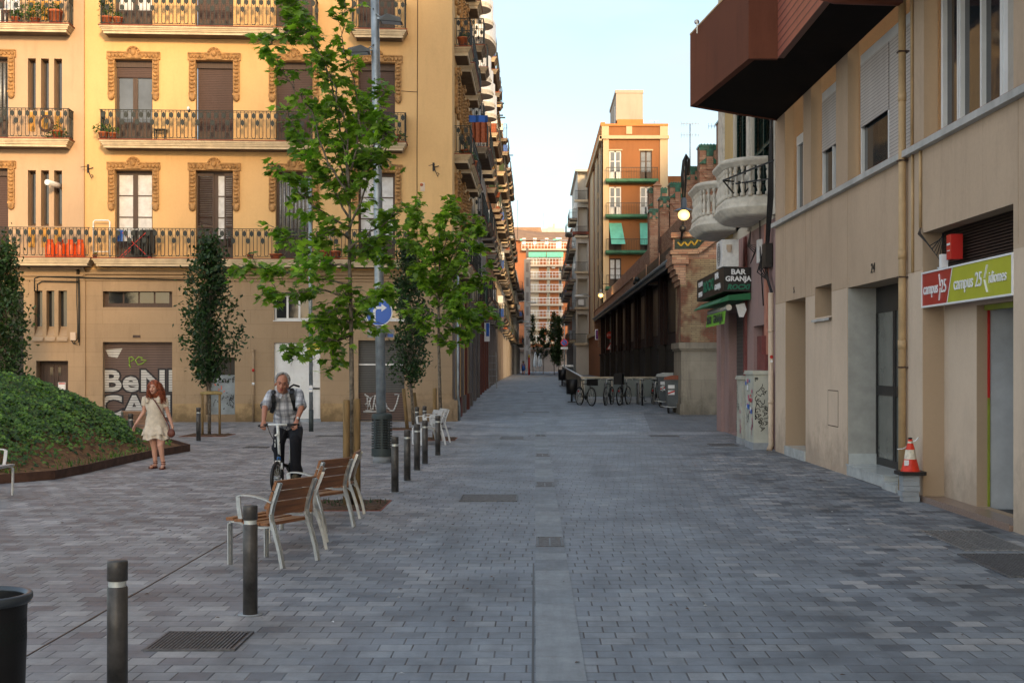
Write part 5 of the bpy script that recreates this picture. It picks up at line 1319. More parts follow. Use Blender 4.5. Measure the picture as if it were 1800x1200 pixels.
# utility cabinets
M['cab']=mat('grey_green_cabinet',(.44,.45,.39),.6,var=.12,scale=2.5,bump=.05)
def cabinet(x0,x1,y0,y1,h,label,seed,stick):
    t=thing('utility_cabinet',label,'utility cabinet',((x0+x1)/2,(y0+y1)/2,0)); w,l=(x1-x0)/2,(y1-y0)/2
    q=MB(); q.box(-w-.01,w+.01,-l-.01,l+.01,0,.14); q.build('plinth',M['concrete'],t)
    q=MB(); q.box(-w,w,-l,l,.14,h-.08); b_=q.build('body',M['cab'],t)
    q=MB(); q.box(-w-.035,w+.035,-l-.035,l+.035,h-.08,h-.045); q.box(-w-.02,w+.02,-l-.02,l+.02,h-.045,h); q.build('lid',M['cab'],t)
    q=MB(); q.box(-w-.006,-w-.001,-l+.04,-.01,.2,h-.13); q.box(-w-.006,-w-.001,.01,l-.04,.2,h-.13); d_=q.build('door',M['cab'],t)
    scrib(b_,-w+.03,w-.03,.4,h-.15,-l-.004,stick,M['grafk'],.007,seed=seed)
    q=MB(Matrix.Rotation(R(-90),4,'Z')); 
    scrib(d_,-l+.06,-.02,.4,h-.2,-w-.010,7,M['grafk'],.008,M_=Matrix.Rotation(R(-90),4,'Z'),seed=seed+1)
    scrib(d_,.02,l-.06,.25,.9,-w-.012,9,M['grafp'],.014,M_=Matrix.Rotation(R(-90),4,'Z'),seed=seed+2)
    rs=random.Random(seed); q=MB()
    if stick>5:
        for k in range(16):
            z=rs.uniform(h*.45,h-.2); y_=rs.uniform(-l+.06,l-.2); s=rs.uniform(.05,.11); q.box(-w-.016-.0006*k,-w-.0122-.0006*k,y_,y_+s*1.6,z,z+s,rs.randint(0,3))
        q.build('sticker',[M['signwhite'],M['signblue'],M['signred'],M['grafp']],b_)
    return t
c1=cabinet(4.49,4.80,28.0,29.1,1.62,'taller grey-green utility cabinet covered in black scribbles and stickers',21,11)
q=MB(); 
text_faces('GARRA',.15,Matrix.Translation((-.03,-.56,.62))@Matrix.Rotation(R(75),4,'Y')@TX,q,0,offset=-.001); text_faces('MATA',.15,Matrix.Translation((.08,-.56,.7))@Matrix.Rotation(R(80),4,'Y')@TX,q,0,offset=-.001); q.build('graffiti',M['grafk'],c1)
cabinet(4.50,4.74,29.6,30.4,1.50,'lower pale utility cabinet behind the scribbled one',33,2)
# ------------------------------------------------------------------ the brick market hall
M['brick']=bricks('yellow_brick',(.44,.34,.19),(.33,.24,.14),(.17,.13,.09),.29,.062,patch=(.25,.09,.05))
M['brickred']=bricks('red_brick',(.40,.19,.12),(.56,.36,.24),(.22,.17,.13),.32,.085)
M['brickdark']=bricks('sooty_shaded_brick',(.040,.015,.011),(.028,.012,.009),(.022,.015,.013),.29,.062)  # soot and the shade under the eave, both put into the colour
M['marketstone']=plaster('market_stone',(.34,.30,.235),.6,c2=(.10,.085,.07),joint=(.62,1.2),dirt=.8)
M['marketstonelow']=plaster('market_stone_shaded',(.05,.045,.04),.4,joint=(.62,1.3))  # shaded copy of the market stone for the base under the eave
M['greentile']=mat('glazed_green_tile',(.02,.13,.085),.25,var=.35,scale=9,bump=.2,spec=.6); M['yellowtile']=mat('glazed_yellow_tile',(.50,.33,.04),.3,var=.2,scale=9,bump=0)
my=45.0; mx0=4.87; gz=g(my)
mk=thing('market_hall','brick market hall with stone base, green-tiled stepped gables and a dark deep eave','building',(mx0,my,gz))
xx=lambda px:WX(px,my)-mx0
zz=lambda py:WZ(py,my)-gz
q=MB(); q.box(0,10,0,2.2,zz(608),zz(455),0); q.build('gable_wall',M['brick'],mk)
q=MB(); q.box(-.06,.16,-.03,.3,zz(600),zz(500)); q.build('corner_quoin',M['brick'],mk)
q=MB(); q.box(-.05,10,-.08,2.25,-.3,zz(612)); q.box(-.10,10,-.14,2.3,-.3,.35);q.build('stone_base',M['marketstone'],mk)
q=MB(); q.box(-.14,10,-.16,2.3,zz(612)-.01,zz(602)); q.box(-.1,10,-.12,2.3,zz(616),zz(612)-.011); q.build('base_moulding',M['marketstone'],mk)
# corbelled parapet block with zigzag frieze
q=MB()
for k in range(4): q.box(xx(1181)+.06+.07*k,.1,-.02-.0*k,2.0,zz(500)-.0+.0+ (3-k)*.17 - .0, zz(500)+(4-k)*.17)
q.box(xx(1181),.2,-.06,2.1,zz(500)+.68,zz(441)); q.build('corbel',M['brickred'],mk)
q=MB(); pts=[(xx(1181),zz(441)),(xx(1227),zz(441)),(xx(1262),zz(418)),(xx(1300),zz(418)),(xx(1300),zz(455.5)),(xx(1181)+.1,zz(455.5))]
q.prism([(xx(1183),zz(442)),(xx(1183),zz(415)),(xx(1222),zz(413)),(xx(1250),zz(400)),(xx(1400),zz(330)),(xx(1400),zz(455)),(0,zz(455))][::-1],.0,.5,0); q.build('parapet',M['brickred'],mk)
q=MB()
for a,b_,w_ in (((1178,444),(1228,443),.12),((1228,443),(1262,417),.12),((1262,417),(1330,375),.12),((1179,414),(1224,412),.16),((1224,412),(1252,396),.16)):
    q.bar((xx(a[0]),.2,zz(a[1])),(xx(b_[0]),.2,zz(b_[1])),.62,w_,0)
q.build('coping',M['brickred'],mk)
q=MB(); q.prism([(xx(1186),zz(438)),(xx(1186),zz(420)),(xx(1238),zz(418)),(xx(1246),zz(415)),(xx(1226),zz(437))],-.012,-.001,0)
q.build('tile_frieze',mat('dark_green_glaze',(.035,.055,.045),.3,var=.4,scale=12),mk)
q=MB(); zg=[(1191,426),(1197,432),(1203,425),(1209,432),(1215,424),(1221,431),(1227,421),(1232,424)]
for a,b_ in zip(zg,zg[1:]): q.bar((xx(a[0]),-.02,zz(a[1])),(xx(b_[0]),-.02,zz(b_[1])),.01,.045,up=(0,1,0)) if False else q.bar((xx(a[0]),-.02,zz(a[1])),(xx(b_[0]),-.02,zz(b_[1])),.012,.05)
q.build('zigzag_tiles',M['yellowtile'],mk)
# upper stepped gables (a second gable plane farther back)
def turret(px0,px1,pyt,pyb,y,k):
    x0,x1=WX(px0,y)-mx0,WX(px1,y)-mx0; zt,zb=WZ(pyt,y)-gz,WZ(pyb,y)-gz; Y=y-my; w=x1-x0
    q=MB(); q.box(x0,x1,Y,Y+.9,zb,zt-.02); 
    q.box(x0+w*.36,x1-w*.30,Y-.07,Y-.001,zt-w*1.25,zt-w*.55)
    q.box(x0-.05,x1+.05,Y-.05,Y-.0012,zt-w*1.38,zt-w*1.28)
    q.prism([(x0+w*.1,zt-w*1.4),(x1-w*.1,zt-w*1.4),(x1-w*.32,zt-w*1.7),(x0+w*.32,zt-w*1.7)],Y-.05,Y-.0015,0)
    q.build('turret',M['brickred'],mk)
    q=MB(); q.box(x0-.04,x1+.04,Y-.06,Y+.96,zt-.02,zt+.06); q.box(x0-.02,x1+.02,Y-.03,Y-.001,zt-w*.22,zt-.02); q.box(x0+w*.36-.01,x1-w*.30+.01,Y-.08,Y-.031,zt-w*.55,zt-.021)
    q.prism([(x0-.06,zt-w*.95),(x0+w*.34,zt-w*.95),(x0+w*.34,zt-w*.62)],Y-.07,Y-.0011,0); q.prism([(x1-w*.28,zt-w*.62),(x1-w*.28,zt-w*.95),(x1+.06,zt-w*.95)],Y-.07,Y-.0011,0)
    for i in range(6): q.ball((x0+w*(i+.5)/6,Y-.03,zt+.06),.045,6)
    q.build('green_tiles',M['greentile'],mk)
for k,a in enumerate([(1264,1290,213,420,57),(1230,1263,257,420,58),(1206,1227,296,460,59),(1178,1203,324,460,61),(1160,1176,349,460,60.5),(1141,1172,333,470,64),(1142,1156,371,500,59)]): turret(*a,k)
q=MB(); x0=WX(1150,63.5)-mx0; q.box(x0-.02,x0+.3,18.6,19.2,7.0,WZ(326,63.5)-gz); q.prism([(x0-.06,WZ(326,63.5)-gz),(x0+.36,WZ(326,63.5)-gz),(x0+.15,WZ(318,63.5)-gz)],18.5,19.25,0); q.build('chimney',M['brickred'],mk)
# roof body and side wall below the eave
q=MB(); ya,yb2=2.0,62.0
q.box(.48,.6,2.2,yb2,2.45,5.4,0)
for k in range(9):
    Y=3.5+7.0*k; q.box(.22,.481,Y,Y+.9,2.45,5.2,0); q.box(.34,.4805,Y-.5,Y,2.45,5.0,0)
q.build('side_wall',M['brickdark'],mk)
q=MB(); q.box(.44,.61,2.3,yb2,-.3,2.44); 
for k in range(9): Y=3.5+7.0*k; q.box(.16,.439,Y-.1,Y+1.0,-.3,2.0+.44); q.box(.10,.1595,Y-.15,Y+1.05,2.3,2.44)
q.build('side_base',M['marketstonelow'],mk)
q=MB()
for k in range(8): Y=5.2+7.0*k; q.box(.46,.479,Y,Y+4.4,2.9,5.0)
q.build_split('blind_window',M['black'],mk)
q=MB(); q.add([(-.22,1.6,5.06),(-.22,yb2,5.06),(.6,yb2,5.3),(.6,1.6,5.3)],[(0,1,2,3)]); q.build('eave_soffit',M['black'],mk)  # black underside: the eave's own shade put into the colour
M['eave']=mat('blue_grey_eave_board',(.17,.20,.23),.6,var=.2,bump=.1)
q=MB(); q.box(-.25,-.21,1.6,yb2,5.0,5.16); q.cyl((-.30,1.6,5.2),(-.30,yb2,5.2),.07,.07,10); q.build('gutter',M['eave'],mk)
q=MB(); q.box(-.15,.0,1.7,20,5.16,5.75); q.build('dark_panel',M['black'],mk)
q=MB()
for y_ in (1.7,6.5,12.5): q.box(-.19,-.151,y_,y_+.12,5.16,5.85)
q.box(-.2,.05,19.5,yb2+1,5.16,5.75); q.box(-.24,.08,19.5,yb2+1,5.75,5.82); q.box(-.2,.6,yb2,yb2+.6,4.4,5.8); q.box(.1,.6,yb2-.2,yb2+.5,3.0,4.4); q.build('brick_parapet',M['brickred'],mk)
q=MB(); q.box(.61,14,2.3,60,-.2,7.2); q.build('hall_body',M['brickred'],mk)
q=MB(); q.tube([(-.26,15,5.3),(-.45,15.2,5.35),(-.5,15,5.2)],.06,8); q.ball((-.42,14.4,5.35),.12,8,0,(1,1.6,.8)); q.build('floodlight',M['blacksteel'],mk)

# ------------------------------------------------------------------ wall lanterns
M['glow']=emis('lit_lamp_globe',(1,.55,.16),.95)
def lantern(px,py,y,s,label,arm=1):
    c=W(px,py,y); t=thing('wall_lantern',label,'street lamp',(c.x,c.y,c.z))
    q=MB(); q.ball((0,0,0),.19*s,16,0,(1,1,.9)); q.build('globe',M['glow'],t)
    q=MB(); q.lathe((0,0,0),[(.36*s,.13*s),(.22*s,.19*s),(.10*s,.24*s),(.10*s,.5*s),(.06*s,.56*s)],20); q.build('shade',M['lampgrey'],t)
    if arm:
        q=MB(); pts=[(0,0,.55*s),(-.08*s,0,1.2*s),(-.02*s,0,1.75*s),(.10*s,0,1.95*s),(.2*s,.05,1.75*s),(.22*s,.1,1.0*s),(.2*s,.15,-.4*s)]
        pts=[(0,0,.5*s),(-.05*s,0,1.3*s),(0,.0,1.75*s),(.08*s,.02,1.95*s),(.17*s,.05,1.8*s),(.15*s,.1,1.3*s),(.05*s,.12,.8*s),(.0*s,.2,.3*s)]
        q.tube(pts[:6],.05*s,8); q.tube([(.08*s,.04,1.9*s),(.1*s,.3,1.2*s),(.02*s,.45,-.2*s),(0,.48,-.55*s)],.04*s,8); q.ball((0,.3,-.42*s),.12*s,10); q.bar((-.02*s,.3,-.4*s),(-.02*s,.6,-.75*s),.06*s,.06*s); q.build('bracket_arm',M['black'],t)
    else:
        q=MB(); q.lathe((0,0,0),[(.06*s,.2*s),(.12*s,.6*s),(.10*s,1.6*s),(.03*s,2.0*s)],10); q.lathe((0,0,0),[(.0,-.6*s),(.04*s,-.2*s)],8); q.bar((0,0,.9*s),(.6,.4,.9*s),.06,.06); q.build('bracket_arm',M['black'],t)
    l=bpy.data.lights.new('lantern_light','POINT'); l.energy=14*s; l.color=(1,.7,.35); l.shadow_soft_size=.2; lo=bpy.data.objects.new('lantern_light',l); col.objects.link(lo); lo.parent=t; lo.location=(0,-.45,-.1)
lantern(1202,378,44.3,1.0,'lit round street lantern hanging from an iron arch on the market corner')
lantern(1056,519,97,.9,'small lit street lantern on the far corner by the orange building',0)

# ------------------------------------------------------------------ parking ramp balustrade
M['ramp']=mat('frosted_ramp_panel',(.125,.16,.165),.35,var=.15,scale=.8,bump=0); M['steel']=mat('brushed_steel',(.30,.29,.26),.35,.6,var=.15,bump=.05)
ry=54.0; rx0,rx1=1.91,5.30
t=thing('ramp_balustrade','glazed steel balustrade around the car park ramp behind the parked bicycles','balustrade',(rx0,ry,g(ry)))
q=MB(); q.box(0,rx1-rx0,0,.25,-.1,.18); q.box(-.2,.05,.25,34,-.1,.5); q.build('kerb',M['concrete'],t)
q=MB()
for k in range(3): a=.06+k*1.12; q.box(a,a+1.06,.06,.085,.24,.98)
q.build('panel',M['ramp'],t)
q=MB()
for k in range(16): q.box(-.05,-.03,.4+k*2.05,.4+k*2.05+1.95,.3+.02*k,1.0+.02*k)
q.build('side_panel',mat('tarnished_steel',(.17,.155,.13),.5,.3),t)
q=MB(); q.box(-.08,rx1-rx0,.02,.12,.98,1.03); q.bar((-.05,.1,1.02),(-.05,34,1.35),.10,.05)
for k in range(4): q.box(.0+k*1.12,.05+k*1.12,.03,.10,.18,.98)
for k in range(17): q.box(-.06,.0,.2+k*2.05,.28+k*2.05,.1,1.03+.02*k)
q.build('handrail',M['steel'],t)

# ------------------------------------------------------------------ containers
M['contgrey']=mat('grey_plastic',(.085,.10,.11),.5,var=.15,scale=3,bump=0)
def container(px,y,lidm,label,w=1.15,d=.95,h=1.28,rot=0):
    x=WX(px,y); t=thing('waste_container',label,'waste container',(x,y,g(y)),rot,'wheeled waste containers')
    q=MB(); z0,z1=.18,h-.2
    b_=[(.08,.08),(w-.08,.08),(w-.08,d-.08),(.08,d-.08)]; tp=[(0,0),(w,0),(w,d),(0,d)]
    q.add([(a,c,z0) for a,c in b_]+[(a,c,z1) for a,c in tp],[(0,1,5,4),(1,2,6,5),(2,3,7,6),(3,0,4,7),(3,2,1,0)]); q.box(-.03,w+.03,-.03,d+.03,z1,z1+.05); q.box(.0,w,-.02,.0,z1-.3,z1-.25)
    q.build('body',M['contgrey'],t)
    q=MB(); n=8
    pr=[(-.04,z1+.05),(0,z1+.13),(w*.2,z1+.19),(w*.8,z1+.19),(w,z1+.13),(w+.04,z1+.05)]; q.prism(pr,-.05,d+.04,0); 
    for k in range(5): q.box(w*.1+k*w*.18,w*.1+k*w*.18+.06,-.075,-.051,z1+.05,z1+.10)
    q.build('lid',lidm,t)
    q=MB(); q.add([(.1,.03,.62),(.32,.03,.62),(.32,.0,.95),(.1,.0,.95)],[(0,1,2,3)],0)
    for k in range(3): z=.64+k*.11; q.add([(.1,.024,z),(.32,.018,z+.08),(.32,.012,z+.13),(.1,.02,z+.05)],[(0,1,2,3)],1)
    q.build('hazard_sticker',[M['signwhite'],M['signred']],t)
    for a in (.12,w-.12):
        for c in (.12,d-.12): q=MB(); q.cyl((a-.03,c,.09),(a+.03,c,.09),.09,.09,12); q.bar((a,c,.09),(a,c,.2),.05,.06); q.build('wheel',M['black'],t)
    q=MB(); q.tube([(.0,-.02,z1-.15),(-.08,-.06,z1-.15),(-.08,-.06,z1-.35)],.02,6); q.tube([(-.15,-.1,.25),(.2,-.1,.2),(.6,-.1,.22)],.018,6); q.build('handle',M['alu'],t); return t
container(1169,45.9,mat('orange_lid',(.24,.065,.03),.55,bump=0),'grey wheeled container with orange lid beside the market corner',rot=-.08)
container(1156,50.2,mat('pale_lid',(.42,.45,.44),.55,bump=0),'grey wheeled container with pale lid behind the orange-lidded one',1.25,rot=-.05)
t=thing('waste_container','pale-lidded container far down the street behind the ramp balustrade','waste container',(WX(988,92),92,g(92)))
q=MB(); q.box(0,.75,0,1.2,.1,1.0); q.build('body',M['contgrey'],t)
q=MB(); q.prism([(-.05,1.0),(0,1.12),(.75,1.12),(.8,1.0)],-.1,1.3,0); q.build('lid',M['whitemetal'],t)
def postbin(px,pyb,y,label,s=1):
    t=thing('litter_bin',label,'litter bin',(WX(px,y),y,g(y)))
    q=MB(); q.lathe((0,0,0),[(0,.32),(.21,.32),(.23,.92),(.20,.92),(.18,.4)],20); q.build('body',M['black'],t)
    q=MB(); q.cyl((0,0,0),(0,0,.35),.04,.04,8); q.box(-.16,.16,-.1,.1,0,.03); q.build('foot',M['black'],t)
postbin(1005,706,54.6,'black litter bin on a foot by the near end of the ramp balustrade'); postbin(988,668,77,'black litter bin farther along beside the ramp balustrade')

# ------------------------------------------------------------------ bicycles
def wheel(t,c,r,axis=(1,0,0),name='wheel',rimm=None,sp=16,ty=.027):
    ax=Vector(axis).normalized(); u=Vector((0,0,1)); v=ax.cross(u).normalized(); c=Vector(c)
    q=MB(); pts=[c+(u*math.cos(2*math.pi*k/28)+v*math.sin(2*math.pi*k/28))*r for k in range(29)]; q.tube(pts,ty,8,cap=False); w_=q.build(name,M['black'],t)
    q=MB(); pts=[c+(u*math.cos(2*math.pi*k/28)+v*math.sin(2*math.pi*k/28))*(r-.028) for k in range(29)]; q.tube(pts,.010,5,cap=False)
    for k in range(sp):
        a=2*math.pi*k/sp; q.cyl(c+ax*.02*(1 if k%2 else -1),c+(u*math.cos(a)+v*math.sin(a))*(r-.03),.0025,.0025,3)
    q.cyl(c-ax*.04,c+ax*.04,.02,.02,8); q.build('rim',rimm or M['alu'],w_); return w_
def bicycle(label,x,y,rot,framem,basket=False,child=False):
    t=thing('bicycle',label,'bicycle',(x,y,g(y)),rot,'bicycles parked by the ramp')        # bike axis along local y, front at -y
    r=.335; wheel(t,(0,-.52,r),r); wheel(t,(0,.52,r),r)
    bb_=(0,.10,.29); st=(0,.25,.80); hd=(0,-.36,.82); hl=(0,-.40,.66)
    q=MB()
    for a,b_ in ((bb_,st),(bb_,hl),(st,hd),(hl,hd)): q.cyl(a,b_,.017,.017,8)
    for s in (-.05,.05): q.cyl((s,.52,r),bb_,.009,.009,6); q.cyl((s,.52,r),(s*.4,.23,.75),.009,.009,6)
    q.build('frame',framem,t)
    q=MB()
    for s in (-.05,.05): q.tube([(s,-.52,r),(s,-.45,.55),(s*.3,-.41,.67)],.011,6)
    q.build('fork',M['alu'],t)
    q=MB(); q.cyl((0,-.36,.82),(0,-.33,.98),.014,.014,6); q.tube([(-.30,-.18,.96),(-.22,-.30,1.0),(0,-.34,.99),(.22,-.30,1.0),(.30,-.18,.96)],.013,6); q.build('handlebar',M['alu'],t)
    q=MB(); q.cyl((0,.25,.8),(0,.28,.93),.012,.012,6); q.ball((0,.30,.96),.13,10,0,(.75,1.05,.28)); q.build('saddle',M['black'],t)
    q=MB(); q.cyl((.05,.1,.29),(.07,.1,.29),.09,.09,16); q.bar((.07,.1,.29),(.08,.02,.14),.02,.02); q.box(.08,.16,-.03,.06,.12,.15); q.bar((-.06,.1,.29),(-.08,.2,.44),.02,.02); q.box(-.16,-.08,.16,.25,.43,.46); q.build('crank',M['blacksteel'],t)
    q=MB(); q.box(-.03,.03,.60,.62,.5,.56); q.build('reflector',M['signred'],t)
    if basket: q=MB(); q.box(-.16,.16,-.72,-.42,.76,1.0); q.build('basket',M['black'],t)
    if child: q=MB(); q.box(-.16,.16,.45,.75,.78,1.2); q.build('child_seat',M['black'],t)
    return t
gr_=lambda px:WX(px,52.6)
bicycle('dark bicycle with a basket at the left end of the parked row',gr_(1028),51.8,R(24),M['black'],True)
bicycle('bicycle with silver handlebar, second from the left in the parked row',gr_(1069),52.2,R(-16),M['blacksteel'])
bicycle('bicycle with red rear reflector in the middle of the parked row',gr_(1096),52.4,R(158),M['black'],child=True)
bicycle('bicycle seen from the front, fourth in the parked row',gr_(1128),52.3,R(-5),M['black'])
bicycle('bicycle partly hidden by the pale-lidded container',gr_(1153),52.4,R(8),M['blacksteel'])
rk=None
for px in (1065,1094,1122,1150):
    if rk is None:
        rk=thing('bicycle_rack','steel hoop bicycle rack farthest left among the parked bicycles','bicycle rack',(gr_(px),52.8,g(52.8)),0,'steel hoop racks'); q=MB(); q.tube([(0,-.35,0),(0,-.35,.75),(0,-.28,.82),(0,.28,.82),(0,.35,.75),(0,.35,0)],.03,8); q.build('hoop',M['ironlight'],rk)
    else: copy_tree(rk,loc=(gr_(px),52.8,g(52.8)),label={1094:'steel hoop rack second from the left behind the middle bicycles',1122:'steel hoop rack third from the left',1150:'steel hoop rack nearest the waste containers'}[px])

# ------------------------------------------------------------------ signs beyond
def roundsign(px,py,y,r,label,kind,pole=True,zb=None):
    c=W(px,py,y); t=thing('road_sign',label,'road sign',(c.x,y,g(y))); z=c.z-g(y)
    circ=lambda r_:[(r_*math.cos(2*math.pi*k/32),r_*math.sin(2*math.pi*k/32)) for k in range(32)]
    q=MB()
    if pole: q.cyl((0,.05,0),(0,.05,z+r*5),.035,.035,8); q.build('pole',M['galv'],t)
    q=MB(TXf((0,0,z))); q.prism(circ(r),0,.01,0,'xy'); q.build('rim',M['signred'],t)
    if kind=='nopark':
        q=MB(TXf((0,-.014,z))); q.prism(circ(r*.74),0,.002,0,'xy'); q.build('face',M['signblue'],t)
        q=MB(); q.bar((-r*.6,-.018,z+r*.6),(r*.6,-.018,z-r*.6),.004,r*.16); q.build('bar',M['signred'],t)
        q=MB(); q.box(-r*.95,r*.95,-.01,.01,z-r*1.75,z-r*1.15); q.build('plate',M['signwhite'],t)
    else:
        q=MB(); text_faces('STOP',r*.7,TXf((0,-.016,z)),q,xs=1); q.build('lettering',M['signwhite'],t)
roundsign(992,602,85,.235,'round red and blue no-parking sign on a pole','nopark')
roundsign(1073,589,92,.26,'round dark red sign in the shade of the market eave','stop')
c=W(1073,609,91.8); t=thing('road_sign','triangular pedestrian warning sign in the shade of the market eave','road sign',(c.x,c.y,c.z))
q=MB(); q.prism([(-.27,-.2),(.27,-.2),(0,.27)],0,.01,0); q.build('rim',M['signred'],t)
q=MB(); q.prism([(-.19,-.155),(.19,-.155),(0,.175)],-.006,-.001,0); q.build('face',M['signwhite'],t)
q=MB(); q.ball((0,-.012,.07),.028,8); q.bar((0,-.012,.05),(.0,-.012,-.03),.01,.035); q.bar((0,-.012,-.03),(-.05,-.012,-.13),.01,.02); q.bar((0,-.012,-.03),(.05,-.012,-.13),.01,.02); q.bar((-.05,-.012,.0),(.05,-.012,.03),.01,.02); q.build('figure',M['black'],t)
t=thing('shop_sign','red heart-shaped sign with a white top on the side of the yellow building','shop sign',(WX(808,44.5),44.5,WZ(592,44.5)))
q=MB(); pts=[]
for k in range(24):
    a=2*math.pi*k/24; pts.append((.16*math.sin(a)**3*1.05,.01*(13*math.cos(a)-5*math.cos(2*a)-2*math.cos(3*a)-math.cos(4*a))))
q.prism(pts,-.03,.03,0); q.build('heart',M['signred'],t)
q=MB(); q.ball((-.06,-.03,.10),.045,8,0,(1,.5,1)); q.ball((.06,-.03,.10),.045,8,0,(1,.5,1)); q.bar((-.4,0,.12),(0,0,.12),.02,.02); q.build('white_top',M['signwhite'],t)
t=thing('shop_sign','tall narrow blue and white sign on the left side of the narrow street','shop sign',(-2.3,66,WZ(600,66)))
q=MB(); q.box(-.2,.12,0,.08,0,.9); q.build('panel',M['signwhite'],t)
q=MB(); q.box(-.05,.10,-.01,-.001,.25,.88); q.build('blue_field',M['signblue'],t)
t=thing('shop_sign','purple sign with an orange stroke on the orange building corner','shop sign',(WX(1058,112),112,WZ(597,112)))
q=MB(); q.box(-.55,0.1,0,.2,0,.85); q.build('box',M['signwhite'],t)
q=MB(); q.box(-.5,.06,-.02,-.001,.06,.79); q.build('purple_field',mat('sign_purple',(.09,.01,.12),.4,bump=0),t)
q=MB(); text_faces('U',.7,TXf((-.12,-.03,.4)),q,offset=.02); q.build('lettering',M['orange'],t)

# ------------------------------------------------------------------ orange building
M['orangew']=plaster('orange_render',(.31,.13,.05),.22,c2=(.25,.11,.045)); M['creampil']=plaster('cream_pilaster',(.55,.42,.26),.12); M['greenpaint']=mat('green_balcony_paint',(.035,.15,.08),.6,var=.3,scale=1.5,bump=.1)
M['orangebright']=plaster('bright_orange_render',(.54,.22,.07),.15); M['cypress_blind']=mat('turquoise_roll_blind',(.14,.50,.38),.7,var=.12,scale=2,bump=0)
oy=118.0; ox=WX(1060,oy); og=g(oy)
ob=thing('apartment_building','orange apartment building with cream corner strips, green balconies and a roof tower','building',(ox,oy,og))
X=lambda px,y=oy:WX(px,y)-ox
Z=lambda py,y=oy:WZ(py,y)-og
W_=X(1172); 
wins=[(X(1071),X(1092)),(X(1125),X(1146))]; fl=[(Z(316),Z(265)),(Z(378),Z(328)),(Z(441),Z(392)),(Z(504),Z(454)),(Z(560),Z(520))]
q=MB(); q.wall(0,W_,-.3,Z(222),[(a,b_,c,d) for a,b_ in wins for c,d in fl],depth=.25); q.add([(0,0,-.3),(0,32,-.3),(0,32,Z(240)),(0,0,Z(240))],[(0,1,2,3)]); q.add([(W_,0,-.3),(W_,32,-.3),(W_,32,Z(222)),(W_,0,Z(222))],[(0,1,2,3)]); q.add([(0,0,Z(235)),(W_,0,Z(235)),(W_,32,Z(235)),(0,32,Z(235))],[(0,1,2,3)]); q.build('wall',M['orangew'],ob)
q=MB()
for a,b_ in ((-.1,X(1073,oy)-.05-.1),(X(1160),W_+.05)): 
    pass
q.box(-.12,X(1059)+.55,-.12,-.001,4.2,Z(222)); q.box(X(1160),W_+.1,-.12,-.001,3,Z(222)); q.box(X(1113)-.1-.5,X(1113)-.1,-.1,-.001,Z(236),Z(222)); q.box(-.12,-.001,-.12,.6,4.2,Z(240))
q.box(-.12,-.001,3.2,5.6,4.2,Z(246)); q.box(-.12,-.001,9.0,13,4.2,Z(250)); q.box(-.12,-.001,18,24,4.2,Z(250)); q.build_split('pilaster',M['creampil'],ob)
q=MB(); q.box(-.3,W_+.2,-.3,-.121,Z(245),Z(239)); q.box(-.35,-.13,-.3,31,Z(248),Z(240)); q.box(-.15,W_+.12,-.15,-.1205,4.0,4.35); q.box(-.2,-.0,-.1,31,3.9,4.3); q.build('cornice',M['creampil'],ob)
q=MB(); q.box(-.2,W_+.12,-.16,.2,Z(222)+.001,Z(218)); q.box(-.2,.2,.25,30,Z(235),Z(214)); q.box(.2,W_,6,6.3,Z(235),Z(214)); q.build('parapet',M['orangebright'],ob)
ty=122.0; 
q=MB(); q.box(X(1083,ty),X(1130,ty),ty-oy,ty-oy+3.0,Z(212,ty),Z(160,ty)); q.add([(X(1070,ty),ty-oy+3.0,Z(212,ty))]*0,[]); q.box(X(1083,ty)-.001+.0,X(1130,ty),ty-oy+3.0,ty-oy+9.5,Z(214,ty),Z(160,ty)-.002); q.box(X(1081.5,ty),X(1131,ty),ty-oy-.06,ty-oy+9.6,Z(164,ty),Z(158.5,ty)); q.build('roof_tower',plaster('pale_tower_render',(.42,.355,.28),.15),ob)
q=MB(); q.box(X(1085,ty),X(1130.5,ty),ty-oy-.03,ty-oy-.001,Z(222,ty),Z(210,ty)); q.build('tower_base_paint',M['orangebright'],ob)
q=MB(); q.box(X(1083,ty)-.03,X(1083,ty)-.002,ty-oy+1.2,ty-oy+1.8,Z(214,ty),Z(182,ty)); q.build('tower_window',M['whitewood'],ob)
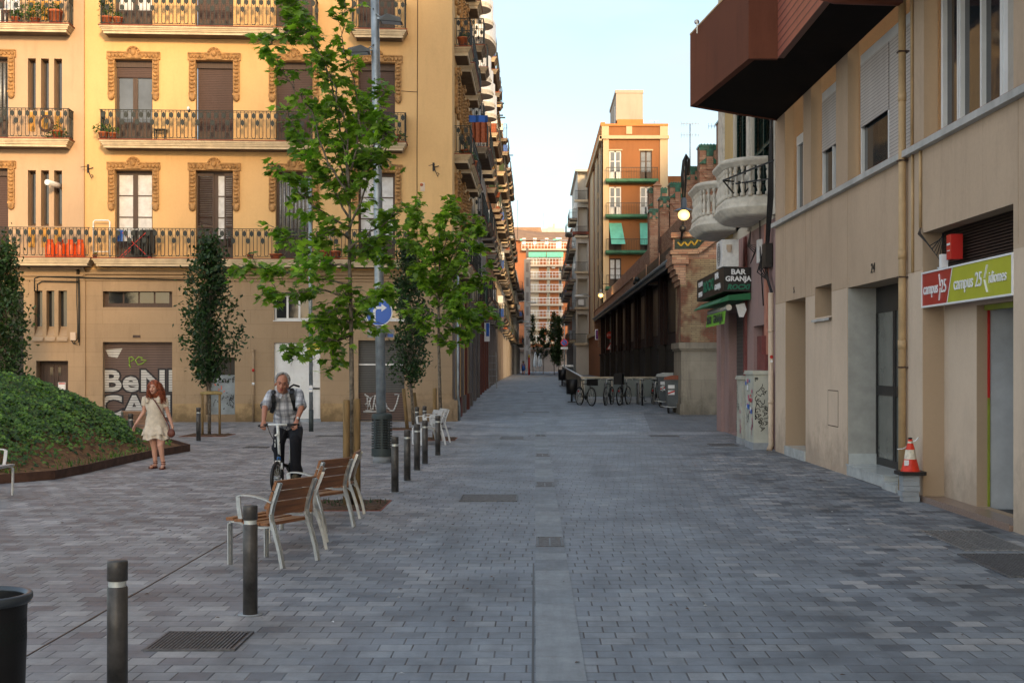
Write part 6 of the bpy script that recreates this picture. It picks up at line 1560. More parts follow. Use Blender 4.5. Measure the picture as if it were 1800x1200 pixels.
for i,(c,d) in enumerate(fl):
    for j,(a,b_) in enumerate(wins):
        fm=M['whitewood'] if (j==0 and i<2) or (j==1 and i==1) else M['brown']
        q=MB(); m_=(a+b_)/2; q.box(a,a+.1,.1,.16,c,d); q.box(b_-.1,b_,.1,.16,c,d); q.box(m_-.07,m_+.07,.1,.16,c,d); q.box(a+.1,b_-.1,.1,.159,c,c+.7); q.box(a+.1,b_-.1,.1,.159,d-.12,d); q.box(a+.1,b_-.1,.105,.15,(c+.7+d)/2-.03,(c+.7+d)/2+.03); w_=q.build('window',fm,ob)
        q=MB(); q.box(a,b_,.14,.15,c+.6,d); q.build('pane',M['curtain'] if i>=3 else M['glassblue'],w_)
        if i==2:
            q=MB(); k_=.0 if j else .45; q.add([(a-.02,-.02,d),(b_+.02,-.02,d),(b_+.12+k_*.4,-.55-k_,c+.5),(a+.0+k_*.3,-.55-k_,c+.5)],[(0,1,2,3)]); q.add([(a-.02,.0,d),(b_+.02,.0,d),(b_+.12+k_*.4,-.53-k_,c+.5),(a+.0+k_*.3,-.53-k_,c+.5)],[(3,2,1,0)]); q.build('roll_blind',M['cypress_blind'],w_)
        if i==0: q=MB(); q.box(a-.1,b_+.1,-.05,-.001,d,d+.12); q.build('lintel',M['creampil'],ob)
    if i<4:
        x0,x1=X(1064),X(1156); q=MB(); pr=[(0,0),(-.0,-.35),(-.75,-.30),(-.85,-.22),(-.85,-.04),(-.8,0)]
        q.prism([(p[0],c+p[1]) for p in pr],x0,x1,0,'yz'); b2=q.build('balcony',M['greenpaint'],ob)
        q=MB(); q.box(x0+.05,x1-.05,-.80,-.76,c+.92,c+.97)
        k=0
        while x0+.1+k*.14<x1-.05: q.box(x0+.1+k*.14,x0+.12+k*.14,-.79,-.77,c,c+.92); k+=1
        for xx_ in (x0+.06,x1-.08): q.box(xx_,xx_+.02,-.76,0,c+.92,c+.95); q.box(xx_,xx_+.02,-.4,-.38,c,c+.92)
        q.build('railing',M['blacksteel'],b2)
q=MB(); q.box(-.03,W_,-.05,-.001,-.3,1.6); q.build('plinth',M['marketstone'],ob)
q=MB(); x=X(1172); q.box(W_,W_+5,2,20,-.3,Z(304)); q.build('side_block',M['orangew'],ob)
# windows on the street side of it
for k in range(3):
    for i,(c,d) in enumerate(fl): q=MB(); q.box(-.05,-.001,2+6*k,3.4+6*k,c,d); q.build('window',M['brown'],ob)
def antenna(px,pyt,pyb,y,label,n=2):
    c=W(px,pyb,y); t=thing('antenna',label,'antenna',(c.x,c.y,c.z)); h=(pyb-pyt)*y/F
    q=MB(); q.cyl((0,0,0),(0,0,h),.025,.025,6)
    for k in range(n):
        z=h-k*h*.24; q.bar((-.4,0,z),(.4,0,z),.02,.02)
        for j in range(7): q.bar((-.4+.13*j,0,z-.12+.01*j),(-.4+.13*j,0,z+.12-.01*j),.015,.015)
    q.build('mast',M['ironlight'],t)
antenna(1213,218,300,62,'tall rooftop antenna rising behind the stepped gable'); antenna(1262,222,250,58,'small antenna beside the highest gable step',1)
antenna(955,375,400,233,'thin antenna on the far roof'); antenna(910,352,420,140,'antenna at the end of the left row of roofs')
antenna(1150,213,222,125,'small dish aerial on the orange roof',1)

# ------------------------------------------------------------------ generic row houses
def rowhouse(label,side,X0,y0,y1,h,wallc,gfc,nf,balc,dep,style='bars',fh=3.35,z0=3.9,railm='blacksteel',round_=False,wallname=None,seed=0,depth=9,bays=None,longb=True):
    """side=+1: on the left of the street, wall facing +x; side=-1: on the right, wall facing -x"""
    rs=random.Random(seed); gy=g((y0+y1)/2); t=thing('apartment_building',label,'building',(X0,y0,gy))
    L=y1-y0; RM_=Matrix.Rotation(R(90*side),4,'Z'); lx=(lambda y:y-y0) if side>0 else (lambda y:-(y-y0))
    xa,xb=(0,L) if side>0 else (-L,0)
    nb=bays or max(1,int(L//2.9)); hol=[];cs=[]
    for k in range(nb):
        c=xa+L*(k+.5)/nb
        for i in range(nf): z=z0+i*fh; hol.append((c-.5,c+.5,z+.02,z+2.45,.2)); 
        cs.append(c)
    q=MB(RM_); q.wall(xa,xb,-.5,h,hol); q.build('wall',M[wallc],t)
    q=MB(); s=-1 if side>0 else 1
    q.box(0,s*depth,0,.02,-.5,h); q.box(0,s*depth,L-.02,L,-.5,h); q.box(-s*.25,s*depth,-.02,L+.02,h,h+.25); q.build('end_walls_and_roof',M[wallc],t)
    q=MB(RM_)
    for k in range(nb):
        c=cs[k]; q.box(c-.95,c+.95,-.04,-.001,.0,3.1,k%2)
    q.build_split('shop_front',[M['black'],M['brown']],t)
    q=MB(RM_)
    for k in range(nb+1):
        x=min(max(xa+L*k/nb,xa+.28),xb-.28); q.box(x-.26,x+.26,-.12,-.001,-.2,3.5)
    q.build_split('pilaster',M[gfc],t)
    for i in range(nf):
        z=z0+i*fh
        q=MB(RM_)
        for c in cs:
            q.box(c-.5,c+.5,.12,.16,z+.02,z+2.45,0)
        w_=q.build_split('window',M['brown'],t) if nb>3 else None
        if w_ is None:
            bpy.data
            for c in cs:
                q=MB(RM_); q.box(c-.5,c+.5,.12,.16,z+.02,z+2.45); w2=q.build('window',rs.choice([M['brown'],M['whitewood'],M['brown'],M['greenshut']]),t)
        if balc:
            k=0; z_=z
            while k<nb:
                if rs.random()<.14: k+=1; continue
                if longb and rs.random()<.4 and k+1<nb: a,b_=cs[k]-.95,cs[k+1]+.95; k+=2
                else: a,b_=cs[k]-.85,cs[k]+.85; k+=1
                if round_ and i>=3:
                    q=MB(RM_); o_=[(a+(b_-a)*j/10,-dep*math.sin(math.pi*j/10)**.5) for j in range(11)]
                    q.prism(o_,z-.22,z,0,'xy'); q.prism([(p[0],p[1]*1.04) for p in o_],z-.1,z-.04,0,'xy')
                    bbl=q.build('balcony',[M['stonew']],t)
                    q=MB(RM_)
                    for u,v in zip(o_,o_[1:]): q.add([(u[0],u[1],z),(v[0],v[1],z),(v[0],v[1],z+.95),(u[0],u[1],z+.95)],[(0,1,2,3)]); 
                    q.build('parapet',M['whitemetal'],bbl)
                else:
                    th=rs.choice([.2,.26]); rot=R(90*side); o=Vector((a,0,z)); o=RM_@o
                    bbl=slab_mb(b_-a,dep,th).build('balcony',[M[rs.choice(['slabrow','slabrow','slab','greyrender'])],M['tile'],M['soffit']],t,o,rot)
                    railing_mb(b_-a,dep,style if y0<62 else 'bars',rs.uniform(.9,1.05)).build('railing',M[railm],bbl)
                    r_=rs.random()
                    if r_<.35:
                        q=MB(RM_); q.box(a+.3,a+1.0,-dep+.1,-dep+.4,z,z+.55); q.build('planter',M[rs.choice(['terracotta','plant','greenpaint','signblue'])],t); bpy.data.objects[-1] if False else None
                        
                    elif r_<.6: q=MB(RM_); zz_=z+rs.uniform(.2,1.4); q.box(a+.1,a+.85,-.38,-.02,zz_,zz_+.55); q.build('air_conditioner',M['whitemetal'],t)
                    elif r_<.8: q=MB(RM_); q.box(a+.1,b_-.1,-dep+.06,-dep+.09,z+.05,z+.9); q.build('reed_screen',M[rs.choice(['brown','soffit','beige','greenpaint'])],t)
    return t
M['greyrender']=plaster('grey_render',(.27,.25,.23),.25); M['warmrender']=plaster('warm_cream_render',(.50,.40,.27),.2); M['brownrender']=plaster('brown_render',(.28,.16,.09),.25); M['whiterender']=plaster('off_white_render',(.55,.52,.46),.15)
M['redbrickfar']=plaster('orange_red_brick',(.42,.165,.075),.25)
rowhouse('grey-brown house with dark balconies next to the yellow building in the narrow street',1,-2.52,52.1,60,18.4,'warmrender','darkstone',4,True,.55,'leaf',seed=1)
rowhouse('house with white half-round balconies near the top on the left side of the street',1,-2.56,60,72,19.2,'greyrender','redstone',5,True,.60,round_=True,seed=2,fh=3.3,z0=4.3)
rowhouse('cream house in the middle of the left row with iron balconies',1,-2.54,72,88,18.2,'brownrender','darkstone',5,True,.5,seed=3,fh=3.5,z0=3.6)
rowhouse('brownish house in the left row with planted balconies',1,-2.58,88,106,17.6,'warmrender','darkstone',5,True,.66,seed=4,fh=3.15,z0=4.2)
rowhouse('pale sunlit house in the left row before the lower roofs',1,-2.60,106,138,18.4,'whiterender','greyrender',5,True,.55,seed=5,fh=3.45,z0=3.9)
rowhouse('low far house at the end of the left row',1,-2.7,138,170,13.4,'warmrender','greyrender',4,True,.6,seed=6)
rowhouse('last pale house of the left row before the far brick building',1,-2.3,170,200,11.4,'whiterender','greyrender',3,True,.8,seed=7)
for (c,z,y,s) in ((0,0,0,0),):
    pass
# poles sticking out of the left row
for k,(px,py,y) in enumerate([(878,175,84),(882,182,84.6),(880,203,84),(884,207,84.6),(899,273,118)]):
    c=W(px,py,y); t=thing('awning_pole',['upper of the first pair of dark poles sticking out against the sky','lower of the first pair of dark poles sticking out against the sky','upper of the second pair of dark poles below them','lower of the second pair of dark poles below them','single dark pole sticking out farther down the left row'][k],'pole',(-2.1,y,c.z),0,'poles sticking out against the sky'); q=MB(); q.cyl((-.4,0,0),(c.x+2.1+.15,0,0),.05,.05,6); q.build('rod',M['guard'],t)
# laundry and pots on the left row
for k,(px,py,y,sx,sz,mm,lb) in enumerate([(836,209,50,.9,.25,'signblue','blue tarpaulin over a left-side balcony rail'),(843,232,51,.55,.8,'terracotta','reddish screen on a left-side balcony'),(853,370,68,.2,.6,'signred','red cloth hanging from a left-side balcony'),(893,362,120,.5,.6,'signblue','blue cloth on a far left-side balcony'),(866,302,74,.3,.8,'yellowtile','yellow-striped cloth on a left-side balcony')]):
    c=W(px,py,y); t=thing('cloth',lb,'cloth',(min(c.x,-2.02),y,c.z)); q=MB(); n=8
    for j in range(n):
        a=-sx/2+sx*j/n; b_=a+sx/n; ya,yb_=.04*math.sin(j*2.1),.04*math.sin((j+1)*2.1)
        q.add([(a,ya,-sz/2),(b_,yb_,-sz/2),(b_,yb_,sz/2),(a,ya,sz/2)],[(0,1,2,3)])
    q.build('fabric',M[mm],t)
pot_plant((-2.25,42.6,Z4+.02),'terracotta pot on the first small side balcony, upper storey',.16,.25,.2,40,.15,seed=31)
pot_plant((-2.2,43.6,Z3+.02),'terracotta pot with grey trailing plant on the side balcony',.16,.25,.35,120,.3,droop=1.2,seed=32)
pot_plant((-2.1,46.0,Z3+.02),'terracotta pot on the long side balcony',.16,.25,.3,60,.2,seed=33)
pot_plant((-2.05,75,10.9),'small green plant on a balcony in the left row',.16,.25,.6,120,.35,seed=34)
# right side beyond the orange building
rowhouse('pale house with open loggia balconies right of the far brick building',-1,4.7,150,172,22.4,'whiterender','greyrender',5,True,.9,seed=11)
rowhouse('orange-brown house with cluttered balconies near the end on the right',-1,4.9,176,205,18.5,'redbrickfar','greyrender',4,True,1.0,seed=12)
t=thing('apartment_building','narrow grey-beige house front with stacked open balconies left of the orange building','building',(WX(1013,149),149,g(149)))
q=MB(); w_=WX(1035,149)-WX(1013,149); zt=WZ(412,149)-g(149)
hol=[]
for i in range(5): z=3.5+i*3.9; hol.append((.15,w_-.15,z,z+3.1,1.2))
q.wall(0,w_,-.3,zt,hol); q.box(-.001,w_+.5,1.21,12,-.3,zt+.002-.002); q.build('wall',M['whiterender'],t)
q=MB(); q.box(-.4,w_,-.2,3,zt,zt+.3); q.build('roof',M['tile'],t)
for i in range(5):
    z=3.5+i*3.9; q=MB(); q.box(-.2,w_-.1,-.35,-.01,z-.25,z); b2=q.build('balcony',M['slab'],t)
    q=MB(); q.box(-.15,w_-.15,-.33,-.29,z+.95,z+1.0)
    for k in range(12): q.box(-.15+k*.1,-.12+k*.1,-.32,-.30,z,z+.95)
    q.build('railing',M['blacksteel'],b2)
q=MB(); q.box(.2,.8,-.45,-.05,7.6,8.2); q.build('air_conditioner',M['whitemetal'],t)

# ------------------------------------------------------------------ the far brick building
fy=235.0; fg=g(fy); X=lambda px:WX(px,fy); Z=lambda py:WZ(py,fy)-fg
fb=thing('apartment_building','large orange brick apartment block closing the end of the street','building',(X(900),fy,fg))
x0,x1=0,X(1015)-X(900); XX=lambda px:X(px)-X(900)
M['white_wallf']=plaster('cream_panel',(.50,.43,.34),.08); M['roofbrown']=mat('brown_tile_roof',(.30,.19,.12),.85,var=.12,scale=1,bump=.1)
q=MB(); q.box(x0-3,x1,0,12,-.3,Z(423)); q.build('wall',M['redbrickfar'],fb)
q=MB(); q.add([(XX(898)-3,-.6,Z(423)),(XX(1002),-.6,Z(423)),(XX(997),7,Z(401)),(XX(953),6.8,Z(401)),(XX(951),7,Z(392)),(XX(898)-3,7,Z(392))],[(0,1,2,3,4,5)]); q.box(x0-3,XX(950),7,12,Z(423)+.02,Z(392)); q.build('roof',M['roofbrown'],fb)
q=MB(); q.box(XX(953),XX(994),7.1,9,Z(401)+.02,Z(394)); q.box(XX(963),XX(972),7.0,9.1,Z(402),Z(391)); q.cyl((XX(975),7.5,Z(400)),(XX(975),7.5,Z(385)),.25,.25,8); q.build('rooftop_room',M['whiterender'],fb)
fls=[441,468,490,513,537,556,577,600]
pys=[(439,457),(455,0)]
lv_=[438,466,489,511.5,534.5,557,578,601]
q=MB(); q.box(x0-3,x1,-.5,-.01,-.3,4.2); q.build('shop_fronts',M['darkstone'],fb)  # dark shops; the shade at street level is put into their colour too
q=MB(); q.box(x0-3,x1,-1.6,-.51,3.4,3.8); q.build('shop_canopy',M['brown'],fb)
for i,py in enumerate(lv_):
    z=Z(py); xl=XX(914+3) if i==0 else XX(922+ (4 if i>0 else 0)); xr=XX(997) if i==0 else XX(990)
    q=MB(); q.box(xl,xr,-1.2,-.01,z-.3,z); b2=q.build('balcony',M['white_wallf'] if i<6 else M['slab'],fb)
    q=MB(); q.box(xl,xr,-1.2,-1.14,z+1.0,z+1.1); q.box(xl,xr,-1.2,-1.14,z+.5,z+.56); k=0
    while xl+k*.55<xr: q.box(xl+k*.55,xl+k*.55+.06,-1.19,-1.13,z,z+1.0); k+=1
    q.build('railing',M['whitemetal'],b2)
    if i>0:
        q=MB(); q.box(XX(933),XX(947),-.06,-.001,z,z+2.2); q.build('panel_wall',M['white_wallf'],fb)
        for a in (961,982):
            q=MB(); q.box(XX(a),XX(a+6),-.05,-.001,z,z+2.0); w_=q.build('window',M['white_wallf'],fb); q=MB(); q.box(XX(a+1),XX(a+5),-.08,-.051,z+.9,z+1.9); q.build('pane',M['glassblue'] if i%2 else M['glass'],w_)
    else:
        for a in (918,937,958): q=MB(); q.box(XX(a),XX(a+6),-.05,-.001,z+.8,z+1.9); q.build('window',M['whitemetal'],fb)
        q=MB(); q.box(XX(977),XX(987),-.05,-.001,z,z+2.0); q.build('window',M['whitemetal'],fb)
q=MB(); q.add([(XX(929),-1.3,Z(453)),(XX(960),-1.3,Z(453)),(XX(960),-1.5,Z(445)+.1-.9),(XX(929),-1.5,Z(445)-.8)],[(0,1,2,3)]); 
q=MB(); q.box(XX(929),XX(960),-1.35,-1.3,Z(453),Z(444)); q.box(XX(961),XX(990),-1.35,-1.3,Z(453),Z(444)); q.build('green_awning',M['cypress_blind'],fb)
q=MB(); q.box(XX(972),XX(984),-1.25,-1.21,Z(423),Z(421)); q.box(XX(914),XX(918),-1.25,-1.21,Z(424),Z(421)); q.build('green_awning',M['cypress_blind'],fb)
q=MB(); q.box(XX(970),XX(976),-.5,-.06,Z(472),Z(467)); q.build('air_conditioner',M['whitemetal'],fb)
t=thing('grey_tower','grey latticed shaft beside the far brick building','building',(X(923),fy-20,fg))
w_=WX(934,fy-20)-WX(923,fy-20)
q=MB(); q.box(0,w_,0,3,-.3,WZ(455,fy-20)-fg); q.build('shaft',M['greyrender'],t)
q=MB()
for k in range(8): z=2+k*2.3; q.box(w_*.3,w_*.7,-.05,-.001,z,z+1.4)
q.build('window',M['darkstone'],t)
# added unseen blocks, placed and sized only to throw shade on the street
rowhouse('added unseen block behind the market, only there to shade the orange building',-1,17,70,104,24,'warmrender','greyrender',6,False,.6,seed=21,depth=20)
rowhouse('added unseen block behind the orange building, only there to shade the far brick block',-1,8.2,151,206,26,'warmrender','greyrender',7,False,.6,seed=22,depth=5.5)
rb2=thing('apartment_building','unseen upper block of the beige building, sized to shade the yellow facade','building',(5.2,-60,0))
q=MB(); q.box(0.05,12,33.2,87.4,9.96,23.5); q.box(0.02,12,0,53.9,0,23.5); q.build('upper_block',M['beige'],rb2)
# ------------------------------------------------------------------ trees
ML=[(0,-.12),(.10,-.02),(.30,-.16),(.27,.02),(.50,.08),(.36,.20),(.42,.42),(.22,.36),(.16,.50),(.10,.46),(0,.86),(-.10,.46),(-.16,.50),(-.22,.36),(-.42,.42),(-.36,.20),(-.50,.08),(-.27,.02),(-.30,-.16),(-.10,-.02)]
ML2=[(0,-.12),(.30,-.12),(.50,.10),(.30,.22),(.40,.45),(.15,.45),(0,.86),(-.15,.45),(-.40,.45),(-.30,.22),(-.50,.10),(-.30,-.12)]
def add_leaf(q,c,out,size,rs,shape):
    up=Vector((rs.gauss(0,.45),rs.gauss(0,.45),1)).normalized()
    t=Vector(out)+Vector((rs.gauss(0,.5),rs.gauss(0,.5),rs.gauss(-.35,.4)))
    t=(t-up*t.dot(up)*.6); 
    if t.length<.05:t=Vector((1,0,0))
    t.normalize(); s=t.cross(up).normalized(); up=s.cross(t)
    b=len(q.v); fold=rs.uniform(-.1,.25)
    for x,y in shape: q.v.append(c+s*(x*size)+t*(y*size)-up*(abs(x)*size*fold+ y*y*size*.18))
    q.v.append(c+t*size*.2); ctr=b+len(shape)
    n=len(shape)
    for i in range(n): q.f.append([ctr,b+i,b+(i+1)%n]); q.mi.append(0); q.sm.append(False)
def maple(label,base,y0,branches,leaf,seed,stem,dens,shape,tw=.35,r0=.045):
    rs=random.Random(seed); t=thing('maple_tree',label,'tree',(base.x,base.y,g(base.y)),0,'young maples in the tree pits')
    B=t.location.copy()
    def conv(pl,dz): return [W(px,py,y0+dz*(i/(max(1,len(pl)-1)))**1.2)-B for i,(px,py) in enumerate(pl)]
    q=MB(); st=conv(stem,0); st[0]=Vector((0,0,-.05)); n=len(st)
    q.tube(st,[r0*(1-.72*i/(n-1)) for i in range(n)],10); trunk=q.build('trunk',M['bark'],t)
    q=MB(); lv_=MB()
    for pl,dz,d_ in branches:
        pts=conv(pl,dz)
        # smooth resample
        fine=[]
        for i in range(len(pts)-1):
            for k in range(4): fine.append(pts[i].lerp(pts[i+1],k/4))
        fine.append(pts[-1])
        j=[p+Vector((rs.gauss(0,.012),rs.gauss(0,.02),rs.gauss(0,.012))) for p in fine]; j[0]=fine[0]
        m_=len(j); q.tube(j,[max(.004,r0*.42*(1-.85*i/(m_-1))) for i in range(m_)],6)
        for i in range(1,m_):
            f=i/(m_-1)
            if f<.12: continue
            seg=(j[i]-j[i-1]); 
            nt_=max(1,int(seg.length*dens*d_*(.55+.6*f)+rs.random()))
            for _ in range(nt_):
                p=j[i-1].lerp(j[i],rs.random()); a=Vector((rs.gauss(0,1),rs.gauss(0,1),rs.gauss(-.1,.7))).normalized()
                L=tw*rs.uniform(.25,1)*(1.1-.45*f); e=p+a*L+seg.normalized()*L*.4
                q.tube([p,p.lerp(e,.5)+Vector((0,0,.02)),e],[.005,.004,.002],4,cap=False)
                for s_ in range(rs.randint(4,8)):
                    u=p.lerp(e,rs.uniform(.3,1.08)); wp_=u+B
                    if y0<20 and abs(PX+wp_.x*F/wp_.y-672)<22 and abs(PY-(wp_.z-HC)*F/wp_.y-551)<24: continue
                    add_leaf(lv_,u+Vector((rs.gauss(0,.03),rs.gauss(0,.03),rs.gauss(0,.03))),a,leaf*rs.uniform(.6,1.15),rs,shape)
    q.build('limbs',M['bark'],t)
    lv_.build('crown',M['leafA'],t); return t
b1=[([(614,330),(600,230),(583,150),(560,90),(530,40),(505,0),(480,-60)],.5,1.0),
([(614,330),(610,240),(590,160),(570,110),(545,60),(530,20)],-.4,.9),
([(617,300),(632,220),(628,160),(612,110),(600,60),(605,10),(598,-50)],.3,.75),
([(612,340),(575,290),(550,200),(520,160),(490,120),(465,75)],-.5,.8),
([(612,380),(580,320),(540,270),(505,205)],.5,1.0),
([(614,400),(560,370),(520,330),(490,290)],-.6,1.1),
([(613,410),(640,340),(655,270),(665,200),(675,150)],-.5,.8),
([(614,440),(650,410),(685,385),(700,370)],-.3,.7),
([(615,460),(640,440),(690,400)],.5,.9),
([(613,470),(560,460),(520,440),(485,400)],.4,1.1),
([(613,500),(560,490),(500,480),(450,470),(415,470)],-.5,1.0),
([(615,520),(570,510),(520,515),(480,515),(458,518)],.3,1.0),
([(616,540),(650,520),(688,512)],-.5,1.3),
([(618,590),(590,600),(560,600),(530,610),(510,622)],-.4,1.0),
([(618,570),(585,560),(558,558)],.5,1.4),
([(617,585),(585,600),(588,630),(580,655)],.2,.9),
([(614,330),(640,300),(658,255)],.4,1.0),
([(614,420),(590,400),(560,420),(530,470)],-.7,1.0),
([(614,450),(630,430),(660,430),(680,470)],.7,1.0),
([(615,540),(640,560),(658,580)],.6,1.0),
([(614,360),(600,300),(575,240),(560,180)],.7,1.1),
([(614,350),(625,300),(620,240),(640,180)],.8,1.0),
([(615,500),(600,520),(590,550),(560,575)],-.2,1.1),
([(505,60),(520,30),(500,-10)],.1,1.4),([(470,80),(490,60),(520,50)],.1,.8),([(655,300),(680,260),(672,210)],-.4,.9)]
stem1=[(617,885),(619,740),(618,650),(617,560),(614,450),(615,380),(614,330),(613,290)]
maple('young maple with large green leaves between wooden stakes in front of the yellow building',Vector((WX(618,16.95),16.95,0)),16.95,b1,.132,7,stem1,29.0,ML,.30,.036)
y2=32.0
b2=[([(771,560),(772,480),(770,420),(790,370),(792,345)],.8,1.0),([(772,520),(810,470),(835,430),(848,385)],-.8,1.1),([(772,530),(740,480),(722,420),(738,350)],.6,1.0),
([(771,560),(815,540),(850,540),(872,560)],-.5,1.1),([(771,560),(735,540),(705,545)],.5,.6),([(772,500),(760,440),(745,400),(720,375)],-1.,1.0),([(772,500),(800,440),(820,400),(800,370)],1.2,1.1),
([(771,570),(800,580),(820,590)],.8,1.1),([(771,570),(750,575),(735,560)],-.8,.8),([(772,470),(785,420),(775,380)],-.6,1.2),([(771,540),(800,510),(830,500),(855,475)],.3,1.2),([(771,540),(790,520),(810,545),(835,575)],-.9,1.2),([(772,450),(740,440),(700,420)],.2,.8),
([(771,520),(750,490),(735,470)],-1.2,1.2),([(771,585),(785,600),(800,605)],-.3,1.0),([(772,520),(785,480),(800,460)],1.6,1.2),([(772,560),(795,550),(810,520)],-1.5,1.2)]
maple('second maple with a broad crown standing at the street corner beyond the bollards',Vector((WX(776,y2),y2,0)),y2,b2,.17,12,[(776,771),(773,680),(771,600),(771,520),(773,450),(772,400)],24.0,ML2,.42,.045)
# branch across to the lamp post
def pear(label,px,y,pyt,pyb,halfw,seed,n=90,lean_=0,leaf=.065,low=None):
    rs=random.Random(seed); t=thing('pear_tree',label,'tree',(WX(px,y),y,g(y)),0,'young dark-leaved trees by the yellow building'); B=t.location
    h=WZ(pyt,y)-B.z; zb=WZ(pyb,y)-B.z; hw_=halfw*y/F
    q=MB(); q.tube([(0,0,-.05),(lean_*.4,0,zb*.7),(lean_,0,zb+.4),(lean_*1.2,.02,h*.7),(lean_*1.3,0,h*.95)],[.045,.038,.032,.02,.006],8); q.build('trunk',M['bark'],t)
    lim=MB(); cr=MB()
    for k in range(n):
        f=(k+rs.random())/n; z=zb+(h-zb)*f; prof=min(1,.45+2.2*f)*min(1,(1.04-f)*1.9)**.8
        a=rs.random()*6.283; r=hw_*prof*rs.uniform(.2,1.05)*(.55+.9*max(0,min(1,.5+1.3*noise.noise(Vector((math.cos(a)*1.3+seed*3,math.sin(a)*1.3,z*1.15)))))); x0=lean_*(.9+.4*f)
        e=Vector((x0+r*math.cos(a),r*math.sin(a),z+.15*rs.random())); s=Vector((x0*.9,0,max(zb*.85,z-.25-r*.7)))
        lim.tube([s,s.lerp(e,.6)+Vector((0,0,-.04)),e],[.010,.007,.003],4,cap=False)
        m_=rs.randint(22,60); sp=rs.uniform(.07,.18)
        for _ in range(m_):
            c=e+Vector((rs.gauss(0,sp),rs.gauss(0,sp),rs.gauss(0,sp*1.3))); u=Vector((rs.gauss(0,1),rs.gauss(0,1),rs.gauss(-.4,.8))).normalized(); v=u.orthogonal().normalized(); v=(v*math.cos(a)+u.cross(v)*math.sin(a)); s_=leaf*rs.uniform(.6,1.15)
            cr.add([c-u*s_,c-u*s_*.2+v*s_*.5,c+u*s_,c-u*s_*.2-v*s_*.5],[(0,1,2,3)])
    lim.build('limbs',M['bark'],t); cr.build('crown',M['leafB'],t); return t
pear('dark narrow pear tree with wooden guard in front of the grey graffiti door',368,33.6,432,668,40,5,160)
pear('dark-leaved tree at the left edge above the ivy mound',8,34.5,438,700,38,6,150)
pear('dark leaning tree left of the second maple beside the graffiti shutter',727,36.8,440,672,38,8,120,lean_=-.12)
pear('narrow green tree far down the street on the right',974,150,552,635,13,9,90,leaf=.11)
pear('tree crown far down the street in front of the far brick building',955,178,578,628,17,10,60,leaf=.12)
pear('second narrow tree beside the no-parking sign far down the street',982,140,560,640,10,19,80,leaf=.11)
pear('far tree at the left side of the end of the street',937,190,556,600,6,13,40,leaf=.10)
# stakes
def stake(px,pyt,y,label,lean_=0,r=.045,name='tree_stake'):
    t=thing(name,label,'stake',(WX(px,y),y,g(y)+.003),0,'round wooden tree stakes'); h=WZ(pyt,y)-g(y)
    q=MB(); q.tube([(0,0,0),(lean_,0,h-.015),(lean_,0,h)],[r,r*.97,r*.85],12); q.build('post',M['stake'],t); return t
stake(609,703,16.8,'greenish wooden tree stake left of the near maple trunk')
stake(627.5,701,16.9,'brown wooden tree stake right of the near maple trunk')
stake(716,683,36.6,'leaning thin wooden stake left of the leaning tree',-.10,.05); stake(736,690,37.1,'leaning thin wooden stake right of the leaning tree',-.12,.04)
stake(764,682,31.8,'wooden stake left of the second maple trunk',0,.05)
t=thing('tree_guard','wooden tree guard with a curved top rail around the dark pear tree','tree guard',(WX(371,33.4),33.4,0))
for s in (-1,1): q=MB(); q.cyl((s*.21,0,0),(s*.21,0,1.05),.032,.030,10); q.build('post',M['stake'],t)
q=MB(); q.tube([(-.25,0,1.04),(-.12,.14,1.06),(.0,.18,1.06),(.12,.14,1.06),(.25,0,1.04)],.035,8); q.tube([(-.25,-.02,1.04),(.25,-.02,1.04)],.035,8); q.build('top_rail',mat('pale_stake_wood',(.34,.25,.10),.8,var=.25,scale=8),t)

# ------------------------------------------------------------------ ivy mound
poly=[(-8.6,18.9),(-7.83,20.0),(-7.3,20.75),(-7.22,22.0),(-7.22,23.7),(-7.18,25.6),(-6.95,27.5),(-8.28,30.4),(-10.5,33.0),(-16,34.5),(-20,30),(-19,17.5),(-12,17.0)]
def pdist(x,y):
    inside=False; dm=1e9; n=len(poly)
    for i in range(n):
        ax,ay=poly[i]; bx,by=poly[(i+1)%n]
        if (ay>y)!=(by>y) and x<(bx-ax)*(y-ay)/(by-ay)+ax: inside=not inside
        dx,dy=bx-ax,by-ay; t_=max(0,min(1,((x-ax)*dx+(y-ay)*dy)/(dx*dx+dy*dy))); d=math.hypot(x-ax-t_*dx,y-ay-t_*dy); dm=min(dm,d)
    return dm if inside else -dm
def mh(x,y):
    d=pdist(x,y)
    if d<=0: return .03
    e=max(0,d-.5)
    h=.06+min(d,.6)*.10+1.50*(1-math.exp(-(e/1.75)**1.35))
    h+= .10*noise.noise(Vector((x*.9,y*.9,2)))*min(1,d)+.09*noise.noise(Vector((x*2.3,y*2.3,5)))*min(1,d*.7)
    return max(.03,h)
q=MB(); st=.25; idx={}
nx=int((20.5-6.8)/st); ny=int((35-16.6)/st)
for j in range(ny+1):
    for i in range(nx+1):
        x=-20.5+i*st; y=16.6+j*st
        if pdist(x,y)>-.02: idx[(i,j)]=len(q.v); q.v.append(Vector((x,y,mh(x,y))))
for (i,j) in list(idx):
    k=[idx.get(p) for p in ((i,j),(i+1,j),(i+1,j+1),(i,j+1))]
    if None not in k: q.f.append(k); q.mi.append(0); q.sm.append(True)
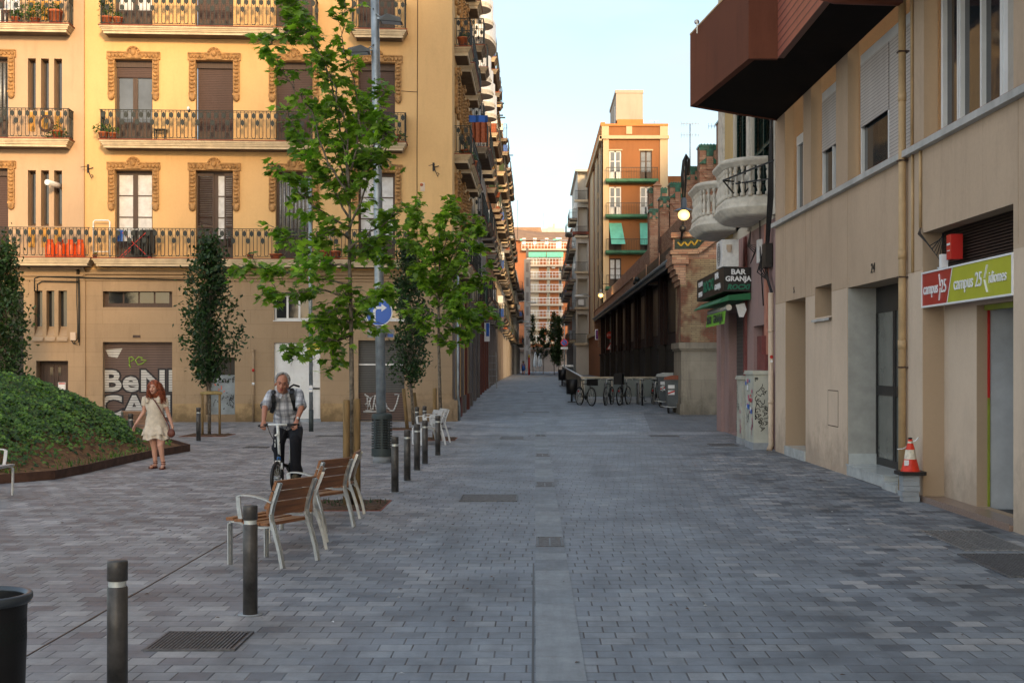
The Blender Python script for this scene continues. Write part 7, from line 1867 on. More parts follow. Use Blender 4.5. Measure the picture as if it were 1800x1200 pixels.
# rim that closes to the edging
for a,b_ in zip(poly,poly[1:]+poly[:1]):
    for s in range(6):
        p=Vector((a[0]+(b_[0]-a[0])*s/6,a[1]+(b_[1]-a[1])*s/6)); r_=Vector((a[0]+(b_[0]-a[0])*(s+1)/6,a[1]+(b_[1]-a[1])*(s+1)/6)); d=(r_-p).normalized(); n_=Vector((-d.y,d.x))*.38
        q.add([(p.x,p.y,.07),(r_.x,r_.y,.07),(r_.x+n_.x,r_.y+n_.y,mh(r_.x+n_.x,r_.y+n_.y)+.012),(p.x+n_.x,p.y+n_.y,mh(p.x+n_.x,p.y+n_.y)+.012)],[(0,1,2,3)],0,True)
tag(q.build('mound',M['mulch']),kind='structure')
q=MB()
for a,b_ in zip(poly,poly[1:]+poly[:1]): q.bar((a[0],a[1],.06),(b_[0],b_[1],.06),.022,.16)
t=tag(q.build('steel_edging',mat('corten_edging',(.09,.045,.03),.8,var=.3,scale=4,bump=.2)),'rusty steel edging strip around the ivy mound','edging')
IV=[(0,-.3),(.35,-.35),(.55,.0),(.25,.2),(0,.75),(-.25,.2),(-.55,0),(-.35,-.35)]
rs=random.Random(77); q=MB(); cnt=0
while cnt<36000:
    x=rs.uniform(-16,-6.9); y=rs.uniform(17.2,33.5); d=pdist(x,y)
    if d<.25: continue
    if x<-940*y/F-1.0: continue
    nn=noise.noise(Vector((x*.8,y*.8,7)))
    if d<1.05+nn*1.0 and rs.random()>max(0,(d-.3-.35*nn)/1.2)**2.0: continue
    z=mh(x,y)+rs.uniform(.015,.13)+.07*max(0,noise.noise(Vector((x*4,y*4,9))))*(1 if d>1.6 else .6); c=Vector((x,y,z)); s=rs.uniform(.032,.066)
    up=Vector((rs.gauss(.35,.5),rs.gauss(-.45,.5),.8)).normalized(); tt=Vector((rs.gauss(.3,1),rs.gauss(-.6,1),rs.gauss(-.8,.5))); tt=(tt-up*tt.dot(up)).normalized(); sd_=tt.cross(up)
    b=len(q.v)
    for a,b2_ in IV: q.v.append(c+sd_*a*s*1.3+tt*b2_*s*1.3-up*abs(a)*s*.3)
    q.f.append([b+k for k in range(8)]); q.mi.append(0); q.sm.append(False); cnt+=1
tag(q.build('ivy',M['ivy']),kind='stuff')
q=MB()
for _ in range(380):
    cx,cy=rs.choice([(-7.55,22.3),(-7.5,24.6),(-7.45,26.0),(-7.4,23.4),(-8.0,20.6)]); x=rs.gauss(cx,.14); y=rs.gauss(cy,.3)
    if pdist(x,y)<.05: continue
    z=mh(x,y); a=rs.random()*6.3; h=rs.uniform(.04,.13); dx,dy=math.cos(a)*.05,math.sin(a)*.05
    q.add([(x-dy*.2,y+dx*.2,z),(x+dy*.2,y-dx*.2,z),(x+dx,y+dy,z+h)],[(0,1,2)])
tag(q.build('grass_tufts',M['ivy']),kind='stuff')

# ------------------------------------------------------------------ people
M['skinw']=mat('fair_skin',(.56,.30,.21),.5,var=.06,scale=6,bump=0,obj=True); M['skinm']=mat('tanned_skin',(.40,.18,.115),.5,var=.08,scale=6,bump=0,obj=True)
M['lip']=mat('lips',(.30,.07,.06),.5,bump=0); M['eyeshade']=mat('eye_socket_shade',(.26,.17,.13),.3,bump=0); M['brow']=mat('brow_hair',(.10,.05,.03),.8,bump=0)  # eyeballs take a skin-shadow tone: shade of the sockets put into the colour
def solid(name,parts,voxel,mats,parent,smooth=4,loc=(0,0,0)):
    """union of tapered limbs and ellipsoids turned into one continuous skin"""
    q=MB()
    for p in parts:
        if p[0]=='c':
            _,a,b_,r0_,r1_=p; a=Vector(a);b_=Vector(b_); n=6
            q.tube([a,b_],[r0_,r1_],14); q.ball(a,r0_,12); q.ball(b_,r1_,12)
        elif p[0]=='e': q.ball(p[1],1,16,0,p[2])
        elif p[0]=='er':                             # rotated ellipsoid
            _,c,s,mr=p; k=MB(Matrix.Translation(c)@mr); k.ball((0,0,0),1,16,0,s); b=len(q.v); q.v+=k.v; q.f+=[[b+i for i in f] for f in k.f]; q.mi+=k.mi; q.sm+=k.sm
    o=q.build('tmp',mats); 
    m_=o.modifiers.new('r','REMESH'); m_.mode='VOXEL'; m_.voxel_size=voxel; m_.use_smooth_shade=True
    s=o.modifiers.new('s','SMOOTH'); s.factor=.5; s.iterations=smooth
    n=evald(o,name,parent); n.location=loc; n.data.materials.clear() if False else None
    return n
def head_parts(c,s,yaw,pitch=0,roll=0):
    """a head looking to -y at zero yaw; s = height scale (head 0.23 m)"""
    Rm=Matrix.Rotation(yaw,4,'Z')@Matrix.Rotation(pitch,4,'X')@Matrix.Rotation(roll,4,'Y'); c=Vector(c)
    T=lambda v:c+(Rm@Vector(v))*s
    P_=[('er',c+(Rm@Vector((0,.012,.03)))*s,(.076*s,.094*s,.092*s),Rm),('er',T((0,-.018,-.035)),(.060*s,.070*s,.075*s),Rm),('er',T((0,-.045,-.082)),(.034*s,.030*s,.028*s),Rm),
        ('c',T((0,-.078,.012)),T((0,-.103,-.025)),.010*s,.0155*s),('e',T((-.013,-.092,-.028)),(.010*s,)*3),('e',T((.013,-.092,-.028)),(.010*s,)*3),
        ('er',T((0,-.083,.03)),(.05*s,.012*s,.009*s),Rm),('er',T((-.04,-.06,-.02)),(.022*s,.02*s,.018*s),Rm),('er',T((.04,-.06,-.02)),(.022*s,.02*s,.018*s),Rm),
        ('er',T((0,-.083,-.057)),(.024*s,.010*s,.011*s),Rm),
        ('er',T((-.079,.01,-.01)),(.010*s,.02*s,.032*s),Rm),('er',T((.079,.01,-.01)),(.010*s,.02*s,.032*s),Rm)]
    return P_,T,Rm
def face(parent,T,Rm,s,brow,iris):
    k=MB()
    for sx in (-1,1): k.ball(T((sx*.030,-.077,.008)),.0095*s,8,0,(1.2,.6,.4))
    e=k.build('eyes',M['eyeshade'],parent)
    k=MB()
    for sx in (-1,1): k.ball(T((sx*.030,-.0805,.008)),.0050*s,8)
    k.build('iris',iris,e)
    k=MB()
    for sx in (-1,1): k.tube([T((sx*.014,-.092,.026)),T((sx*.032,-.092,.032)),T((sx*.050,-.078,.026))],[.0035*s,.004*s,.002*s],6)
    k.build('eyebrows',brow,parent)
    k=MB(); k.tube([T((-.024,-.089,-.057)),T((-.008,-.097,-.054)),T((0,-.0965,-.056)),T((.008,-.097,-.054)),T((.024,-.089,-.057))],[.003*s,.006*s,.006*s,.006*s,.003*s],6); k.tube([T((-.018,-.090,-.063)),T((0,-.096,-.065)),T((.018,-.090,-.063))],[.003*s,.0065*s,.003*s],6); k.build('lips',M['lip'],parent)
def hand_parts(wr,dirn,palmn,s,curl,grip=False,thumbside=1):
    """wrist, direction of the hand, palm normal, size; five bent fingers of unequal length"""
    wr=Vector(wr); d=Vector(dirn).normalized(); n=Vector(palmn); n=(n-d*n.dot(d)).normalized(); sd_=d.cross(n)*thumbside
    out=[('c',wr,wr+d*.02*s,.024*s,.026*s)]
    for k in range(4):
        o_=sd_*(.028-.0185*k)*s; out.append(('c',wr+d*.015*s+o_*.75,wr+d*.085*s+o_,.0145*s,.0115*s))
    ln=[.070,.078,.072,.056]
    for k in range(4):
        o_=sd_*(.030-.020*k)*s; p=wr+d*.088*s+o_; a=curl*(.8+.12*k)
        dd=d
        for j,(fr_,rr) in enumerate(((.45,.0095),(.32,.0085),(.23,.0075))):
            aa=a*(j+.6)*(1.5 if grip else 1)
            dd=(d*math.cos(aa)+n*math.sin(aa)); q2=p+dd*ln[k]*fr_*s; out.append(('c',p,q2,rr*s,rr*.92*s)); p=q2
    p=wr+d*.028*s+sd_*.026*s; dd=(d*.62+sd_*.62+n*.35).normalized(); q2=p+dd*.040*s; out.append(('c',p,q2,.0125*s,.0105*s)); dd=(d*.85+sd_*.15+n*.5).normalized(); out.append(('c',q2,q2+dd*.034*s,.0105*s,.009*s))
    return out

# ---- the woman: walking, red curly hair, cream tiered dress
wb=Vector((-6.27,22.95,0)); S=.905
def w3(px,py,dy=0): y=22.95+dy; return (WX(px,y)-wb.x,dy,WZ(py,y))
t=thing('person','woman with long curly red hair walking in a short cream tiered dress','person',wb)
hd_=w3(270.5,681.5,-.06); 
sl=w3(255.5,702,0); sr=w3(289,704,.0); el=w3(253,723,.02); wl=w3(240,743,-.06); er=w3(295.5,726,.03); wr_=w3(303,749,-.03)
hl=w3(266,757,0); hr=w3(284,757,0); kl=w3(271,784,.02); kr=w3(282,783,-.14); al=w3(273.2,815,.05); ar_=w3(287,815,-.10)
hp,T,Rm=head_parts(hd_,.92,R(-8))
parts=list(hp)
parts+=[('c',(hd_[0]+.005,.015,hd_[2]-.06),(hd_[0]+.01,.02,hd_[2]-.17),.042,.048),
 ('e',w3(272,712,.01),(.145,.085,.13)),('e',w3(273,728,.01),(.115,.085,.12)),('e',w3(274,740,.0),(.125,.09,.11)),('e',w3(275,753,.0),(.15,.105,.12)),
 ('c',sl,el,.042,.034),('c',el,wl,.034,.022),('c',sr,er,.042,.034),('c',er,wr_,.034,.022),
 ('c',w3(264,706,.01),w3(281,706,.01),.055,.055),
 ('c',hl,kl,.082,.052),('c',kl,al,.052,.030),('e',w3(271.5,793,.06),(.045,.05,.10)),('c',hr,kr,.084,.054),('c',kr,ar_,.052,.030),('e',w3(284,793,-.06),(.045,.05,.10)),
 ('c',al,(al[0]-.0,al[1]-.02,.05),.030,.034),('c',(al[0],al[1]+.01,.055),(al[0]-.03,al[1]-.15,.035),.030,.026),('c',(al[0]-.03,al[1]-.14,.033),(al[0]-.035,al[1]-.18,.03),.032,.018),
 ('c',ar_,(ar_[0],ar_[1]-.0,.06),.030,.034),('c',(ar_[0],ar_[1]+.01,.06),(ar_[0]+.02,ar_[1]-.15,.04),.030,.026),('c',(ar_[0]+.02,ar_[1]-.14,.038),(ar_[0]+.025,ar_[1]-.18,.035),.032,.018)]
parts+=hand_parts(wl,(-.35,-.2,-.8),(.8,-.3,-.3),.95,.30,thumbside=1)+hand_parts(wr_,(.15,-.1,-1),(-1,-.2,0),.95,.35,thumbside=-1)
body=solid('body',parts,.0065,[M['skinw']],t,3)
face(body,T,Rm,.92,M['brow'],M['brow'])
# dress: elliptical sections following the body, tiers at the hem
M['dress']=mat('cream_dress',(.60,.52,.41),.9,var=.12,scale=16,bump=.5,bscale=45,obj=True)
def sections(q,secs,n=40,wav=0,ph=0,m=0):
    vs=[]
    for (cx,cy,z,rx,ry) in secs:
        for k in range(n):
            a=2*math.pi*k/n; w_=1+wav*math.sin(a*9+ph+z*5)*(.3 if z>.8 else 1); vs.append((cx+rx*w_*math.cos(a),cy+ry*w_*math.sin(a),z+ (wav*.25*math.sin(a*5+ph) if wav else 0)))
    fs=[(i*n+k,i*n+(k+1)%n,(i+1)*n+(k+1)%n,(i+1)*n+k) for i in range(len(secs)-1) for k in range(n)]
    q.add(vs,fs,m,True)
zc_=lambda py:WZ(py,22.95); xc_=lambda px:WX(px,22.95)-wb.x
q=MB()
sections(q,[(xc_(272),.01,zc_(699),.135,.085),(xc_(272.3),.005,zc_(704),.165,.105),(xc_(272.5),0,zc_(713),.165,.125),(xc_(273),.0,zc_(724),.132,.115),(xc_(273.5),0,zc_(738),.165,.128),(xc_(274.2),-.0,zc_(752),.185,.145)],40,.018)
q.build('dress',M['dress'],t); dr=kids(t)[-1]
q=MB(); sections(q,[(xc_(274.3),0,zc_(748),.18,.142),(xc_(274.8),-.01,zc_(757),.215,.172),(xc_(275),-.01,zc_(763.5),.232,.19)],60,.075,1)
sections(q,[(xc_(274.6),0,zc_(758),.195,.158),(xc_(275),-.01,zc_(765),.205,.175),(xc_(275.2),-.01,zc_(771),.222,.188)],60,.08,2.5); q.build('hem_tier',M['dress'],dr)
# neckline shoulders and cap sleeves
q=MB()
for a,b_ in ((sl,el),(sr,er)):
    a=Vector(a);b_=Vector(b_); d=(b_-a).normalized(); q.tube([a+Vector((0,0,.045)),a+d*.02,a+d*.10],[.050,.062,.056],16,cap=False)
    q.ball(a+Vector((0,0,.005)),.058,12,0,(1,1.05,.95))
q.build('cap_sleeve',M['dress'],dr)
q=MB()
sh_l=Vector(w3(262,700,-.0));sh_r=Vector(w3(281,700,-.0))
for s_ in (sh_l,sh_r): q.tube([s_+Vector((-.03 if s_ is sh_l else .03,.05,.005)),s_+Vector((0,0,.03)),s_+Vector((.0,-.07,-.02)),s_+Vector((0,-.095,-.08))],[.04,.042,.04,.03],10)
q.build('shoulder_strap',M['dress'],dr)
# hair: cap plus hundreds of coils
M['redhair']=mat('red_curly_hair',(.25,.060,.020),.6,var=.5,scale=30,bump=0,obj=True)
q=MB(); rs=random.Random(5); hc=Vector(hd_)
q.ball(hc+Vector((0,.03,.045)),.1,14,0,(.95,1.0,.95)); q.ball(hc+Vector((.012,.055,-.06)),.11,12,0,(1.05,.55,1.35))
prof_=[(.125,.02),(.115,.055),(.085,.088),(.04,.108),(-.02,.122),(-.09,.142),(-.16,.158),(-.24,.165),(-.32,.15)]
def hw2(z):
    for (za,wa),(zb_,wb_) in zip(prof_,prof_[1:]):
        if z>=zb_: return wa+(wb_-wa)*(za-z)/(za-zb_)
    return .14
for k in range(820):
    a=rs.uniform(-.62,math.pi+.62); right=math.cos(a)>0
    L=(rs.uniform(.16,.27) if right else rs.uniform(.10,.19)) if rs.random()<.8 else rs.uniform(.02,.15)
    ph=rs.random()*6.3; pts=[]; rr=rs.uniform(.55,1.0); dx=.012
    for j in range(15):
        u=j/14; z=.122-(.122+L)*u; w_=hw2(z)*(rr if u>.25 else .75+(rr-.75)*u*4)
        ang=a+.12*math.sin(u*4+ph); x=w_*math.cos(ang); y=.02+w_*.72*math.sin(ang)
        if y<-.05 and abs(x)<.07 and z<.075: x=.072*(1 if right else -1)
        c_=.021*min(1,u*3); pts.append(hc+Vector((x+dx*u*3+c_*math.cos(ph+u*22),y+c_*math.sin(ph+u*22),z+.006*math.sin(ph+u*22))))
    q.tube(pts,[.0058*(1-.5*j/14) for j in range(15)],4,cap=False)
q.build('hair',M['redhair'],t)
# sandals and bag
M['leather']=mat('brown_leather',(.13,.035,.022),.5,var=.2,scale=15,bump=.1,obj=True)
for (ax,ay,dx) in ((al[0],al[1],-.03),(ar_[0],ar_[1],.02)):
    q=MB(); z=.0; q.prism([(ax-.035+dx*.1,ay+.04),(ax+.035+dx*.1,ay+.04),(ax+.03+dx*.6,ay-.08),(ax+.042+dx,ay-.16),(ax+dx+.01,ay-.2),(ax-.04+dx,ay-.17),(ax-.03+dx*.6,ay-.08)],.004,.018,0,'xy'); q.cyl((ax,ay+.02,.004),(ax,ay+.02,.04),.025,.03,10)
    for zz_,rr in ((.085,.036),(.115,.033)): q.tube([(ax+rr*math.cos(2*math.pi*k/14),ay-.0+rr*math.sin(2*math.pi*k/14),zz_) for k in range(15)],.008,6,cap=False)
    q.tube([(ax+dx-.042,ay-.14,.02),(ax+dx,ay-.145,.066),(ax+dx+.042,ay-.14,.02)],.009,6); q.build('sandal',M['leather'],t)
bc=Vector(w3(301,761.5,-.10)); t2=thing('handbag','small round brown leather shoulder bag hanging at the woman\'s hip','bag',wb+bc)
q=MB(); q.ball((0,0,0),.068,16,0,(1.0,.55,1.0)); q.ball((0,0,.03),.055,12,0,(1.05,.6,.9)); q.build('pouch',M['leather'],t2)
q=MB(); stp=[Vector(w3(297,748,-.08)),Vector(w3(289,733,-.14)),Vector(w3(280,717,-.155)),Vector(w3(272,704,-.125)),Vector(w3(267,699,-.05)),Vector(w3(264,697,.02))]
q.tube([p-bc for p in [bc+Vector((-.03,0,.05))]+stp],[.010]*7,6); q.build('strap',M['leather'],t2)

# ---- the man on the folding bicycle
mb0=Vector((-3.54,19.0,0))
def m3(px,py,y): return (WX(px,y)-mb0.x,y-mb0.y,WZ(py,y))
bk=thing('folding_bicycle','small-wheeled white and black folding bicycle ridden towards the camera','bicycle',mb0)
M['bikewhite']=mat('white_bike_paint',(.68,.72,.72),.3,bump=0); M['bikeblue']=mat('blue_bike_part',(.02,.10,.28),.4,bump=0)
r=.205; fx_=m3(487,843,18.55); fxx=fx_[0]; fyy=-.45; ryy=.55; rxx=fxx+.03
wheel(bk,(fxx,fyy,r),r,(1,-.16,0),sp=20,ty=.027); wheel(bk,(rxx+.05,ryy,r),r,(1,-.1,0),sp=20,ty=.027)
hx=m3(488,746,18.65)
q=MB(); q.tube([(fxx+.005,fyy+.14,.50),(hx[0],hx[1]-.0,hx[2])],.020,10); q.tube([(hx[0]-.13,hx[1],hx[2]),(hx[0]+.13,hx[1],hx[2])],.015,8); q.bar((hx[0]-.03,hx[1]-.03,.78),(hx[0]+.01,hx[1]-.03,.80),.05,.02); q.bar((hx[0]-.035,hx[1]+.0,.62),(hx[0]-.035,hx[1]+.0,.72),.01,.02); q.build('handlebar_post',M['bikewhite'],bk)
q=MB(); q.tube([(hx[0]+.13,hx[1],hx[2]),(hx[0]+.29,hx[1]+.05,hx[2]-.005)],.017,8); q.tube([(hx[0]-.13,hx[1],hx[2]),(hx[0]-.27,hx[1]+.05,hx[2]-.02)],.017,8)
for s in (-1,1): q.tube([(hx[0]+s*.15,hx[1]-.03,hx[2]-.02),(hx[0]+s*.23,hx[1]-.06,hx[2]-.03)],.008,6); q.tube([(hx[0]+s*.14,hx[1],hx[2]-.01),(hx[0]+s*.1,hx[1]-.06,hx[2]-.1),(hx[0]+s*.03,hx[1]-.02,hx[2]-.25)],.005,5)
q.build('grip',M['black'],bk)
q=MB()
for s in (-1,1): q.tube([(fxx+s*.055,fyy,r),(fxx+s*.055,fyy+.05,r+.17),(fxx+s*.03,fyy+.10,.42)],.013,8)
q.cyl((fxx,fyy+.11,.40),(fxx,fyy+.14,.52),.024,.022,10); q.build('fork',M['blacksteel'],bk)
q=MB()
for s in (-1,1): q.tube([(fxx+s*.062,fyy+.02,r+.12),(fxx+s*.05,fyy+.06,r+.2)],.015,8)
q.build('mudguard_stay',M['bikewhite'],bk)
q=MB(); q.cyl((fxx,fyy+.125,.44),(fxx,fyy+.135,.48),.028,.028,10); q.build('blue_collar',M['bikeblue'],bk)
q=MB(); q.box(fxx-.035,fxx+.035,fyy+.03,fyy+.055,.395,.44); q.build('reflector',M['bikewhite'],bk)
q=MB(); q.tube([(fxx,fyy+.14,.46),(fxx+.02,-.1,.36),(fxx+.03,.12,.33)],.026,10); q.tube([(fxx+.03,.12,.30),(rxx+.05,ryy,r)],.016,8); q.tube([(fxx+.03,.12,.30),(rxx-.04,ryy,r)],.016,8); q.build('frame',M['black'],bk)
sx_=fxx+.05; q=MB(); q.cyl((sx_,.2,.25),(sx_+.0,.36,.80),.017,.017,8); q.build('seat_post',M['bikewhite'],bk)
q=MB(); q.ball((sx_,.38,.83),.13,12,0,(.75,1.0,.28)); q.build('saddle',M['black'],bk)
q=MB(); q.cyl((fxx+.06,.12,.29),(fxx+.075,.12,.29),.085,.085,18); q.bar((fxx+.09,.12,.29),(fxx+.09,.06,.145),.02,.025); q.bar((fxx-.03,.12,.29),(fxx-.04,.18,.43),.02,.025); q.build('crank',M['blacksteel'],bk)
q=MB(); q.box(fxx+.10,fxx+.2,.02,.1,.125,.15); q.box(fxx+.12,fxx+.17,.015,.02,.128,.147,1); q.box(fxx-.14,fxx-.05,.14,.22,.42,.445); q.build('pedal',[M['black'],M['orange']],bk)

t=thing('person','grey-haired man in a plaid short-sleeved shirt riding the folding bicycle','person',mb0)
hd_=Vector(m3(495.5,675,18.92)); SC=1.12
hp,T,Rm=head_parts(hd_,SC,R(10),R(6),R(8))
sl=m3(477,694,19.12); sr=m3(524,692,19.14); el=m3(466,715,18.95); er=m3(530,716,18.95); wl=m3(463.5,741,18.72); wr_=m3(521,741,18.74)
hipc=m3(507,752,19.42); hl=(hipc[0]-.10,hipc[1],hipc[2]-.03); hr=(hipc[0]+.10,hipc[1],hipc[2]-.03)
kl=m3(490.5,778,18.98); kr=m3(520,774,19.0); al=(fxx-.11,.20,.50); ar_=(fxx+.155,.10,.235)
al=m3(491,822,19.2); al=(al[0],al[1],.30)
parts=list(hp)+[('c',hd_+Vector((.005,.03,-.06)),Vector(m3(499,690,19.1)),.055,.062),
 ('c',m3(487,697,19.14),m3(513,697,19.14),.085,.085),('er',Vector(m3(501,712,19.2)),(.17,.11,.17),Matrix.Rotation(R(-18),4,'X')),('er',Vector(m3(504,735,19.32)),(.155,.115,.17),Matrix.Rotation(R(-12),4,'X')),('e',hipc,(.165,.13,.12)),
 ('c',sl,el,.055,.042),('c',el,wl,.043,.028),('c',sr,er,.055,.042),('c',er,wr_,.043,.028),
 ('c',hl,kl,.095,.062),('c',kl,al,.060,.038),('c',hr,kr,.095,.062),('c',kr,ar_,.060,.038)]
parts+=hand_parts(wl,(.05,-.55,-.5),(.0,.35,-.9),1.0,.75,True,thumbside=1)+hand_parts(wr_,(-.1,-.55,-.5),(.0,.35,-.9),1.0,.75,True,thumbside=-1)
body=solid('body',parts,.0065,[M['skinm']],t,3)
M['greyhair']=mat('short_grey_hair',(.30,.295,.29),.8,var=.4,scale=60,bump=.3,obj=True); M['greybrow']=mat('grey_brow',(.07,.05,.04),.8,bump=0)
face(body,T,Rm,SC,M['greybrow'],M['black'])
q=MB()
rs=random.Random(8)
n=26
for i in range(n*9):
    a=rs.uniform(-.35,math.pi+.35); ph=rs.uniform(0,1.25); rr=(.083,.103,.103)
    c=Vector((rr[0]*math.cos(a)*math.sin(ph+.15),.018+rr[1]*(math.sin(a)*math.sin(ph+.15)),.034+rr[2]*math.cos(ph+.15)))
    if c.y<-.052 and c.z<.088: continue
    q.ball(T(c),.020*SC,6,0,(1,1,.7))
for sx in (-1,1):
    for k in range(16): q.ball(T((sx*.074,rs.uniform(-.03,.07),rs.uniform(-.005,.07))),.018*SC,6)
q.build('hair',M['greyhair'],t)
def plaid():
    m,nt,b=nt_new('plaid_shirt'); p=nt.nodes.new('ShaderNodeTexCoord').outputs['Object']; x,y,z=sepv(nt,p)
    nn=mth(nt,'MULTIPLY',noi(nt,p,7,3),.05)
    fx2=mth(nt,'FRACT',mth(nt,'MULTIPLY',mth(nt,'ADD',x,nn),9.0)); fz2=mth(nt,'FRACT',mth(nt,'MULTIPLY',mth(nt,'ADD',z,nn),8.0))
    a=ramp(nt,fx2,[(0,(.10,.12,.17)),(.10,(.14,.15,.19)),(.2,(.52,.54,.57)),(.55,(.66,.68,.72)),(.62,(.28,.28,.33)),(.7,(.58,.60,.64)),(1,(.14,.15,.19))])
    c=ramp(nt,fz2,[(0,(.25,.27,.32)),(.12,(.45,.46,.5)),(.3,(.95,.95,.97)),(.55,(1,1,1)),(.62,(.45,.45,.5)),(.7,(.9,.9,.92)),(1,(.4,.42,.46))])
    cc=mixc(nt,1,a,c,'MULTIPLY'); cc=mixc(nt,.2,cc,(.55,.57,.6)); nt.links.new(cc,b.inputs['Base Color']); b.inputs['Roughness'].default_value=.85
    bumpn(nt,b,noi(nt,p,14,4),.6,.02); return m
M['plaid']=plaid()
V=Vector
sp=[('c',m3(484,697,19.15),m3(516,696,19.15),.10,.10),('er',V(m3(501,711,19.2)),(.20,.138,.18),Matrix.Rotation(R(-18),4,'X')),('er',V(m3(504,733,19.3)),(.19,.145,.17),Matrix.Rotation(R(-12),4,'X')),('er',V(m3(506,746,19.36)),(.20,.15,.11),Matrix.Rotation(R(-6),4,'X')),
 ('c',sl,V(sl).lerp(V(el),.80),.078,.074),('c',sr,V(sr).lerp(V(er),.80),.078,.074)]
shirt=solid('shirt',sp,.012,[M['plaid']],t,6)
q=MB(); 
for s in (-1,1): q.add([V(m3(498,691,19.02))+V((s*.0,-.03,-.02)),V(m3(498,691,19.02))+V((s*.085,.0,.03)),V(m3(498,691,19.02))+V((s*.10,-.03,-.03)),V(m3(498,691,19.02))+V((s*.03,-.06,-.075))],[(0,1,2,3)])
q.build('collar',M['plaid'],shirt)
for (a,b_) in ((sl,el),(sr,er)):
    q=MB(); d=(V(b_)-V(a)); p=V(a)+d*.80; q.tube([p,p+d.normalized()*.05],[.078,.076],18,cap=False); q.build('cuff',M['plaid'],shirt)
M['denimdark']=mat('dark_trousers',(.006,.007,.012),.85,var=.3,scale=10,bump=.3,obj=True)
tp_=[('e',(hipc[0],hipc[1],hipc[2]-.02),(.178,.15,.13)),('c',hl,kl,.112,.085),('c',kl,al,.082,.070),('c',hr,kr,.112,.086),('c',kr,ar_,.084,.075),('c',V(kr).lerp(V(ar_),.8),V(ar_)+V((.02,.02,.01)),.082,.085),('c',V(kl).lerp(V(al),.15),V(kl).lerp(V(al),.2)+V((-.03,.03,0)),.085,.085)]
solid('trousers',tp_,.013,[M['denimdark']],t,5)
q=MB()
for (p,s) in ((ar_,1),(al,-1)):
    p=V(p); q.tube([p+V((0,.06,-.035)),p+V((.005*s,-.02,-.05)),p+V((.01*s,-.12,-.06)),p+V((.01*s,-.17,-.062))],[.042,.048,.045,.03],12); q.box(p.x-.045,p.x+.055,p.y-.17,p.y+.09,p.z-.10,p.z-.08)
q.build('shoe',mat('olive_shoe',(.09,.075,.045),.7,var=.3,scale=14),t)
q=MB(); w=V(wr_)+V((-.0,.03,.03)); q.tube([w+V((.034*math.cos(2*math.pi*k/14),.02*math.sin(2*math.pi*k/14),.034*math.sin(2*math.pi*k/14))) for k in range(15)],.010,6,cap=False); q.ball(w+V((.02,-.03,.02)),.02,8,1,(1,.5,1)); q.build('wristwatch',[M['black'],M['alu']],t)
bp=thing('backpack','black backpack worn by the cyclist, its straps over both shoulders','backpack',mb0+V(m3(503,705,19.42)))
o_=V(m3(503,705,19.42))
q=MB(); q.ball((0,0,0),.2,16,0,(.75,.5,1.05)); q.tube([(.06,-.12,.19),(.12,-.08,.235),(.19,-.02,.21)],.014,8); q.build('pack',M['black'],bp)
for pl in ([m3(486,693,19.2),m3(481.5,689,19.1),m3(481,695,19.0),m3(482,706,19.02),m3(481,716,19.08),m3(478,724,19.18)],[m3(514,690,19.2),m3(514,686,19.1),m3(513,693,19.0),m3(516,703,19.01),m3(518,711,19.06),m3(520,720,19.15)]):
    q=MB(); pl=[V(p)+V((0,-.03,.0))-o_ for p in pl]
    for a,b_ in zip(pl,pl[1:]): q.bar(a,b_,.055,.03,up=(0,1,.3))
    q.ball(pl[1],.036,8); q.build('strap',M['black'],bp)
# ---- far pedestrian in blue and a red post
t=thing('person','tiny figure in a blue dress walking at the far end of the street','person',(WX(920,160),160,g(160)))
solid('body',[('e',(0,0,1.42),(.10,.11,.13)),('c',(0,0,1.3),(0,0,1.1),.07,.16),('c',(-.16,0,1.2),(-.24,0,.75),.05,.04),('c',(.16,0,1.2),(.22,-.1,.75),.05,.04),('c',(-.08,0,.7),(-.1,.1,.05),.09,.05),('c',(.08,0,.7),(.1,-.2,.05),.09,.05),('e',(0,0,.9),(.17,.13,.3))],.02,[M['skinm']],t,2)
solid('dress',[('e',(0,0,1.1),(.19,.14,.2)),('c',(0,0,1.0),(0,0,.62),.16,.24)],.025,[M['signblue']],t,2)
q=MB(); q.ball((0,.02,1.48),.13,10); q.build('hair',M['black'],t)
t=thing('post','thin dark red post with a yellow top far down the street','post',(WX(930,150),150,g(150)))
q=MB(); q.cyl((0,0,0),(0,0,1.9),.12,.10,8); q.build('shaft',M['signred'],t)
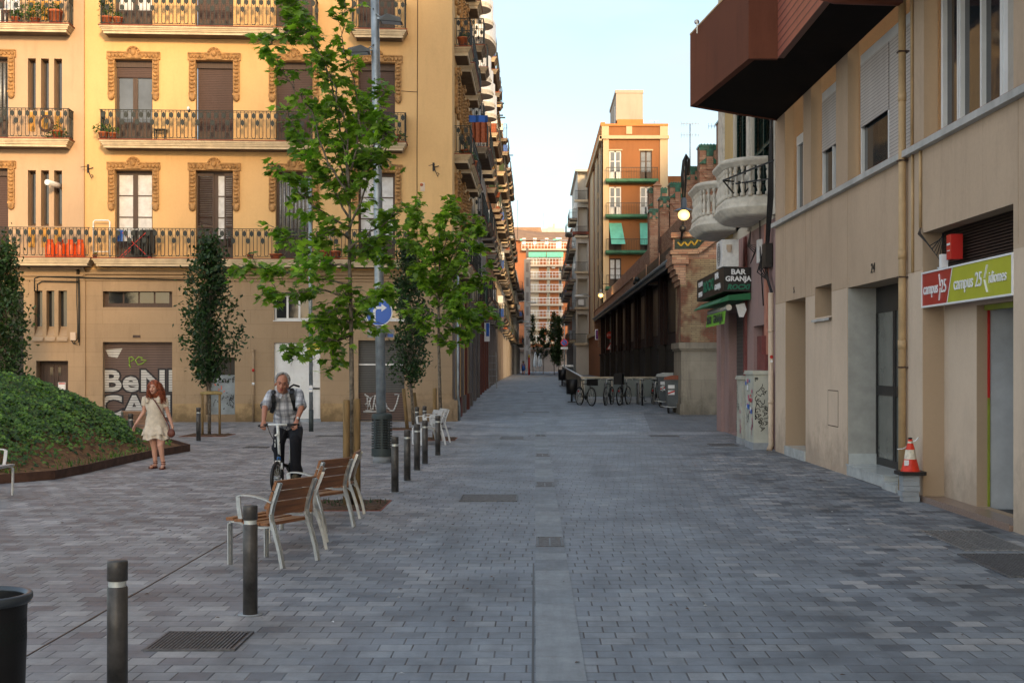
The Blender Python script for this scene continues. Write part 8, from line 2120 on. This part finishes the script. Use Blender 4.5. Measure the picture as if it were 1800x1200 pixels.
q=MB(); q.cyl((0,0,1.9),(0,0,2.2),.11,.05,8); q.build('top',mat('yellow_paint',(.6,.42,.03),.5),t)
for k,(px,lb) in enumerate([(941,'closed white parasol at the end of the street, the left one'),(949,'closed white parasol at the end of the street, the right one')]):
    t=thing('closed_parasol',lb,'parasol',(WX(px,205),205,.5)); q=MB(); q.cyl((0,0,0),(0,0,1.0),.04,.04,6); q.build('pole',M['galv'],t); q=MB(); q.lathe((0,0,0),[(.25,.9),(.35,1.2),(.12,2.9),(0,3.1)],10); q.build('canopy',M['whitemetal'],t)
t=thing('hand_trolley','light metal ladder frame leaning on the left wall of the narrow street','ladder',(-2.2,72,g(72)))
q=MB()
for a in (-.2,.2): q.bar((a,-.0,0),(a-.05,.1,1.9),.04,.04)
for k in range(5): q.bar((-.2,0,.3+.35*k),(.2,0,.3+.35*k),.03,.03)
q.build('ladder_frame',M['ironlight'],t)
# street light heads on the right
for k,(px,py,y) in enumerate([(1018,520,140),(926,566,165),(930,573,172),(935,532,150)]):
    c=W(px,py,y); s=1 if px<1000 else -1; wx=-2.5 if px<1000 else 5.9
    t=thing('wall_street_light',['white street light on a wall arm right of the far building','white street light on the left row, upper of the far pair','white street light on the left row, lower of the far pair','white street light on the left row above the others'][k],'street light',(c.x,y,c.z))
    q=MB(); q.ball((0,0,0),.3,10,0,(1.8,.5,.4)); q.build('lamp_head',M['whitemetal'],t)
    q=MB(); q.tube([(wx-c.x,0,-.2),((wx-c.x)*.5,0,.2),(0,0,.1)],.04,6); q.build('arm',M['galv'],t)

# ---- small dry leaves and scraps lying on the paving
rs=random.Random(41); q=MB()
for _ in range(230):
    y=rs.uniform(7,40); x=rs.uniform(-6,4.6); s_=rs.uniform(.008,.024); a=rs.random()*6.3; dx,dy=math.cos(a)*s_,math.sin(a)*s_
    q.add([(x-dx,y-dy,.009),(x+dy*.5,y-dx*.5,.014),(x+dx,y+dy,.010),(x-dy*.5,y+dx*.5,.016)],[(0,1,2,3)],rs.choice([0,0,0,1]))
tag(q.build('litter_scraps',[M['soil'],M['curtain']]),kind='stuff')
